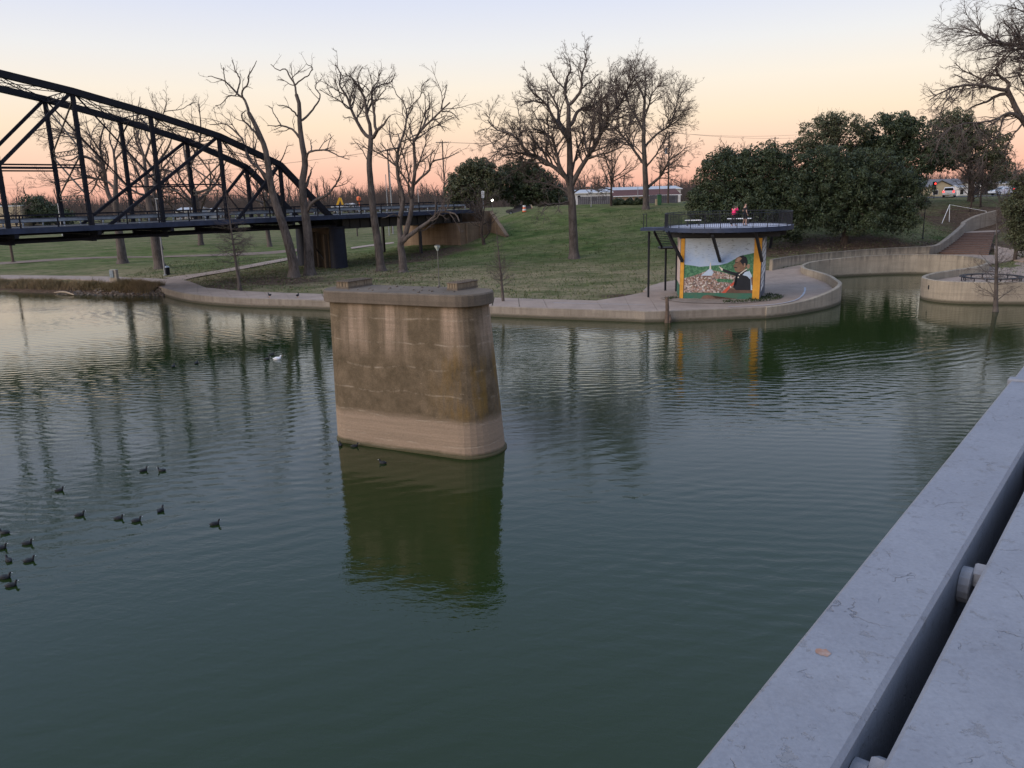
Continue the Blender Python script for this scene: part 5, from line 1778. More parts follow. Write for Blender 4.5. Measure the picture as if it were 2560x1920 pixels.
traced_tree('bare tree with a low limb arching over the grass, left of the lamp', Z2, Z4(1825, 692), [(1826, 1934), (1815, 1800), (1805, 1720), (1810, 1640)],
            [big([(1808, 1700), (1795, 1500), (1830, 1300), (1800, 1180), (1780, 1000), (1800, 850), (1840, 740), (1857, 600), (1850, 530)], .34, .8), big([(1850, 530), (1820, 450), (1770, 400), (1730, 330), (1700, 300)], .13, 1.5), big([(1850, 530), (1900, 490), (1980, 400), (2000, 320), (2055, 265)], .14, -1.5),
             big([(1815, 1700), (1850, 1560), (1890, 1400), (1895, 1250), (1930, 1000), (1920, 800), (1990, 690), (2070, 610), (2150, 540), (2230, 470)], .32, -.8), big([(1990, 690), (2020, 580), (2050, 480), (2040, 380)], .12, 1.5), big([(2070, 610), (2140, 640), (2185, 720)], .08, -1), big([(2150, 540), (2250, 560), (2310, 620)], .08, 1), big([(2150, 540), (2180, 430), (2200, 320)], .09, 1),
             big([(1795, 860), (1700, 870), (1640, 890), (1585, 930)], .12, -1.5), big([(1900, 1200), (1960, 1130), (2050, 1050), (2085, 980), (2212, 940), (2310, 900)], .16, -1.5), big([(1820, 1690), (1870, 1620), (1970, 1560), (2080, 1480), (2160, 1420), (2240, 1420), (2290, 1440), (2310, 1500)], .30, -2.0), big([(1800, 1480), (1740, 1440), (1640, 1470)], .10, -2)],
            .50, .36, 14, .55, 1.2, 2.6, 2.5)
# big tree in the middle of the slope, and the one on top of the bank
traced_tree('huge many-limbed bare tree growing at the foot of the grass slope', Z5, Z6(1228, 716), [(1229, 1891), (1222, 1750), (1215, 1600), (1208, 1400), (1192, 1200), (1190, 950), (1182, 720), (1180, 560)],
            [big([(1180, 570), (1150, 430), (1160, 330), (1200, 250), (1180, 150)], .24, 1.5), big([(1190, 570), (1280, 430), (1300, 280), (1335, 180), (1310, 95)], .24, -1.5), big([(1195, 730), (1260, 610), (1380, 570), (1450, 520), (1530, 480)], .24, 3.0), big([(1190, 900), (1080, 740), (980, 560), (880, 470), (830, 400)], .26, -2.5), big([(1185, 820), (1100, 700), (1085, 600), (1000, 470), (930, 440), (850, 430)], .20, 3.0),
             big([(1195, 1250), (1110, 1100), (1050, 870), (960, 790), (870, 770)], .28, -3.0), big([(1195, 1230), (1090, 1120), (950, 1020), (850, 980), (760, 880), (680, 800), (560, 770), (480, 690)], .28, 2.5), big([(900, 1000), (740, 980), (620, 1005), (560, 1045)], .12, -2.0),
             big([(1210, 1250), (1310, 1080), (1390, 940), (1470, 800), (1520, 670), (1620, 570), (1680, 450), (1755, 330)], .32, -3.0), big([(1310, 1080), (1280, 1000), (1250, 900), (1240, 800)], .12, 2.0), big([(1520, 670), (1420, 590), (1370, 500), (1360, 430)], .12, 2), big([(1210, 1320), (1330, 1270), (1420, 1300), (1480, 1330)], .10, -3), big([(1200, 1400), (1090, 1420), (980, 1440), (940, 1520)], .10, -3.0), big([(1200, 1330), (1050, 1260), (900, 1230), (800, 1150)], .14, 3),
             big([(1280, 430), (1380, 350), (1440, 300)], .10, 1), big([(1150, 430), (1060, 320), (1010, 230)], .11, 2), big([(960, 790), (900, 650), (860, 600)], .1, 1), big([(1205, 1180), (1260, 950), (1330, 820), (1370, 700)], .16, 3.5), big([(680, 800), (640, 900), (560, 950), (500, 860)], .08, 2), big([(1400, 1290), (1500, 1180), (1560, 1100)], .08, -2)],
            .58, .24, 115, 1.75, 1.9, 1.7, 3.0, fine=13.0)
traced_tree('round-crowned bare tree standing on top of the bank', Z5, Z5(1848, 1462), [(1848, 1462), (1846, 1300), (1840, 1100), (1832, 900), (1830, 700), (1838, 520)],
            [big([(1838, 530), (1790, 400), (1740, 300), (1720, 220)], .16, 1.5), big([(1832, 640), (1880, 570), (1900, 480), (1960, 400), (2005, 320)], .16, -2.0), big([(1836, 530), (1842, 350), (1820, 200)], .15, .5), big([(1838, 1090), (1750, 950), (1640, 820), (1540, 730), (1430, 650), (1370, 590)], .22, 2.5), big([(1830, 780), (1740, 640), (1680, 500), (1620, 420), (1560, 350)], .18, -2.5),
             big([(1840, 920), (1960, 800), (2060, 730), (2100, 640), (2120, 520), (2145, 390)], .18, 2.5), big([(1850, 1100), (1940, 980), (2010, 860), (2050, 740)], .16, -3), big([(1855, 1280), (1960, 1190), (2010, 1120), (2050, 1040), (2130, 980), (2212, 920)], .22, -2), big([(1838, 1000), (1720, 900), (1600, 880), (1500, 900)], .10, -3), big([(1832, 700), (1900, 420), (1890, 280)], .10, 3), big([(2010, 1120), (2120, 1090), (2230, 1100)], .09, 1), big([(1740, 640), (1640, 600), (1540, 520)], .09, 2)],
            .47, .20, 16, 2.0, 2.1, 1.7, 3.0, fine=13.0)
# two big trees on the lawn behind the truss
for lab, base, trunk, limbs, sd in (
        ('thick-trunked bare tree on the lawn behind the truss, the more leftward-branching one', Z3(1062, 618), [(1062, 1793), (1040, 1600), (1015, 1400), (1000, 1250), (1000, 1000), (985, 860)],
         [big([(1005, 1300), (920, 1180), (880, 950), (860, 820), (870, 690), (910, 580)], .40, 2), big([(880, 960), (780, 880), (690, 860), (600, 900), (520, 880)], .22, -3), big([(870, 900), (780, 790), (680, 690), (540, 640), (420, 620), (300, 650)], .22, 3), big([(985, 860), (940, 720), (960, 600), (940, 480)], .25, 1), big([(990, 900), (1080, 800), (1150, 700), (1220, 620)], .25, -2), big([(1000, 1150), (900, 1080), (740, 1060), (560, 1080), (420, 1100)], .2, 2), big([(985, 860), (1040, 700), (1060, 560), (1000, 400)], .2, 4), big([(880, 1000), (780, 1180), (700, 1220)], .16, -2), big([(860, 820), (760, 640), (740, 520)], .14, 2)], 21),
        ('thick-trunked bare tree on the lawn behind the truss, next to the tall lamp pole', Z3(1388, 662), [(1388, 1837), (1350, 1640), (1325, 1480), (1275, 1200), (1258, 1000), (1240, 850)],
         [big([(1240, 850), (1200, 740), (1170, 620), (1190, 480), (1210, 350)], .3, 1), big([(1250, 900), (1300, 750), (1350, 620), (1420, 480), (1440, 380)], .3, -2), big([(1262, 1050), (1400, 980), (1520, 1000), (1640, 960)], .2, 2), big([(1270, 1150), (1400, 1130), (1540, 1180), (1640, 1220)], .18, -2), big([(1255, 1000), (1130, 880), (1090, 800), (1120, 700)], .22, 3), big([(1300, 750), (1250, 640), (1260, 520)], .18, 2), big([(1420, 480), (1560, 470), (1640, 420), (1700, 400)], .14, 2), big([(1400, 980), (1500, 860), (1600, 760)], .12, 1)], 22)):
    traced_tree(lab, Z1, base, trunk, limbs, .68, .16, sd, .9, 1.5, 2.6, 5.0, twr=.016, fine=3.5)
# dark multi-stem tree in front of the abutment
traced_tree('small dark multi-stemmed tree in front of the bridge abutment', ZA, ZA(1590, 1180), [(1590, 1185), (1575, 1100), (1550, 1000)],
            [big([(1560, 1040), (1530, 850), (1500, 700), (1420, 560), (1400, 400)], .16, 1), big([(1555, 1000), (1560, 800), (1600, 560), (1640, 380), (1660, 250)], .16, -1), big([(1600, 1090), (1680, 980), (1700, 820), (1720, 700), (1800, 640)], .12, 1), big([(1530, 880), (1400, 820), (1320, 780)], .06), big([(1560, 850), (1680, 780), (1740, 720)], .06), big([(1530, 850), (1540, 600), (1480, 380), (1400, 220)], .12, 1.5), big([(1620, 500), (1750, 380), (1900, 260)], .08, 1), big([(1470, 640), (1300, 480), (1180, 300)], .08, -1)], .24, .18, 23, 1.6, 1.8, 3.0, 2.0, mats=(M_barkd, M_twigd))

# right edge: long limbs reaching in from a tree beyond the frame
traced_tree('great spreading bare tree with drooping limbs at the top of the far right bank', Z7, (2720, 640), [(2790, 2200), (2720, 1900), (2620, 1600), (2480, 1350), (2330, 1200), (2212, 1050), (2130, 900), (2070, 780)],
            [big([(2070, 780), (2085, 720), (2000, 650), (1970, 600), (2012, 545)], .20, 1), big([(2070, 780), (1950, 750), (1850, 728), (1650, 750), (1500, 800), (1390, 870)], .20, -1), big([(2090, 820), (2000, 825), (1900, 880), (1800, 918), (1700, 965)], .20, 2), big([(2230, 1070), (2130, 990), (2040, 995), (1960, 1050), (1880, 1100)], .24, -2), big([(2000, 650), (1900, 635), (1800, 680), (1700, 690)], .12, 1),
             big([(2560, 1420), (2540, 1000), (2420, 600), (2300, 400), (2212, 372), (2050, 375), (1920, 350), (1820, 290), (1740, 310)], .30, -1), big([(2212, 372), (2130, 320), (2080, 300), (2010, 300)], .12, 1), big([(2400, 560), (2330, 200), (2212, 100), (2130, 60), (2050, 60)], .18, 1), big([(1960, 1050), (1800, 1060), (1640, 1080), (1520, 1150), (1450, 1300)], .14, -2), big([(2040, 1000), (1980, 1150), (1880, 1280), (1850, 1420)], .10, -2), big([(1800, 1060), (1680, 1180), (1640, 1320), (1620, 1450)], .10, 2), big([(2212, 1060), (2120, 1180), (2060, 1320), (2060, 1450)], .10, 1),
             big([(2440, 1330), (2330, 1400), (2212, 1460), (2140, 1480)], .14, -1), big([(2330, 1200), (2260, 900), (2200, 700), (2150, 620)], .2, 2)],
            .62, .22, 31, 1.5, 2.0, 2.0, 3.0, droop=-.02, basepos=None, fine=7.0)


# young bald cypresses by the water
def cypress(label, base, topy, lean, r0, seed, zf, cone=(.05, .9), wmax=2.6, dens=9.0, asc=8, root_z=0.0):
    rs_ = np.random.RandomState(seed)
    g = onz(*base, root_z)
    top = atY(*lean, g[1])
    T = catmull([g + np.array([0, 0, -.6]), g, g * .55 + top * .45 + rs_.normal(size=3) * .06, top], 22)
    R = np.linspace(r0, .012, 22); R[:3] *= (1.9, 1.6, 1.15)
    tk = thing('cypress_tree', g, label, 'tree')
    V, Q_ = tube_np(T[None], R[None], 9)
    obj('trunk', V, Q_, M_bark, tk, True)
    H_ = top[2] - g[2]
    K = int(dens * H_)
    f = rs_.uniform(cone[0], cone[1], K)
    i0 = (f * 20).astype(int)
    pos = T[i0 + 1]
    a = rs_.uniform(0, 2 * math.pi, K)
    el = np.radians(rs_.uniform(asc - 14, asc + 22, K))
    d = np.stack([np.cos(a) * np.cos(el), np.sin(a) * np.cos(el), np.sin(el)], 1)
    L = wmax * (1.02 - f) / (1.02 - cone[0]) * rs_.uniform(.45, 1.0, K) + .15
    pts = [pos]
    for k in range(6):
        d = nrm(d + rs_.normal(size=(K, 3)) * .10 + np.array([0, 0, .02])); pts.append(pts[-1] + d * (L / 6)[:, None])
    B = np.stack(pts, 1)
    BR = np.clip(L * .011, .010, .05)[:, None] * np.linspace(1, .35, 7)[None]
    C, CR = spawn(B, BR, 4.5, rs_, .15, 1, (25, 65), .35, .12, .9, 4, .15, .02, .6, .007)
    D, DR_ = spawn(C, CR, 5.0, rs_, .1, 1, (25, 65), .5, .08, .4, 3, .15, .02, .6, .005)
    tubes('crown', [(B, BR, 5), (C, CR, 3), (D, DR_, 3)], M_twig, tk)
    return tk


cypress('slim young cypress with level branches by the path fork on the left bank', Z4(415, 848), 0, Z2(285, 1190), .20, 41, Z4, (.30, .98), 3.4, 11, 2, .86)
cypress('thin leafless sapling rooted at the edge of the riverside walk', Z6(622, 1165), 0, Z6(556, 470), .17, 42, Z6, (.38, .98), 1.9, 16, 30, 0.0)
cypress('young cypress with swollen roots standing in shallow water by the cove wall', Z8(1965, 1172), 0, Z8(1975, 250), .20, 43, Z8, (.16, .98), 3.0, 9, 18, 0.0)


# evergreens: leaf clumps on boughs
def leaf_cloud(centers, radii, n, size, rs_, up=.35):
    k = rs_.choice(len(centers), n, p=(radii ** 2) / (radii ** 2).sum())
    d = nrm(rs_.normal(size=(n, 3)) + np.array([0, 0, .25]))
    rr = rs_.uniform(.55, 1.08, n) ** .6
    pos = centers[k] + d * (radii[k] * rr)[:, None] * np.array([1, 1, .82])
    nn = nrm(d + rs_.normal(size=(n, 3)) * .75 + np.array([0, 0, up]))
    rv = nrm(rs_.normal(size=(n, 3)))
    u = nrm(np.cross(nn, rv)); v = np.cross(nn, u)
    s_ = size * rs_.uniform(.6, 1.35, n)[:, None]
    V = np.stack([pos - u * s_, pos - v * s_ * .42 + nn * s_ * .12, pos + u * s_, pos + v * s_ * .42 + nn * s_ * .12], 1).reshape(-1, 3)
    Q_ = np.arange(n * 4).reshape(-1, 4)
    return V, Q_


def evergreen(label, base, lumps, n_leaf, seed, trunk_r=.35, leaf=.17, mat_=None, name='evergreen_tree', clump=(.7, 1.5), nclump=70, cat='tree', group=None, twigs=True):
    """lumps: (px, py, depth offset, radius x, radius z) ellipsoids in photo pixels around the base depth"""
    rs_ = np.random.RandomState(seed)
    g = np.array(base, float)
    tk = thing(name, g, label, cat, group)
    cs, rs2, ends = [], [], []
    tot = sum(l[3] * l[4] for l in lumps)
    inner = []
    for (px, py, dy, rx, rz) in lumps:
        c = atY(px, py, g[1] + dy)
        kk = max(8, int(nclump * rx * rz / tot))
        d = nrm(rs_.normal(size=(kk, 3)))
        d[:, 1] = -np.abs(d[:, 1]) * np.where(rs_.rand(kk) < .75, 1, -1)
        rad = rs_.uniform(.30, 1.12, kk) ** .6
        q = c + d * rad[:, None] * np.array([rx, rx * .8, rz])
        q[:, 2] = np.maximum(q[:, 2], g[2] + .35)
        cs.append(q); rs2.append(rs_.uniform(*clump, kk) * (1.25 - .5 * rad)); ends.append(c)
        ki = int(n_leaf * .22 * rx * rz / tot)
        di = nrm(rs_.normal(size=(ki, 3))) * (rs_.rand(ki, 1) ** .4) * 1.0
        inner.append(c + di * np.array([rx, rx * .8, rz]))
    cs = np.concatenate(cs); rs2 = np.concatenate(rs2); inner = np.concatenate(inner)
    inner[:, 2] = np.maximum(inner[:, 2], g[2] + .2)
    V, Q_ = leaf_cloud(cs, rs2, int(n_leaf * .78), leaf, rs_)
    Vi, Qi = leaf_cloud(inner, np.full(len(inner), .3), len(inner), leaf * 1.7, rs_)
    V = np.concatenate([V, Vi]); Q_ = np.concatenate([Q_, Qi + len(V) - len(Vi)])
    obj('crown', V, Q_, mat_ or M_leaf, tk)
    ctr = np.mean(ends, axis=0)
    fork = g + (ctr - g) * .35; fork[:2] = g[:2] + (ctr - g)[:2] * .15
    T = catmull([g + np.array([0, 0, -.4]), g + np.array([0, 0, .1]), fork, ctr], 12)
    R = np.linspace(trunk_r * 1.2, trunk_r * .35, 12); R[0] *= 1.25
    sel = rs_.choice(len(cs), min(26, len(cs)), False)
    Bp = []
    for k in sel:
        s_ = T[rs_.randint(5, 11)]
        mid = (s_ + cs[k]) / 2 + np.array([0, 0, .35])
        Bp.append(catmull([s_, mid, cs[k]], 8))
    Bp = np.array(Bp); Br = np.linspace(trunk_r * .32, .03, 8)[None].repeat(len(Bp), 0)
    V1, Q1 = tube_np(T[None], R[None], 10); V2, Q2 = tube_np(Bp, Br, 6)
    obj('trunk', np.concatenate([V1, V2]), np.concatenate([Q1, Q2 + len(V1)]), M_barkd, tk, True)
    if twigs and n_leaf > 15000:
        Pt = cs[rs_.choice(len(cs), 420)] ; d = nrm(rs_.normal(size=(420, 3)) + np.array([0, 0, .8]))
        L = rs_.uniform(.7, 1.7, 420)[:, None]
        P3 = np.stack([Pt, Pt + d * L * .5, Pt + d * L + rs_.normal(size=(420, 3)) * .1], 1)
        tag(tubes('twigs', [(P3, np.linspace(.02, .008, 3)[None].repeat(420, 0), 3)], M_barkd, tk), kind='stuff')
    return tk


def gp_at(px, Y):
    """ground point seen at column px and depth Y"""
    d = ray(px, 520); x = d[0] / d[1] * Y
    return (x, Y, gz(x, Y))


K_ = 2560 / 2212.
f2 = lambda x, y: (x * K_, y * K_)
def lump(x, y, dy, rx, rz): return (x * K_, y * K_, dy, rx, rz)
evergreen('dark dense evergreen rising behind the mural pavilion', gp_at(1610 * K_, 99), [lump(1560, 390, 0, 3.6, 3.0), (1640 * K_, 370 * K_, 1, 4.0, 3.2), lump(1520, 440, -1, 2.4, 2.2), lump(1600, 450, -2, 4.0, 2.2), lump(1690, 430, -1, 3.6, 3.2), lump(1570, 345, 1.5, 2.6, 1.6), lump(1660, 335, 1.5, 3.0, 1.6), lump(1610, 400, 1, 4.4, 3.4), lump(1720, 380, 1, 3.2, 3.0), lump(1545, 470, -2, 3.2, 1.6), lump(1660, 490, -2, 3.6, 1.5)], 105000, 51, .4, .105, M_leaf, clump=(.40, .85), nclump=420)
evergreen('wide evergreen with low skirts and a short bent trunk above the retaining wall', gpix(*Z8(660, 590)), [lump(1800, 400, 0, 4.2, 3.0), lump(1880, 420, 1, 4.0, 2.8), lump(1760, 460, -1.5, 3.2, 2.2), lump(1850, 480, -1, 4.2, 1.5), lump(1940, 470, 0, 2.6, 2.2), lump(1790, 345, 1, 3.4, 1.8), lump(1880, 355, 2, 3.4, 1.8), lump(1710, 500, -1, 1.6, 1.2), lump(1730, 420, 0, 3.0, 3.2), lump(1840, 420, 0, 4.4, 3.0), lump(1960, 420, 2, 2.8, 2.6), lump(1930, 390, 2, 3.0, 2.2)], 110000, 52, .42, .105, M_leaf, clump=(.40, .85), nclump=440)
evergreen('thin-crowned evergreen poking above the dark evergreens, sky showing through', gp_at(1790 * K_, 122), [lump(1770, 300, 0, 3.6, 2.6), lump(1830, 285, 0, 3.4, 2.6), lump(1730, 320, -1, 2.4, 1.6), lump(1790, 262, 0, 2.4, 1.4)], 17000, 53, .3, .12, M_leaf2, clump=(.35, .8), nclump=150)
evergreen('tall dark evergreen behind the wide evergreen, beside the road', gp_at(1930 * K_, 124), [lump(1920, 290, 0, 4.6, 3.0), lump(1980, 300, 0, 4.2, 3.0), lump(1890, 330, -1, 4.0, 2.6), lump(1960, 350, -1, 4.6, 2.6), lump(1940, 265, 0, 2.6, 1.4), lump(2020, 340, 0, 3.0, 2.5), lump(1860, 340, 0, 4.0, 3.0), lump(1930, 390, 0, 5.0, 2.6), lump(1820, 370, 0, 4.0, 2.8)], 62000, 54, .4, .14, M_leaf, clump=(.5, 1.0), nclump=300)
evergreen('tall olive-green evergreen among drooping bare twigs by the road', gp_at(2095 * K_, 128), [lump(2070, 290, 0, 3.8, 2.6), lump(2120, 320, 0, 4.2, 3.4), lump(2050, 330, -1, 3.2, 3.0), lump(2140, 370, 0, 3.6, 2.4), lump(2060, 262, 0, 3.0, 1.6)], 34000, 55, .45, .14, M_leaf2, clump=(.5, 1.0), nclump=220)
evergreen('green bushy tree at the right edge above the plaza ramp', gp_at(2205 * K_, 88), [(2215 * K_, 440 * K_, 0, 2.4, 2.0), lump(2200, 490, 0, 1.7, 1.7), lump(2225, 400, 0, 2.2, 1.6), lump(2190, 450, -1, 1.2, 1.2), lump(2205, 520, 0, 1.6, 1.0), lump(2225, 540, 0, 1.6, .9)], 26000, 56, .2, .085, M_leaf2, clump=(.3, .6), nclump=160)
evergreen('round dark oak behind the end of the truss bridge', gp_at(1020 * K_, 137), [lump(1010, 400, 0, 3.4, 3.2), lump(1050, 395, 0, 3.6, 3.4), lump(985, 420, 0, 2.2, 2.2), lump(1030, 365, 0, 2.8, 1.8)], 34000, 57, .3, .14, M_leaf2, clump=(.45, .9), nclump=220)
evergreen('broad dark oak behind the bank, left of the huge bare tree', gp_at(1130 * K_, 140), [lump(1110, 400, 0, 3.8, 3.2), lump(1160, 405, 0, 4.2, 3.2), lump(1130, 370, 0, 3.4, 2.0), lump(1190, 425, 0, 2.6, 2.0)], 38000, 58, .3, .14, M_leaf, clump=(.45, .9), nclump=240)
evergreen('low dark evergreen clump across the lawn behind the truss', gp_at(62 * K_, 235), [lump(50, 462, 0, 4.5, 3.4), lump(80, 452, 0, 5.0, 4.0), lump(110, 465, 0, 4.0, 3.0), lump(140, 470, 0, 3.5, 2.6)], 22000, 59, .4, .22, M_leaf, clump=(.7, 1.4), nclump=160)


# generic bare trees for the middle distance: one mesh per kind, copied
def wild_tree(name, h, seed, spread=.5, mats=(M_bark, M_twig), dens=1.0, stems=5, tw=.022):
    rs_ = np.random.RandomState(seed)
    tk = thing(name, (0, 0, 0), 'x', 'tree')
    T = catmull([(0, 0, -.4), (0, 0, .1), (rs_.normal() * .1, rs_.normal() * .1, h * .3), (rs_.normal() * .4, rs_.normal() * .4, h * .62)], 12)
    R = np.linspace(h * .022, h * .010, 12); R[0] *= 1.4
    L = []
    for k in range(stems + 4):
        a = 2 * math.pi * k / (stems + 4) + rs_.uniform(-.4, .4); e = rs_.uniform(.35, 1.25)
        s_ = T[rs_.randint(4, 12)]
        ln = h * rs_.uniform(.34, .52)
        d = np.array([math.cos(a) * math.cos(e) * (spread / .5), math.sin(a) * math.cos(e) * (spread / .5), math.sin(e)])
        p1 = s_ + d * ln * .5 + np.array([0, 0, .02 * h]); p2 = s_ + d * ln + np.array([0, 0, ln * .18])
        L.append(catmull([s_, p1 + rs_.normal(size=3) * .03 * h, p2 + rs_.normal(size=3) * .03 * h], 9))
    L = np.array(L); LR = np.linspace(h * .011, h * .0026, 9)[None].repeat(len(L), 0)
    V1, Q1 = tube_np(T[None], R[None], 8); V2, Q2 = tube_np(L, LR, 5)
    obj('trunk', np.concatenate([V1, V2]), np.concatenate([Q1, Q2 + len(V1)]), mats[0], tk, True)
    A, AR = spawn(L, LR, 1.3 * dens, rs_, .15, 1, (25, 60), .45, h * .06, h * .3, 6, .16, .06, .6, tw)
    B, BR = spawn(A, AR, 2.2 * dens, rs_, .1, 1, (22, 55), .48, h * .03, h * .14, 5, .18, .05, .65, tw * .8)
    tubes('crown', [(A, AR, 4), (B, BR, 3)], mats[1], tk, spikes(B, 4, rs_, .006, (.3, .8)))
    return tk


wt = [wild_tree('bare_tree', 9.0, 61, .5, dens=1.2), wild_tree('bare_tree', 9.0, 62, .38, dens=1.3, stems=7), wild_tree('bare_tree', 9.0, 63, .62, (M_barkd, M_twigd), 1.3, 6), wild_tree('bare_tree', 24.0, 64, .40, (M_bark, M_twig), .62, 7, .014)]
WH = (9.0, 9.0, 9.0, 24.0)
mid = [  # (x in 2212 px, depth, height, kind, label)
    (768, 170, 7.5, 0, 'small round bare tree in the lawn beyond the truss end'), (335, 150, 24.0, 3, 'pale-twigged tall bare tree behind the truss, its crown above the chord'), (425, 158, 25.0, 3, 'pale-twigged tall bare tree between the truss and the leaning tree'), (575, 150, 20.0, 3, 'hazy tall bare tree behind the pair of tall trees'), (960, 175, 14.0, 3, 'hazy bare tree behind the arching low limb'),
    (330, 175, 9.0, 2, 'dark bare tree beyond the two thick trunks on the lawn'), (1320, 128, 9.5, 2, 'dark spreading bare tree behind the huge bare tree'), (1580, 140, 10.6, 1, 'narrow upswept bare tree peeking over the dark evergreen'), (1040, 150, 10.0, 0, 'rust-twigged bare tree above the round dark oak'),
    (1985, 118, 4.2, 2, 'small reddish bare tree by the road signal'), (30, 200, 11.0, 0, 'bare tree at the far end of the lawn beyond the truss'), (215, 190, 8.0, 1, 'slender bare tree between the truss posts far over the lawn'), (2095, 121, 7.0, 2, 'black-stemmed bare tree at the crossing, nearer the white hatchback'), (2118, 123, 7.5, 2, 'black-stemmed bare tree at the crossing, nearer the dark fence'), (880, 180, 8.0, 0, 'bare tree far behind the approach span'), (700, 190, 8.0, 2, 'dark bare tree far behind the end of the truss'), (2170, 115, 6.5, 0, 'bare tree with pale twigs above the bushy green tree')]
used = [False] * 4
for (x, Y, h_, k, lab) in mid:
    g = gp_at(x * K_, Y)
    if not used[k]:
        o = wt[k]; o.location = g; o.scale = (h_ / WH[k],) * 3; o.rotation_euler = (0, 0, rnd.uniform(0, 6)); o['label'] = lab; used[k] = True; ORG[o.name] = np.array(g)
    else:
        copy_thing(wt[k], g, rnd.uniform(0, 6), h_ / WH[k], lab)

# the far wood along the horizon: one brown mass of bare trees
def far_wood():
    rs_ = np.random.RandomState(77)
    Ls, Rs = [], []
    K = 1250
    x0 = rs_.uniform(-560, 440, K); y0 = rs_.uniform(330, 560, K) + np.abs(x0) * .12
    x0[:40] = rs_.uniform(-230, -60, 40); y0[:40] = rs_.uniform(255, 300, 40)
    hgt = rs_.uniform(9, 16, K) * (1 + .18 * np.sin(x0 * .05) + .12 * np.sin(x0 * .17 + 1))
    gzv = ground_z(np.stack([x0, y0], 1))
    base = np.stack([x0, y0, gzv - .4], 1)
    T = np.stack([base, base + np.stack([rs_.normal(size=K) * .3, rs_.normal(size=K) * .3, hgt * .35], 1), base + np.stack([rs_.normal(size=K) * .8, rs_.normal(size=K) * .8, hgt * .7], 1)], 1)
    TR = np.array([.22, .16, .10])[None] * (hgt / 9)[:, None]
    A, AR = spawn(T, TR, .8, rs_, .15, 1, (20, 60), .5, 1.2, 6.0, 4, .18, .10, .6, .07)
    tri = [spikes(A, 12, rs_, .035, (.8, 2.6))]
    # undergrowth: a thicket of thin stems
    Kb = 110000
    xb = rs_.uniform(-620, 480, Kb); yb = rs_.uniform(330, 420, Kb) + np.abs(xb) * .12
    zb = ground_z(np.stack([xb, yb], 1)) - .2
    hb = rs_.uniform(3.0, 9.5, Kb) * (1 + .25 * np.sin(xb * .08) + .15 * np.sin(xb * .31))
    bb = np.stack([xb, yb, zb], 1)
    wv_ = np.stack([rs_.uniform(.05, .16, Kb), np.zeros(Kb), np.zeros(Kb)], 1)
    tip = bb + np.stack([rs_.normal(size=Kb) * .7, rs_.normal(size=Kb) * .5, hb], 1)
    tri.append(np.stack([bb - wv_, bb + wv_, tip], 1))
    return tubes('far_wood', [(T, TR, 4), (A, AR, 3)], M_twigd, None, np.concatenate(tri))


tag(far_wood(), 'brown leafless wood along the horizon beyond the park', None, kind='stuff')
print('tris', sum(len(o.data.polygons) * 2 for o in bpy.data.objects if o.type == 'MESH'))

# ------------------------------------------------------------------ birds
def tube_loft(spine, rad, n=10, squash=1.0):
    P = np.array(spine, float); V, Q_ = tube_np(P[None], np.array(rad, float)[None], n)
    V = V.reshape(len(P), n, 3)
    for i in range(len(P)): V[i, :, 1] = P[i, 1] + (V[i, :, 1] - P[i, 1]) * squash
    f = [tuple(q) for q in Q_] + [tuple(reversed(range(n))), tuple(range((len(P) - 1) * n, len(P) * n))]
    return V.reshape(-1, 3), f


M_coot = simple('black_feather', (0.012, 0.014, 0.018), .7, .3, 20)
M_bill = simple('white_bill', (0.75, 0.73, 0.68), .5, .1, 20)
M_wfea = simple('white_feather', (0.72, 0.72, 0.74), .8, .12, 12)
M_orange = simple('orange_bill', (0.55, 0.22, 0.03), .6, .1, 20)


def bird(name, label, cat, k=1.0, body=None, bill=None, neck=1.0, group=None, legs=False):
    b_ = thing(name, (0, 0, 0), label, cat, group)
    up = .13 if legs else 0.0
    sp = [(-.20, 0, .075), (-.17, 0, .062), (-.11, 0, .05), (-.03, 0, .045), (.05, 0, .05), (.10, 0, .075), (.120, 0, .105 * neck), (.128, 0, .150 * neck), (.140, 0, .178 * neck), (.165, 0, .184 * neck), (.187, 0, .178 * neck)]
    rd = [.010, .030, .068, .086, .082, .062, .036, .030, .035, .034, .016]
    V, f = tube_loft([(x * k, y, (z + up) * k) for x, y, z in sp], [r * k for r in rd], 10, 1.12)
    obj('body', V, f, body or M_coot, b_, True)
    V, f = tube_loft([(.178 * k, 0, (.182 * neck + up) * k), (.20 * k, 0, (.176 * neck + up) * k), (.222 * k, 0, (.168 * neck + up) * k)], [.013 * k, .012 * k, .004 * k], 6)
    obj('bill', V, f, bill or M_bill, b_)
    for s_ in (-1, 1):
        V, f = tube_loft([(-.16 * k, .045 * s_ * k, (.078 + up) * k), (-.08 * k, .070 * s_ * k, (.085 + up) * k), (.02 * k, .074 * s_ * k, (.078 + up) * k), (.07 * k, .055 * s_ * k, (.072 + up) * k)], [.008 * k, .030 * k, .034 * k, .012 * k], 8, .55)
        obj('wing', V, f, body or M_coot, b_, True)
        if legs:
            MB().tube([(.0, .03 * s_ * k, .10 * k), (.01 * k, .03 * s_ * k, .01 * k), (.05 * k, .03 * s_ * k, .006 * k)], .008 * k, 5).build('leg', M_orange, b_)
    return b_


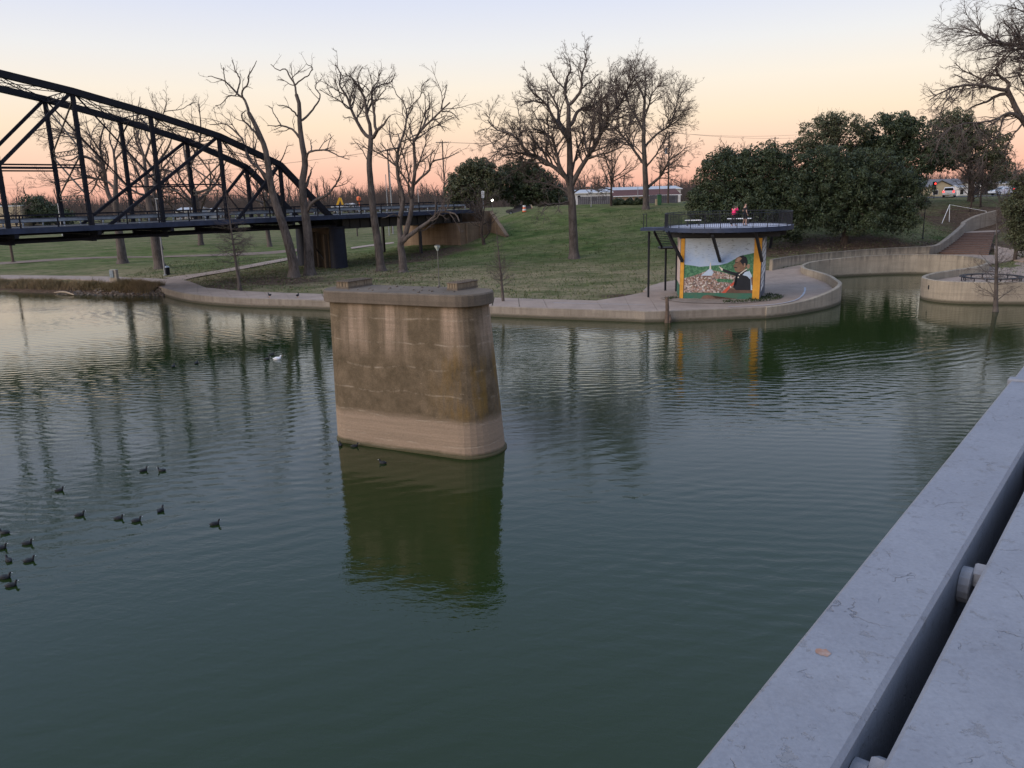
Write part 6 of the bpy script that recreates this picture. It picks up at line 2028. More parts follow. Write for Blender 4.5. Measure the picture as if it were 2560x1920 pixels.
coot0 = bird('coot', 'black coot in the loose raft swimming on open water', 'bird', .86, group='coots on the open water')
spots = [(790, 590, .3), (1420, 150, .9), (1598, 150, 3.2), (588, 345, .2), (1175, 622, .1), (1350, 645, .15), (1588, 545, 1.4), (2125, 678, .25), (45, 765, 3.0), (272, 870, .1), (18, 915, .4), (85, 1037, 2.6), (290, 1040, .3), (55, 1208, .2), (115, 1285, .3)]
first = True
for (x, y, a) in spots:
    g = onz(*ZD(x, y), 0); loc = (g[0], g[1], -.012)
    if first: coot0.location = loc; coot0.rotation_euler = (0, 0, a); first = False
    else: copy_thing(coot0, loc, a + rnd.uniform(-.2, .2), rnd.uniform(.94, 1.06), {150.0: 'black coot of the pair swimming face to face, tail to the left bank' if x < 1500 else 'black coot of the pair swimming face to face, tail to the pier', 345.0: 'black coot swimming alone between the face-to-face pair and the raft', 678.0: 'black coot swimming alone towards the pier ahead of the raft', 545.0: 'black coot of the raft swimming away with its tail to the camera'}.get(float(y)))
for zf, x, y, a, lab in ((ZQ, 290, 1448, 1.9, 'black coot feeding close against the foot of the river pier'), (ZQ, 405, 1458, .1, 'low dark coot swimming along the foot of the river pier'), (ZQ, 628, 1592, 2.8, 'black coot swimming in the reflection of the river pier')):
    g = onz(*zf(x, y), 0); copy_thing(coot0, (g[0], g[1], -.012), a, 1.0, lab, 'coots at the river pier')
for x, y, a, lab in ((690, 1412, .2, 'dark duck leading the white duck, farther from the camera side'), (648, 1448, .1, 'dark duck with pale tail swimming behind the white duck'), (40, 1484, 1.5, 'lone dark duck swimming between the raft and the white duck'), (-159, 1512, 1.6, 'lone dark duck farthest over towards the left bank')):
    g = onz(*Z4(x, y), 0); copy_thing(coot0, (g[0], g[1], -.012), a, 1.25, lab, 'dark ducks on the river')
wd = bird('duck', 'white duck with a dark head swimming with two dark ducks', 'duck', 1.45, M_wfea, M_orange, .95)
g = onz(*Z4(740, 1446), 0); wd.location = (g[0], g[1], -.03); wd.rotation_euler = (0, 0, .1)
for x, y, a, lab in ((672, 908, 2.6, 'black duck with white breast standing on the walk, nearer the path fork'), (914, 912, 1.3, 'black duck with white head standing on the walk, nearer the river pier')):
    g = onz(*Z4(x, y), .86)
    d = bird('duck', lab, 'duck', 1.25, M_coot, M_orange, 1.05, 'ducks on the walk', True)
    V, f = tube_loft([(.10, 0, .20), (.14, 0, .24), (.15, 0, .30)], [.03, .055, .02], 8); obj('breast_patch', V, f, M_wfea, d)
    d.location = (g[0], g[1], .858); d.rotation_euler = (0, 0, a)

# ------------------------------------------------------------------ left bank: riprap, driftwood, dry grass
def rock_mesh(mb, c, s_, rs_):
    V = nrm(rs_.normal(size=(12, 3))) * s_ * rs_.uniform(.6, 1.1, (12, 1)) * np.array([1.2, 1.0, .7])
    bm = bmesh.new()
    for v in V: bm.verts.new(v + c)
    r = bmesh.ops.convex_hull(bm, input=bm.verts)
    bm.verts.index_update()
    vs = [v for v in bm.verts if v.link_faces]
    ix = {v: i for i, v in enumerate(vs)}
    mb.add([v.co[:] for v in vs], [tuple(ix[v] for v in f.verts) for f in bm.faces])
    bm.free()


rs_ = np.random.RandomState(5)
mb = MB()
for i in range(420):
    x = rs_.uniform(500, 1620)
    y = rs_.uniform(835 if x > 800 else 860, 905)
    if x > 1450 and y < 865: continue
    g = gpix(*Z3(x, y), 80, 110)
    if g[2] > 1.2 or g[1] > 108: continue
    rock_mesh(mb, np.array([g[0], g[1], max(g[2], -.05) + .03]), rs_.uniform(.09, .30), rs_)
tag(mb.build('riprap', M_rock, None), 'broken stones along the water below the left bank', kind='stuff')
mb = MB()
a = onz(*Z3(470, 868), .15); b_ = onz(*Z3(640, 888), .10)
dw = thing('driftwood', (a + b_) / 2, 'pale forked driftwood branch lying at the foot of the left bank', 'driftwood')
MB().tube(catmull([a, (a + b_) / 2 + np.array([0, .1, .18]), b_], 8), [.05, .07, .08, .09, .10, .10, .09, .06], 7).build('stem', simple('bleached_wood', (.36, .29, .21), .9, .3, 4), dw)
MB().tube([(a + b_) / 2 + np.array([0, .1, .15]), (a + b_) / 2 + np.array([.5, .5, .45]), (a + b_) / 2 + np.array([1.2, .6, .5])], [.05, .04, .02], 6).build('branch', M_wood, dw)


def blades(name, P, h, rs_, mat_, w=.02, lean=.5):
    K = len(P)
    d = rs_.normal(size=(K, 2)) * lean * h[:, None]
    a = rs_.uniform(0, math.pi, K); wv_ = np.stack([np.cos(a), np.sin(a)], 1) * w
    tip = P + np.column_stack([d, h]); midp = P + np.column_stack([d * .35, h * .6])
    V = np.stack([P - np.column_stack([wv_, np.zeros(K)]), P + np.column_stack([wv_, np.zeros(K)]), midp + np.column_stack([wv_ * .7, np.zeros(K)]), tip, midp - np.column_stack([wv_ * .7, np.zeros(K)])], 1).reshape(-1, 3)
    i = np.arange(K) * 5
    return obj(name, V, [np.stack([i, i + 1, i + 2, i + 4], 1), np.stack([i + 4, i + 2, i + 3], 1)], mat_)


M_dry = simple('dry_grass_blade', (0.27, 0.195, 0.110), .95, .4, .35, col2=(.12, .10, .05))
M_gblade = simple('green_grass_blade', (0.058, 0.092, 0.026), .95, .5, 1.3, col2=(.125, .125, .058))
K = 24000
t_ = rs_.uniform(0, 1, K); line = np.array([(-110, 127), (-90, 114.5), (-62.3, 99.4), (-45.8, 92.1), (-40, 89.6)])
ii_ = np.minimum((t_ * 4).astype(int), 3); ff = t_ * 4 - ii_
P = line[ii_] * (1 - ff[:, None]) + line[ii_ + 1] * ff[:, None] + np.array([.45, .9]) * rs_.uniform(0, 2.3, K)[:, None]
Z_ = ground_z(P)
tag(blades('bank_grass', np.column_stack([P, Z_]), rs_.uniform(.2, .75, K) * (.5 + vnoise(P, .45, 9)), rs_, M_dry, .018), 'tall dry grass hanging over the left bank', kind='stuff')
# short lawn grass where it can be told from the ground
K = 36000
P = np.stack([rs_.uniform(-50, 60, K), rs_.uniform(66, 124, K)], 1)
inr = in_poly(P, RIVER) | in_poly(P, PAVE)
P = P[~inr]; Z_ = ground_z(P); ok = (Z_ > .6)
P = P[ok]; Z_ = Z_[ok]
tag(blades('lawn_grass', np.column_stack([P, Z_ - .02]), rs_.uniform(.06, .24, len(P)), rs_, M_gblade, .045, .9), 'short rough grass on the riverside lawn and slope', kind='stuff')
# leaf litter on the slopes
K = 5000
P = np.concatenate([np.stack([rs_.uniform(26, 60, K), rs_.uniform(93, 112, K)], 1), np.stack([rs_.uniform(60, 95, K), rs_.uniform(96, 127, K)], 1), np.stack([rs_.uniform(-40, -8, K), rs_.uniform(84, 112, K)], 1)])
P = P[~(in_poly(P, RIVER) | in_poly(P, PAVE))]
Z_ = ground_z(P); n = len(P)
s_ = rs_.uniform(.05, .14, (n, 1)); a = rs_.uniform(0, 6.28, n); u = np.column_stack([np.cos(a), np.sin(a), rs_.normal(size=n) * .3]); v = np.column_stack([-np.sin(a), np.cos(a), rs_.normal(size=n) * .3])
c = np.column_stack([P, Z_ + .06])
V = np.stack([c - u * s_, c - v * s_ * .6, c + u * s_, c + v * s_ * .6], 1).reshape(-1, 3)
tag(obj('leaf_litter', V, np.arange(n * 4).reshape(-1, 4), simple('dead_leaf', (.20, .145, .09), .95, .5, 3.0, col2=(.09, .065, .045))), 'fallen brown leaves scattered on the slopes', kind='stuff')

# ------------------------------------------------------------------ park furniture
def lamp_post(label, base, h, head='bowl', r=.05, mat_=None, group=None):
    l = thing('lamp_post', base, label, 'lamp post', group)
    b0 = np.array(base, float)
    m_ = mat_ or M_lampm
    mb = MB(); mb.lathe(b0 + np.array([0, 0, -.15]), [(r * 2.4, 0), (r * 2.4, .25), (r * 1.2, .32), (r * .9, h * .6), (r * .8, h + .15)], 12); mb.build('pole', m_, l, False)
    t_ = b0 + np.array([0, 0, h])
    if head == 'bowl':
        MB().lathe(t_, [(.07, 0), (.16, .20), (.27, .38), (.29, .40), (.29, .52)], 4).build('lantern', simple('lantern_glass', (.36, .40, .36), .3, .2, 3.0), l)
        MB().lathe(t_ + np.array([0, 0, .52]), [(.31, 0), (.32, .03), (.16, .08)], 4).build('cap', m_, l)
    elif head == 'box':
        MB().box(t_ + np.array([.18, 0, .06]), (.5, .34, .16), bev=.02).build('lamp_head', m_, l)
    elif head == 'tee':
        MB().bar(t_ + np.array([-1.0, 0, 0]), t_ + np.array([1.0, 0, 0]), .10, .10).build('cross_arm', m_, l)
        for s_ in (-1, 1): MB().box(t_ + np.array([s_ * .95, 0, .02]), (.62, .42, .18), bev=.02).build('lamp_head', m_, l)
    elif head == 'globe':
        V, f = tube_loft([t_ + np.array([0, 0, z]) for z in (0, .05, .15, .28, .38, .42)], [.06, .15, .21, .19, .10, .02], 12)
        obj('globe', V, f, M_lit, l, True)
    return l


M_lampm = simple('lamp_pole_paint', (0.14, 0.13, 0.11), .6, .3, 2.0)
M_greyp = simple('grey_pole', (0.30, 0.30, 0.30), .6, .25, 1.0)
M_brnp = simple('wood_pole', (0.10, 0.072, 0.055), .9, .35, 1.0)


def emit(name, c, s_):
    m, t, b = node_mat(name)
    b.inputs['Base Color'].default_value = (*c, 1); b.inputs['Emission Color'].default_value = (*c, 1); b.inputs['Emission Strength'].default_value = s_
    return m


M_lit = emit('lit_globe', (1.0, .97, .85), 5.0)
M_red = emit('red_signal', (1.0, .03, .02), 5.0)
M_brake = emit('brake_light', (1.0, .05, .05), 2.2)
g = gpix(1098, 716); lamp_post('slender park lamp with square glass lantern on the lawn behind the river pier', g, 3.55)
g = gpix(*Z3(1427, 722)); lamp_post('tall grey lamp pole beside the litter bin on the left lawn', g, 9.5, 'box', .09, M_greyp)
tcn = thing('litter_bin', gpix(*Z3(1447, 714)), 'dark barrel litter bin standing against the tall grey lamp pole', 'bin')
MB().lathe(ORG[tcn.name], [(.30, -.05), (.33, .08), (.33, .85), (.35, .90)], 16).build('barrel', M_steel, tcn)
MB().lathe(ORG[tcn.name] + np.array([0, 0, .9]), [(.36, 0), (.30, .14), (.10, .20)], 16).build('lid', M_galv, tcn)
g = gpix(*Z4(408, 745)); lamp_post('small brown lamp post just behind the young cypress', (g[0] + .1, g[1], g[2]), 3.0, 'box', .05)
g = gpix(*Z8(1335, 547)); lamp_post('black lamp post on the leaf-strewn slope above the retaining wall', g, 4.6, 'box', .06, M_black)
g = gpix(*ZL(262, 1545)); lamp_post('brown wooden utility pole on the left lawn', g, 12.0, 'none', .17, M_brnp)

# stone marker with plaque
g = gpix(*Z3(995, 778)); mk = thing('stone_marker', g, 'upright stone marker with a blue plaque on a concrete pad', 'marker')
MB().box((g[0] - .3, g[1], g[2] + .03), (3.6, 1.6, .10), (1, -.35, 0)).build('pad', M_walk, mk)
MB().box((g[0], g[1], g[2] + .25), (1.15, .55, .40), (1, -.35, 0), bev=.02).build('plinth', M_wall, mk)
MB().box((g[0], g[1], g[2] + .98), (1.05, .42, 1.10), (1, -.35, 0), bev=.05).build('stone', simple('marker_stone', (.30, .28, .24), .85, .35, 3.0, bmp=.3), mk)
MB().box((g[0] - .22, g[1] - .20, g[2] + 1.0), (.55, .10, .85), (1, -.35, 0)).build('plaque', simple('blue_plaque', (.10, .15, .20), .5, .4, 5.0, col2=(.22, .26, .28)), mk)

# wooden mooring post standing in the water
g = onz(*Z6(1950, 1205), 0)
kk_ = kl[int(np.argmin(np.abs(kl[:, 0] - g[0])))]
g[1] = min(g[1], kk_[1] - .42)
wp = thing('wooden_post', g, 'weathered wooden post standing in the water against the walk', 'post')
MB().tube(catmull([g + np.array([0, 0, -1.2]), g, g + np.array([.02, 0, .9]), g + np.array([-.02, 0, 1.95])], 10), [.26, .25, .24, .20, .16, .15, .14, .14, .13, .12], 10).build('stem', M_wood, wp)
MB().tube([g + np.array([.1, 0, -.3]), g + np.array([.24, -.05, .25]), g + np.array([.2, 0, .62])], [.14, .13, .09], 8).build('stub', M_wood, wp)

# ring bench on the right plaza
c = onz(*Z8(1930, 868), 1.62); rb = thing('ring_bench', (c[0], c[1], 1.2), 'black slatted metal ring bench on the right-hand plaza', 'bench')
R_ = 2.45
for r_ in (R_ - .34, R_ - .17, R_):
    MB().tube([(c[0] + r_ * math.cos(a), c[1] + r_ * math.sin(a), 1.62) for a in np.linspace(0, 2 * math.pi, 41)], .045, 6, cap=False).build('slat', M_black, rb)
for k in range(14):
    a = 2 * math.pi * k / 14; e = np.array([math.cos(a), math.sin(a), 0])
    q = np.array([c[0], c[1], 0]) + e * (R_ - .17)
    mb = MB(); mb.bar((q[0], q[1], 1.17), (q[0], q[1], 1.60), .06, .06); mb.bar(q + e * -.2 + np.array([0, 0, 1.57]), q + e * .2 + np.array([0, 0, 1.57]), .05, .04); mb.build('leg', M_black, rb)

# white volleyball-like frame of poles and rope on the slope
p0 = gpix(*ZR(790, 820)); p1 = gpix(*ZR(920, 785)); top = atY(*ZR(928, 495), p1[1]); p3 = gpix(*ZR(1560, 640), 90)
fr = thing('white_frame', p1, 'white pole with slanting stay and a long sloping rope on the grass slope', 'frame')
MB().tube([p1 - np.array([0, 0, .1]), top], .05, 8).build('pole', M_white, fr)
MB().tube([p0 - np.array([0, 0, .1]), top], .04, 8).build('stay', M_white, fr)
MB().tube(catmull([top, atY(*ZR(1260, 555), p1[1] - 1), atY(*ZR(1560, 608), p1[1] - 2)], 10), .022, 6).build('rope', M_white, fr)
g = atY(*ZR(1560, 608), p1[1] - 2); MB().tube([g, (g[0], g[1], gz(g[0], g[1]) - .1)], .03, 6).build('end_stake', M_white, fr)

# ------------------------------------------------------------------ beyond the bank: poles, wires, buildings, vehicles
def px_pole(label, top, base_py, Y, r, kind, mat_, name='utility_pole', arm=1.1, cat='pole'):
    t_ = atY(*top, Y)
    b_ = np.array([t_[0], t_[1], gz(t_[0], t_[1])])
    o = thing(name, b_, label, cat)
    MB().tube([b_ - np.array([0, 0, .4]), t_], [r, r * .75], 10).build('pole', mat_, o)
    if kind in ('cross', 'cross2'):
        MB().box(t_ - np.array([0, 0, .35]), (2 * arm, .10, .12), (1, .1, 0)).build('cross_arm', mat_, o)
        for k in (-.9, -.45, .45, .9): MB().lathe(t_ + np.array([k * arm, k * arm * .1, -.29]), [(.05, 0), (.06, .08), (.03, .14)], 8).build('insulator', M_white, o)
    if kind == 'tee':
        MB().box(t_, (2 * arm, .12, .10), (1, 0, 0)).build('cross_arm', mat_, o)
        for s_ in (-1, 1): MB().box(t_ + np.array([s_ * arm * .8, 0, -.06]), (.6, .4, .16), bev=.02).build('lamp_head', mat_, o)
    if kind == 'can':
        MB().box(t_ - np.array([0, 0, .2]), (1.6, .1, .1), (1, 0, 0)).build('cross_arm', mat_, o)
        MB().lathe(t_ + np.array([-.45, -.1, -3.4]), [(.20, 0), (.24, .04), (.24, .8), (.15, .9)], 14).build('transformer', M_galv, o)
    return t_


tA = px_pole('brown utility pole with cross-arm behind the forked bare tree', Z2(1688, 872), 0, 175, .20, 'cross', M_brnp)
tB = px_pole('utility pole with wide flat cross-arm left of the round dark oak', Z2(2162, 800), 0, 165, .16, 'cross2', M_brnp, arm=1.3)
px_pole('grey street light pole beside the brown utility pole', Z2(1702, 1000), 0, 172, .14, 'none', M_greyp, 'light_pole', cat='light pole')
px_pole('thin grey pole left of the brown utility pole', Z2(1672, 1092), 0, 168, .10, 'none', M_greyp, 'light_pole', cat='light pole')
px_pole('thin pale pole between forked bare trees beyond the approach span', Z2(1950, 1190), 0, 180, .09, 'none', M_greyp, 'light_pole', cat='light pole')
px_pole('dark thin pole right of the pale pole beyond the approach span', Z2(2025, 1170), 0, 185, .10, 'none', M_brnp)
tC = px_pole('twin-headed parking light among the oaks behind the bank', Z5(765, 972), 0, 150, .12, 'tee', M_brnp, 'light_pole', .8, 'light pole')
px_pole('twin-headed parking light in front of the beige building', Z5(1970, 1018), 0, 185, .12, 'tee', M_brnp, 'light_pole', .7, 'light pole')
tD = px_pole('utility pole with a transformer can right of the round-crowned tree', Z5(2050, 790), 0, 132, .15, 'can', M_brnp)
px_pole('distant utility pole over the dark evergreens', ZB(960, 492), 0, 230, .18, 'cross', M_brnp)
px_pole('pale thin lamp pole left of the round-crowned tree', ZF(1443, 130), 0, 150, .07, 'none', M_greyp, 'light_pole', cat='light pole')
px_pole('grey post with a sign board in the middle of the bank top', ZF(722, 130), 0, 128, .08, 'none', M_greyp, 'light_pole', cat='light pole')
px_pole('tall thin mast seen through the last truss panel', Z2(830, 1110), 0, 260, .14, 'none', M_brnp)
px_pole('white light pole between the truss posts over the lawn', ZL(1140, 385), 0, 200, .12, 'none', M_white, 'light_pole', cat='light pole')


def wire(label, a, b_, sag, gi=[0]):
    P = [lerp(a, b_, k) - np.array([0, 0, sag * 4 * k * (1 - k)]) for k in np.linspace(0, 1, 24)]
    tag(MB().tube(P, .018, 4).build('power_line', M_black), label, 'power line', 'power lines')


e1 = atY(1500, 360, 150); e0 = atY(-200, 470, 260)
for k in (-.9, .45):
    wire('thin black power line between the brown pole and the flat cross-arm pole', tA + np.array([k, 0, -.25]), tB + np.array([k, 0, -.25]), .5)
    wire('thin black power line from the flat cross-arm pole to the transformer pole', tB + np.array([k, 0, -.25]), tD + np.array([k * .6, 0, -.15]), .9)
    wire('thin black power line running right from the transformer pole over the evergreens', tD + np.array([k * .6, 0, -.15]), atY(2120, 330 + k * 8, 190), 1.0)
    wire('thin black power line running left from the brown pole past the truss', tA + np.array([k, 0, -.25]), e0 + np.array([0, 0, k]), 2.0)

M_beige = simple('beige_siding', (0.44, 0.30, 0.20), .85, .2, .6)
M_whites = simple('white_siding', (0.56, 0.54, 0.52), .85, .2, .6)
M_rust = simple('rust_red_roof', (0.10, 0.032, 0.022), .8, .4, .5)
M_zinc = simple('zinc_roof', (0.42, 0.44, 0.46), .5, .25, .4)
M_shingle = simple('grey_shingle_roof', (0.14, 0.14, 0.15), .9, .3, .6)
M_tan = simple('tan_wall', (0.42, 0.34, 0.22), .85, .2, .6)
M_fence = simple('grey_board_fence', (0.115, 0.11, 0.125), .9, .35, .8)


def building(label, pxl, pxr, eave_py, ridge_py, Y, depth, wall_m, roof_m, windows=(), over=.35, gable=False, cat='building', door=None):
    a = atY(pxl, eave_py, Y); b_ = atY(pxr, eave_py, Y)
    zg = min(gz(a[0], Y), gz(b_[0], Y)) - .4
    ze = (a[2] + b_[2]) / 2
    zr = atY((pxl + pxr) / 2, ridge_py, Y + depth / 2)[2]
    cx, L = (a[0] + b_[0]) / 2, abs(b_[0] - a[0])
    o = thing('building', (cx, Y, zg + .4), label, cat)
    MB().box((cx, Y + depth / 2, (zg + ze) / 2), (L, depth, ze - zg)).build('wall', wall_m, o)
    x0, x1, y0, y1 = cx - L / 2 - over, cx + L / 2 + over, Y - over, Y + depth + over
    if gable:
        V = [(x0, y0, ze - .02), (x1, y0, ze - .02), (cx, y0, zr), (x0, y1, ze - .02), (x1, y1, ze - .02), (cx, y1, zr)]
        f = [(0, 2, 5, 3), (1, 4, 5, 2)]
        Vg = [(cx - L / 2, Y - .002, ze), (cx + L / 2, Y - .002, ze), (cx, Y - .002, zr - .1)]
        obj('gable', Vg, [(0, 1, 2)], wall_m, o)
        mb = MB()
        for (p, q, r_, s_) in ((0, 2, 5, 3), (2, 1, 4, 5)):
            A = [np.array(V[i]) for i in (p, q, r_, s_)]
            B2 = [v + np.array([0, 0, .14]) for v in A]
            mb.add(A + B2, [(0, 1, 2, 3), (7, 6, 5, 4), (0, 4, 5, 1), (1, 5, 6, 2), (2, 6, 7, 3), (3, 7, 4, 0)])
        mb.build('roof', roof_m, o)
    else:
        yc = Y + depth / 2
        mb = MB()
        for (ya, za, yb, zb) in ((y0, ze - .03, yc, zr), (yc, zr, y1, ze - .03)):
            A = [np.array((x0, ya, za)), np.array((x1, ya, za)), np.array((x1, yb, zb)), np.array((x0, yb, zb))]
            B2 = [v + np.array([0, 0, .14]) for v in A]
            mb.add(A + B2, [(3, 2, 1, 0), (4, 5, 6, 7), (0, 1, 5, 4), (1, 2, 6, 5), (2, 3, 7, 6), (3, 0, 4, 7)])
        r = mb.build('roof', roof_m, o)
        MB().box((cx, y0 - .03, ze + .05), (L + 2 * over, .05, .22)).build('fascia', M_white, o)
        for s_ in (-1, 1): obj('gable', [(cx + s_ * L / 2, Y, ze), (cx + s_ * L / 2, Y + depth, ze), (cx + s_ * L / 2, yc, zr)], [(0, 1, 2)], wall_m, o)
    for (u, w_, h_, zc) in windows:
        x = cx - L / 2 + L * u
        wn = MB().box((x, Y - .01, zc + ze), (w_ + .16, .10, h_ + .16)).build('window', M_white, o)
        MB().box((x, Y - .05, zc + ze), (w_, .06, h_)).build('pane', M_glass, wn)
    return o, (cx, L, ze, zr)


building('long beige building with rust-red sloping roof behind the bank', ZF(1060, 0)[0], ZF(2060, 0)[0], ZF(0, 305)[1], ZF(0, 212)[1], 235, 16, M_beige, M_rust, [(.1, 1.4, 1.2, -1.1), (.27, 1.0, 1.4, -1.1), (.92, 1.6, 2.2, -1.4)], .8)
building('low zinc-roofed shed rising behind the beige building', ZF(960, 0)[0], ZF(2100, 0)[0], ZF(0, 212)[1], ZF(0, 168)[1], 262, 22, M_whites, M_zinc, [], .5)
building('white sided house with dark base behind the huge bare tree', ZF(480, 0)[0], ZF(1040, 0)[0], ZF(0, 262)[1], ZF(0, 215)[1], 215, 10, M_whites, M_zinc, [(.1, .8, .8, -.9), (.42, 1.1, 1.0, -1.5), (.55, 1.1, 1.0, -1.5), (.8, .9, 1.0, -1.4)], .4)
building('small cream house with open carport left of the huge bare tree', ZF(10, 0)[0], ZF(240, 0)[0], ZF(0, 300)[1], ZF(0, 262)[1], 190, 8, M_whites, M_shingle, [(.5, 2.4, 1.5, -.9)], .5)
building('blank tan block building beyond the lawn behind the truss', -60, ZL(395, 0)[0], ZL(0, 446)[1], ZL(0, 438)[1], 230, 18, M_tan, M_zinc, [], .1)
building('tan gabled house beside the road crossing', ZR(560, 0)[0], ZR(990, 0)[0], ZR(0, 190)[1], ZR(0, 82)[1], 205, 14, M_tan, M_shingle, [(.3, 1.2, 1.1, -1.3)], .4, True)
building('grey-roofed house behind the tan gabled house', ZR(780, 0)[0], ZR(1220, 0)[0], ZR(0, 180)[1], ZR(0, 55)[1], 228, 12, M_tan, M_shingle, [], .5)
building('small white shed behind the road crossing', ZR(1090, 0)[0], ZR(1215, 0)[0], ZR(0, 205)[1], ZR(0, 165)[1], 196, 4, M_whites, M_zinc, [(.4, .8, 1.2, -.9)], .15)
building('pale house beyond the dark fence at the crossing', ZR(1440, 0)[0], ZR(2000, 0)[0], ZR(0, 140)[1], ZR(0, 92)[1], 210, 9, M_whites, M_shingle, [(.2, 1.0, 1.0, -1.1), (.75, 1.0, 1.0, -1.1)], .4)
building('long low white-roofed sheds seen through the truss', Z1(1510, 0)[0], Z1(1700, 0)[0], Z1(0, 1340)[1], Z1(0, 1312)[1], 300, 14, M_whites, M_zinc, [], .4)
building('small white-roofed shed by the truss end', Z1(1790, 0)[0], Z1(1860, 0)[0], Z1(0, 1332)[1], Z1(0, 1318)[1], 305, 10, M_whites, M_zinc, [], .3)


def fence(label, pa, pb, top_dz, Y, mat_, w_=.32):
    a, b_ = atY(*pa, Y), atY(*pb, Y)
    L = np.linalg.norm((b_ - a)[:2]); n = int(L / w_)
    o = thing('fence', (*a[:2], gz(*a[:2])), label, 'fence')
    d = (b_ - a)[:2] / L
    for k in range(n):
        q = a[:2] + d * (k + .5) * w_
        z_ = gz(*q)
        MB().box((q[0], q[1], z_ + top_dz / 2 - .1 + rnd.uniform(-.02, .02)), (w_ - .02, .04, top_dz + .2), (*d, 0)).build('board', mat_, o)
    mid = (a + b_) / 2
    MB().box((mid[0], mid[1] + .04, gz(*mid[:2]) + top_dz * .6), (L, .05, .10), (*d, 0)).build('rail', mat_, o)


fence('grey board fence on the bank top behind the huge bare tree', ZF(520, 400), ZF(1090, 400), 1.25, 134, M_fence)
fence('grey board fence in front of the beige building', ZF(1615, 400), ZF(2060, 400), 1.3, 138, M_fence)
fence('black board fence beyond the road crossing', ZR(1300, 260), ZR(1760, 260), 1.7, 165, simple('black_fence', (.014, .014, .018), .8, .3, 1.0), .4)
for i, x in enumerate((1100, 1190, 1310, 1425, 1505)):
    g = gp_at(ZF(x, 0)[0], 129)
    c = atY(*ZF(x, 405), 129)
    evergreen(['low clipped evergreen shrub at the fence end', 'tallest pointed evergreen shrub in the row by the fence', 'pointed evergreen shrub in the middle of the fence row', 'round evergreen shrub left of the round-crowned tree', 'narrow evergreen shrub half hidden by the round-crowned tree'][i], g,
              [(ZF(x, 425)[0], ZF(x, 425)[1], 0, .62, .5), (ZF(x, 385)[0], ZF(x, 390)[1], 0, .40, .42)], 1500, 90 + i, .06, .11, M_leaf, 'evergreen_shrub', (.28, .42), 22, 'shrub', None, False)
# green utility cabinet post
g = gp_at(ZF(1768, 0)[0], 127); gb = thing('utility_cabinet', g, 'tall narrow green utility cabinet on the bank top', 'cabinet')
zt = atY(*ZF(1768, 285), 127)[2]
MB().box((g[0], g[1], (g[2] + zt) / 2 - .05), (.62, .5, zt - g[2] + .1), bev=.02).build('case', simple('green_cabinet', (.05, .14, .06), .6, .3, 1.5), gb)
MB().box((g[0] - .45, g[1], (g[2] + zt) / 2 - .35), (.28, .4, zt - g[2] - .6), bev=.02).build('side_case', M_tan, gb)
MB().box((g[0], g[1], zt + .02), (.70, .58, .06)).build('lid', M_galv, gb)
# lit globe and sign post at the bridge end
g = gp_at(ZA(1735, 0)[0], 134); zt = atY(*ZA(1735, 440), 134)[2]
lamp_post('lit white globe lamp by the end of the bridge', g, zt - g[2], 'globe', .05)
g = gp_at(ZA(1578, 0)[0], 127); zt = atY(*ZA(1578, 250), 127)[2]
sg = thing('road_sign', g, 'two small white road signs on a post at the bridge end', 'sign')
MB().tube([(g[0], g[1], g[2] - .2), (g[0], g[1], zt)], .035, 8).build('post', M_galv, sg)
for dz in (.32, .85): MB().box((g[0], g[1] - .05, zt - dz), (.46, .03, .48), (1, .2, 0)).build('sign_plate', M_white, sg)
M_or = simple('orange_plastic', (.75, .16, .05), .6, .15, 4.0)
g = gp_at(Z5(797, 0)[0], 128); ob = thing('traffic_barrel', g, 'orange and white traffic barrel on the bank top', 'barrel')
for k in range(4): MB().lathe(np.array(g) + np.array([0, 0, .26 * k - .02]), [(.31 - .025 * k, 0), (.30 - .025 * k, .25)], 14).build('band', M_or if k % 2 == 0 else M_white, ob)
MB().lathe(np.array(g) + np.array([0, 0, -.03]), [(.42, 0), (.40, .06)], 14).build('base', M_tyre, ob)

# excavator, orange lift and rubble heaps beyond the approach span
M_cat = simple('machine_yellow', (.62, .34, .02), .5, .25, 1.0)
Yx = 210
p_ = lambda x, y: atY(*ZE(x, y), Yx)
ex = thing('excavator', gp_at(ZE(760, 0)[0], Yx), 'yellow excavator with raised boom working beyond the bridge', 'excavator')
gx_ = np.array(gp_at(ZE(760, 0)[0], Yx))
MB().bar(p_(740, 470), p_(830, 225), .42, .5).build('boom', M_cat, ex)
MB().bar(p_(840, 230), p_(920, 460), .34, .42).build('arm', M_cat, ex)
MB().bar(p_(770, 390), p_(820, 300), .16, .16).build('ram', M_galv, ex)
c0 = p_(700, 500)
MB().box((c0[0] - .6, Yx + .3, gx_[2] + 1.9), (3.0, 2.2, 1.4), bev=.1).build('house', M_cat, ex)
MB().box((c0[0] + .5, Yx - .5, gx_[2] + 2.6), (1.2, 1.1, 1.6), bev=.08).build('cab', M_glass, ex)
for s_ in (-1, 1): MB().box((c0[0] - .3, Yx + .3 + s_ * 1.0, gx_[2] + .5), (4.0, .6, 1.0), bev=.18).build('track', M_tyre, ex)
bk = p_(930, 470); MB().prism([(bk[0] - .5, Yx - .5), (bk[0] + .5, Yx - .5), (bk[0] + .4, Yx + .5), (bk[0] - .4, Yx + .5)], bk[2] - .9, bk[2]).build('bucket', M_steel, ex)
MB().bar((c0[0] - .2, Yx, gx_[2] + 2.2), p_(740, 470), .5, .5).build('boom_foot', M_cat, ex)
ol = thing('boom_lift', gp_at(ZE(1270, 0)[0], 205), 'orange lift machine with raised round body beyond the bridge', 'lift')
oq = lambda x, y: atY(*ZE(x, y), 205)
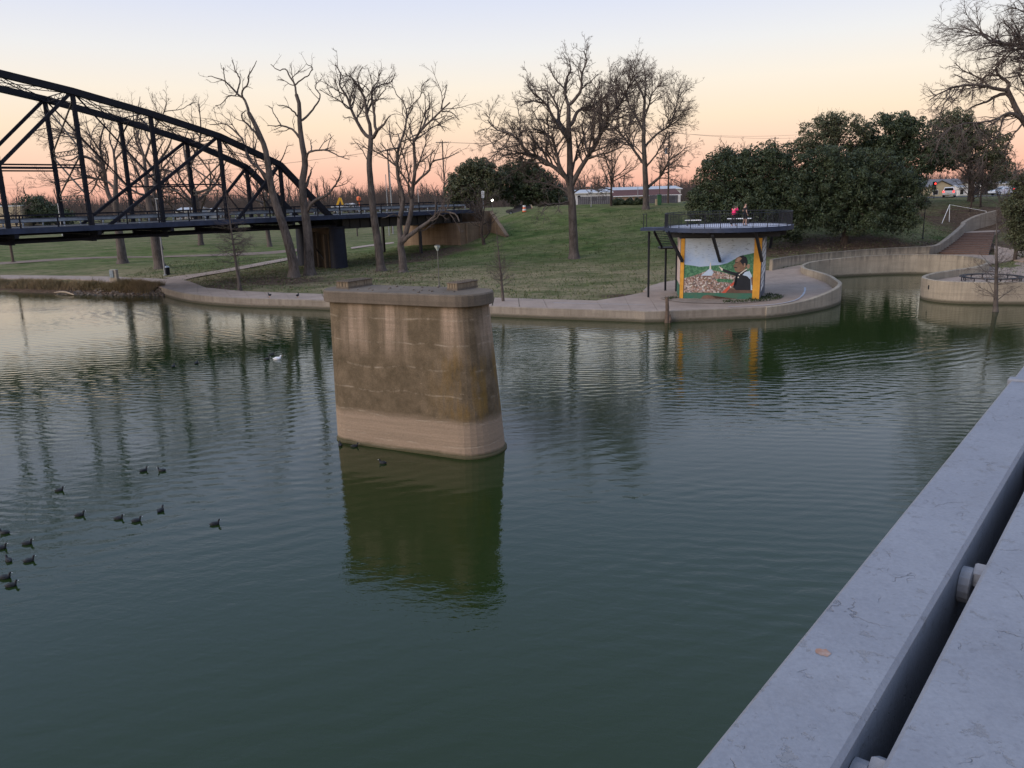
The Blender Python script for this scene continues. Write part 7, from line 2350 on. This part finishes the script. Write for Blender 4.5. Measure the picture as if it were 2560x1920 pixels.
MB().lathe(oq(1265, 300), [(.35, 0), (.55, .25), (.55, .8), (.35, 1.05), (.1, 1.15)], 12).build('body', M_or, ol)
MB().box(oq(1265, 310), (2.2, .7, .12)).build('platform', M_steel, ol)
gq = np.array(ORG[ol.name]); MB().bar((oq(1265, 300)[0], 205, gq[2]), oq(1265, 300), .3, .3).build('mast', M_or, ol)
MB().box((oq(1265, 300)[0], 205, gq[2] + .5), (2.6, 1.8, 1.0), bev=.1).build('chassis', M_steel, ol)
rs_ = np.random.RandomState(8)
mb = MB()
for i in range(130):
    x = rs_.uniform(640, 1260); hh = 70 * math.exp(-((x - 1030) / 90) ** 2) + 62 * math.exp(-((x - 1150) / 60) ** 2) + 18
    q = atY(*ZE(x, 450 - rs_.uniform(0, 1) * hh), 200 + rs_.uniform(-1, 1))
    rock_mesh(mb, q, rs_.uniform(.25, .55), rs_)
q = atY(*ZE(1000, 520), 202)
for i in range(60):
    x = rs_.uniform(700, 1260); q = atY(*ZE(x, rs_.uniform(450, 560)), 200 + rs_.uniform(-1, 1)); rock_mesh(mb, q, rs_.uniform(.4, .8), rs_)
tag(mb.build('rubble_heap', simple('pale_rubble', (.42, .42, .43), .9, .5, 1.0), None), 'heaps of pale broken rubble beside the excavator', kind='stuff')

# road, vehicles and traffic signals on the right
V = []
for X in np.linspace(20, 160, 40):
    for dy in (0, 4, 8):
        Yr = 139 - .04 * (X - 60) + dy; V.append((X, Yr, gz(X, Yr) + .05))
tag(obj('road', V, [(i * 3 + k, (i + 1) * 3 + k, (i + 1) * 3 + k + 1, i * 3 + k + 1) for i in range(39) for k in (0, 1)], M_asph), kind='structure')


def car(label, loc, rz, col, L=4.5, Wd=1.82, Hh=1.65, suv=True, brake=True):
    o = thing('parked_car', loc, label, 'car')
    mt = simple('car_paint', col, .3, .06, 2.0, spec=.6)
    P0 = np.array(loc, float)
    ca, sa = math.cos(rz), math.sin(rz)
    tr = lambda V: [P0 + np.array([x * ca - y * sa, x * sa + y * ca, z]) for x, y, z in V]
    h = Wd / 2
    # side profile: x forward
    lo = [(-L / 2, .42), (-L / 2 - .02, .95), (-L / 2 + .12, 1.0), (L * .10, 1.0), (L * .42, .88), (L / 2, .72), (L / 2, .40), (L * .40, .26), (-L * .42, .26)]
    V = [(x, -h * (.94 if z > .9 else 1), z) for x, z in lo] + [(x, h * (.94 if z > .9 else 1), z) for x, z in lo]
    n = len(lo)
    f = [tuple(range(n)), tuple(reversed(range(n, 2 * n)))] + [((i + 1) % n, i, n + i, n + (i + 1) % n) for i in range(n)]
    obj('body', tr(V), f, mt, o)
    up_ = [(-L / 2 + .06, 1.0), (-L / 2 + (.30 if suv else .9), Hh - .06), (-L / 2 + .55, Hh), (L * .02, Hh), (L * .10, Hh - .08), (L * .24, .99)]
    V = [(x, -h * (.93 if z < 1.1 else .74), z) for x, z in up_] + [(x, h * (.93 if z < 1.1 else .74), z) for x, z in up_]
    n = len(up_)
    f = [tuple(range(n)), tuple(reversed(range(n, 2 * n)))] + [((i + 1) % n, i, n + i, n + (i + 1) % n) for i in range(n)]
    obj('cabin', tr(V), f, mt, o)
    xa, xb = -L / 2 + .05, -L / 2 + (.30 if suv else .9)
    obj('rear_window', tr([(xa + .05 - .02, -h * .78, 1.08), (xa + .05 - .02, h * .78, 1.08), (xb - .07, h * .66, Hh - .14), (xb - .07, -h * .66, Hh - .14)]), [(3, 2, 1, 0), (0, 1, 2, 3)], M_glass, o)
    obj('windscreen', tr([(L * .235, -h * .8, 1.03), (L * .235, h * .8, 1.03), (L * .115, h * .66, Hh - .12), (L * .115, -h * .66, Hh - .12)]), [(0, 1, 2, 3)], M_glass, o)
    for s_ in (-1, 1):
        obj('side_window', tr([(-L / 2 + .45, s_ * h * .90, 1.08), (L * .12, s_ * h * .90, 1.08), (L * .03, s_ * h * .755, Hh - .14), (-L / 2 + .62, s_ * h * .755, Hh - .14)]), [(0, 1, 2, 3)], M_glass, o)
        MB().add(tr([(-L / 2 - .04, s_ * h * .98, .78), (-L / 2 - .04, s_ * h * .66, .78), (-L / 2 - .02, s_ * h * .70, 1.06), (-L / 2 - .02, s_ * h * .96, 1.06), (-L / 2 + .1, s_ * h * .98, .78), (-L / 2 + .1, s_ * h * .66, .78), (-L / 2 + .1, s_ * h * .70, 1.06), (-L / 2 + .1, s_ * h * .96, 1.06)]), [(0, 1, 2, 3), (4, 5, 6, 7), (0, 1, 5, 4), (2, 3, 7, 6), (0, 3, 7, 4), (1, 2, 6, 5)]).build('tail_light', M_brake if brake else M_or, o)
        MB().add(tr([(L / 2 + .01, s_ * h * .92, .62), (L / 2 + .01, s_ * h * .55, .60), (L / 2 - .10, s_ * h * .55, .78), (L / 2 - .16, s_ * h * .94, .80)]), [(0, 1, 2, 3), (3, 2, 1, 0)]).build('headlight', M_white, o)
        for x in (-L * .30, L * .31):
            c = tr([(x, s_ * (h - .10), .33)])[0]; ax = np.array([-sa * s_, ca * s_, 0])
            w_ = MB().lathe(c - ax * .09, [(.26, 0), (.33, .02), (.33, .17), (.26, .20)], 18, axis=ax).build('wheel', M_tyre, o)
            MB().lathe(c + ax * .105, [(.20, 0), (.19, .015), (.05, .02)], 12, axis=ax).build('rim', M_galv, w_)
    MB().add(tr([(-L / 2 - .045, -.26, .55), (-L / 2 - .045, .26, .55), (-L / 2 - .045, .26, .68), (-L / 2 - .045, -.26, .68)]), [(0, 1, 2, 3), (3, 2, 1, 0)]).build('number_plate', M_white, o)
    return o


g = gp_at(ZR(900, 0)[0], 140); car('white hatchback seen from behind with its brake lights on', (g[0], g[1], g[2] + .05), math.radians(58), (.70, .70, .72))
g = gp_at(ZR(1830, 0)[0], 143); car('white car half hidden by the bushy green tree at the right', (g[0], g[1], g[2] + .05), math.radians(185), (.66, .70, .74), suv=False, Hh=1.45)
g = gp_at(ZR(2160, 0)[0], 142); car('silver car behind the bushy green tree at the far right', (g[0], g[1], g[2] + .05), math.radians(5), (.42, .46, .52), suv=False, Hh=1.45)
g = gp_at(Z6(1310 / 1, 0)[0] - 160, 141); car('dark pickup-like car parked behind the oaks on the bank top', (g[0], g[1], g[2] + .05), math.radians(170), (.10, .10, .12), brake=False)


def signal(label, head_px, Y, lean_x=0.0):
    h_ = atY(*head_px, Y)
    g = np.array([h_[0] + lean_x, Y, gz(h_[0] + lean_x, Y)])
    o = thing('traffic_signal', g, label, 'traffic signal')
    MB().tube([g - np.array([0, 0, .2]), (g[0], g[1], h_[2] + .3)], .07, 8).build('pole', M_black, o)
    if abs(lean_x) > .5: MB().tube([(g[0], Y, h_[2] + .55), (h_[0], Y, h_[2] + .65)], .05, 8).build('mast_arm', M_black, o)
    MB().box((h_[0], Y - .14, h_[2] - .34), (.36, .26, 1.05), bev=.03).build('housing', M_black, o)
    MB().box((h_[0] + (.0), Y + .02, h_[2] - .34), (.62, .03, 1.3)).build('backplate', M_black, o)
    for k, m_ in ((0, M_red), (1, M_glass), (2, M_glass)):
        MB().lathe((h_[0], Y - .27, h_[2] - .32 * k), [(.13, 0), (.12, .02), (.05, .04)], 14, axis=(0, -1, 0)).build('lens', m_, o)


signal('red traffic signal on a post by the small reddish tree', ZR(668, 132), 136, .08)
signal('red traffic signal on a post between the black-stemmed trees and the fence', ZR(1322, 120), 140, -.1)
signal('red traffic signal hung high on a mast arm over the crossing', ZR(1285, 8), 150, 2.4)
px_pole('leaning white pole by the dark fence at the crossing', ZR(1475, 60), 0, 150, .05, 'none', M_white, 'light_pole', cat='light pole')
px_pole('brown pole by the dark fence at the crossing', ZR(1540, 130), 0, 146, .07, 'none', M_brnp)
# weeds round the mural block
K = 2600
a = rs_.uniform(-.5, 6.0, K); rr = rs_.uniform(.55, 1.0, K)
P = np.column_stack([17.9 + np.cos(a) * 4.9 * rr, 67.2 + np.sin(a) * 3.5 * rr])
P = P[(vnoise(P, .9, 5) > .55) & ~in_poly(P, np.array([A_, B_, C_, L_]))]
tag(blades('weeds', np.column_stack([P, np.full(len(P), .90)]), rs_.uniform(.05, .2, len(P)), rs_, simple('weed_blade', (.04, .06, .022), .95, .4, 1.0), .03, .7), 'dark weeds in the soil round the mural block', kind='stuff')
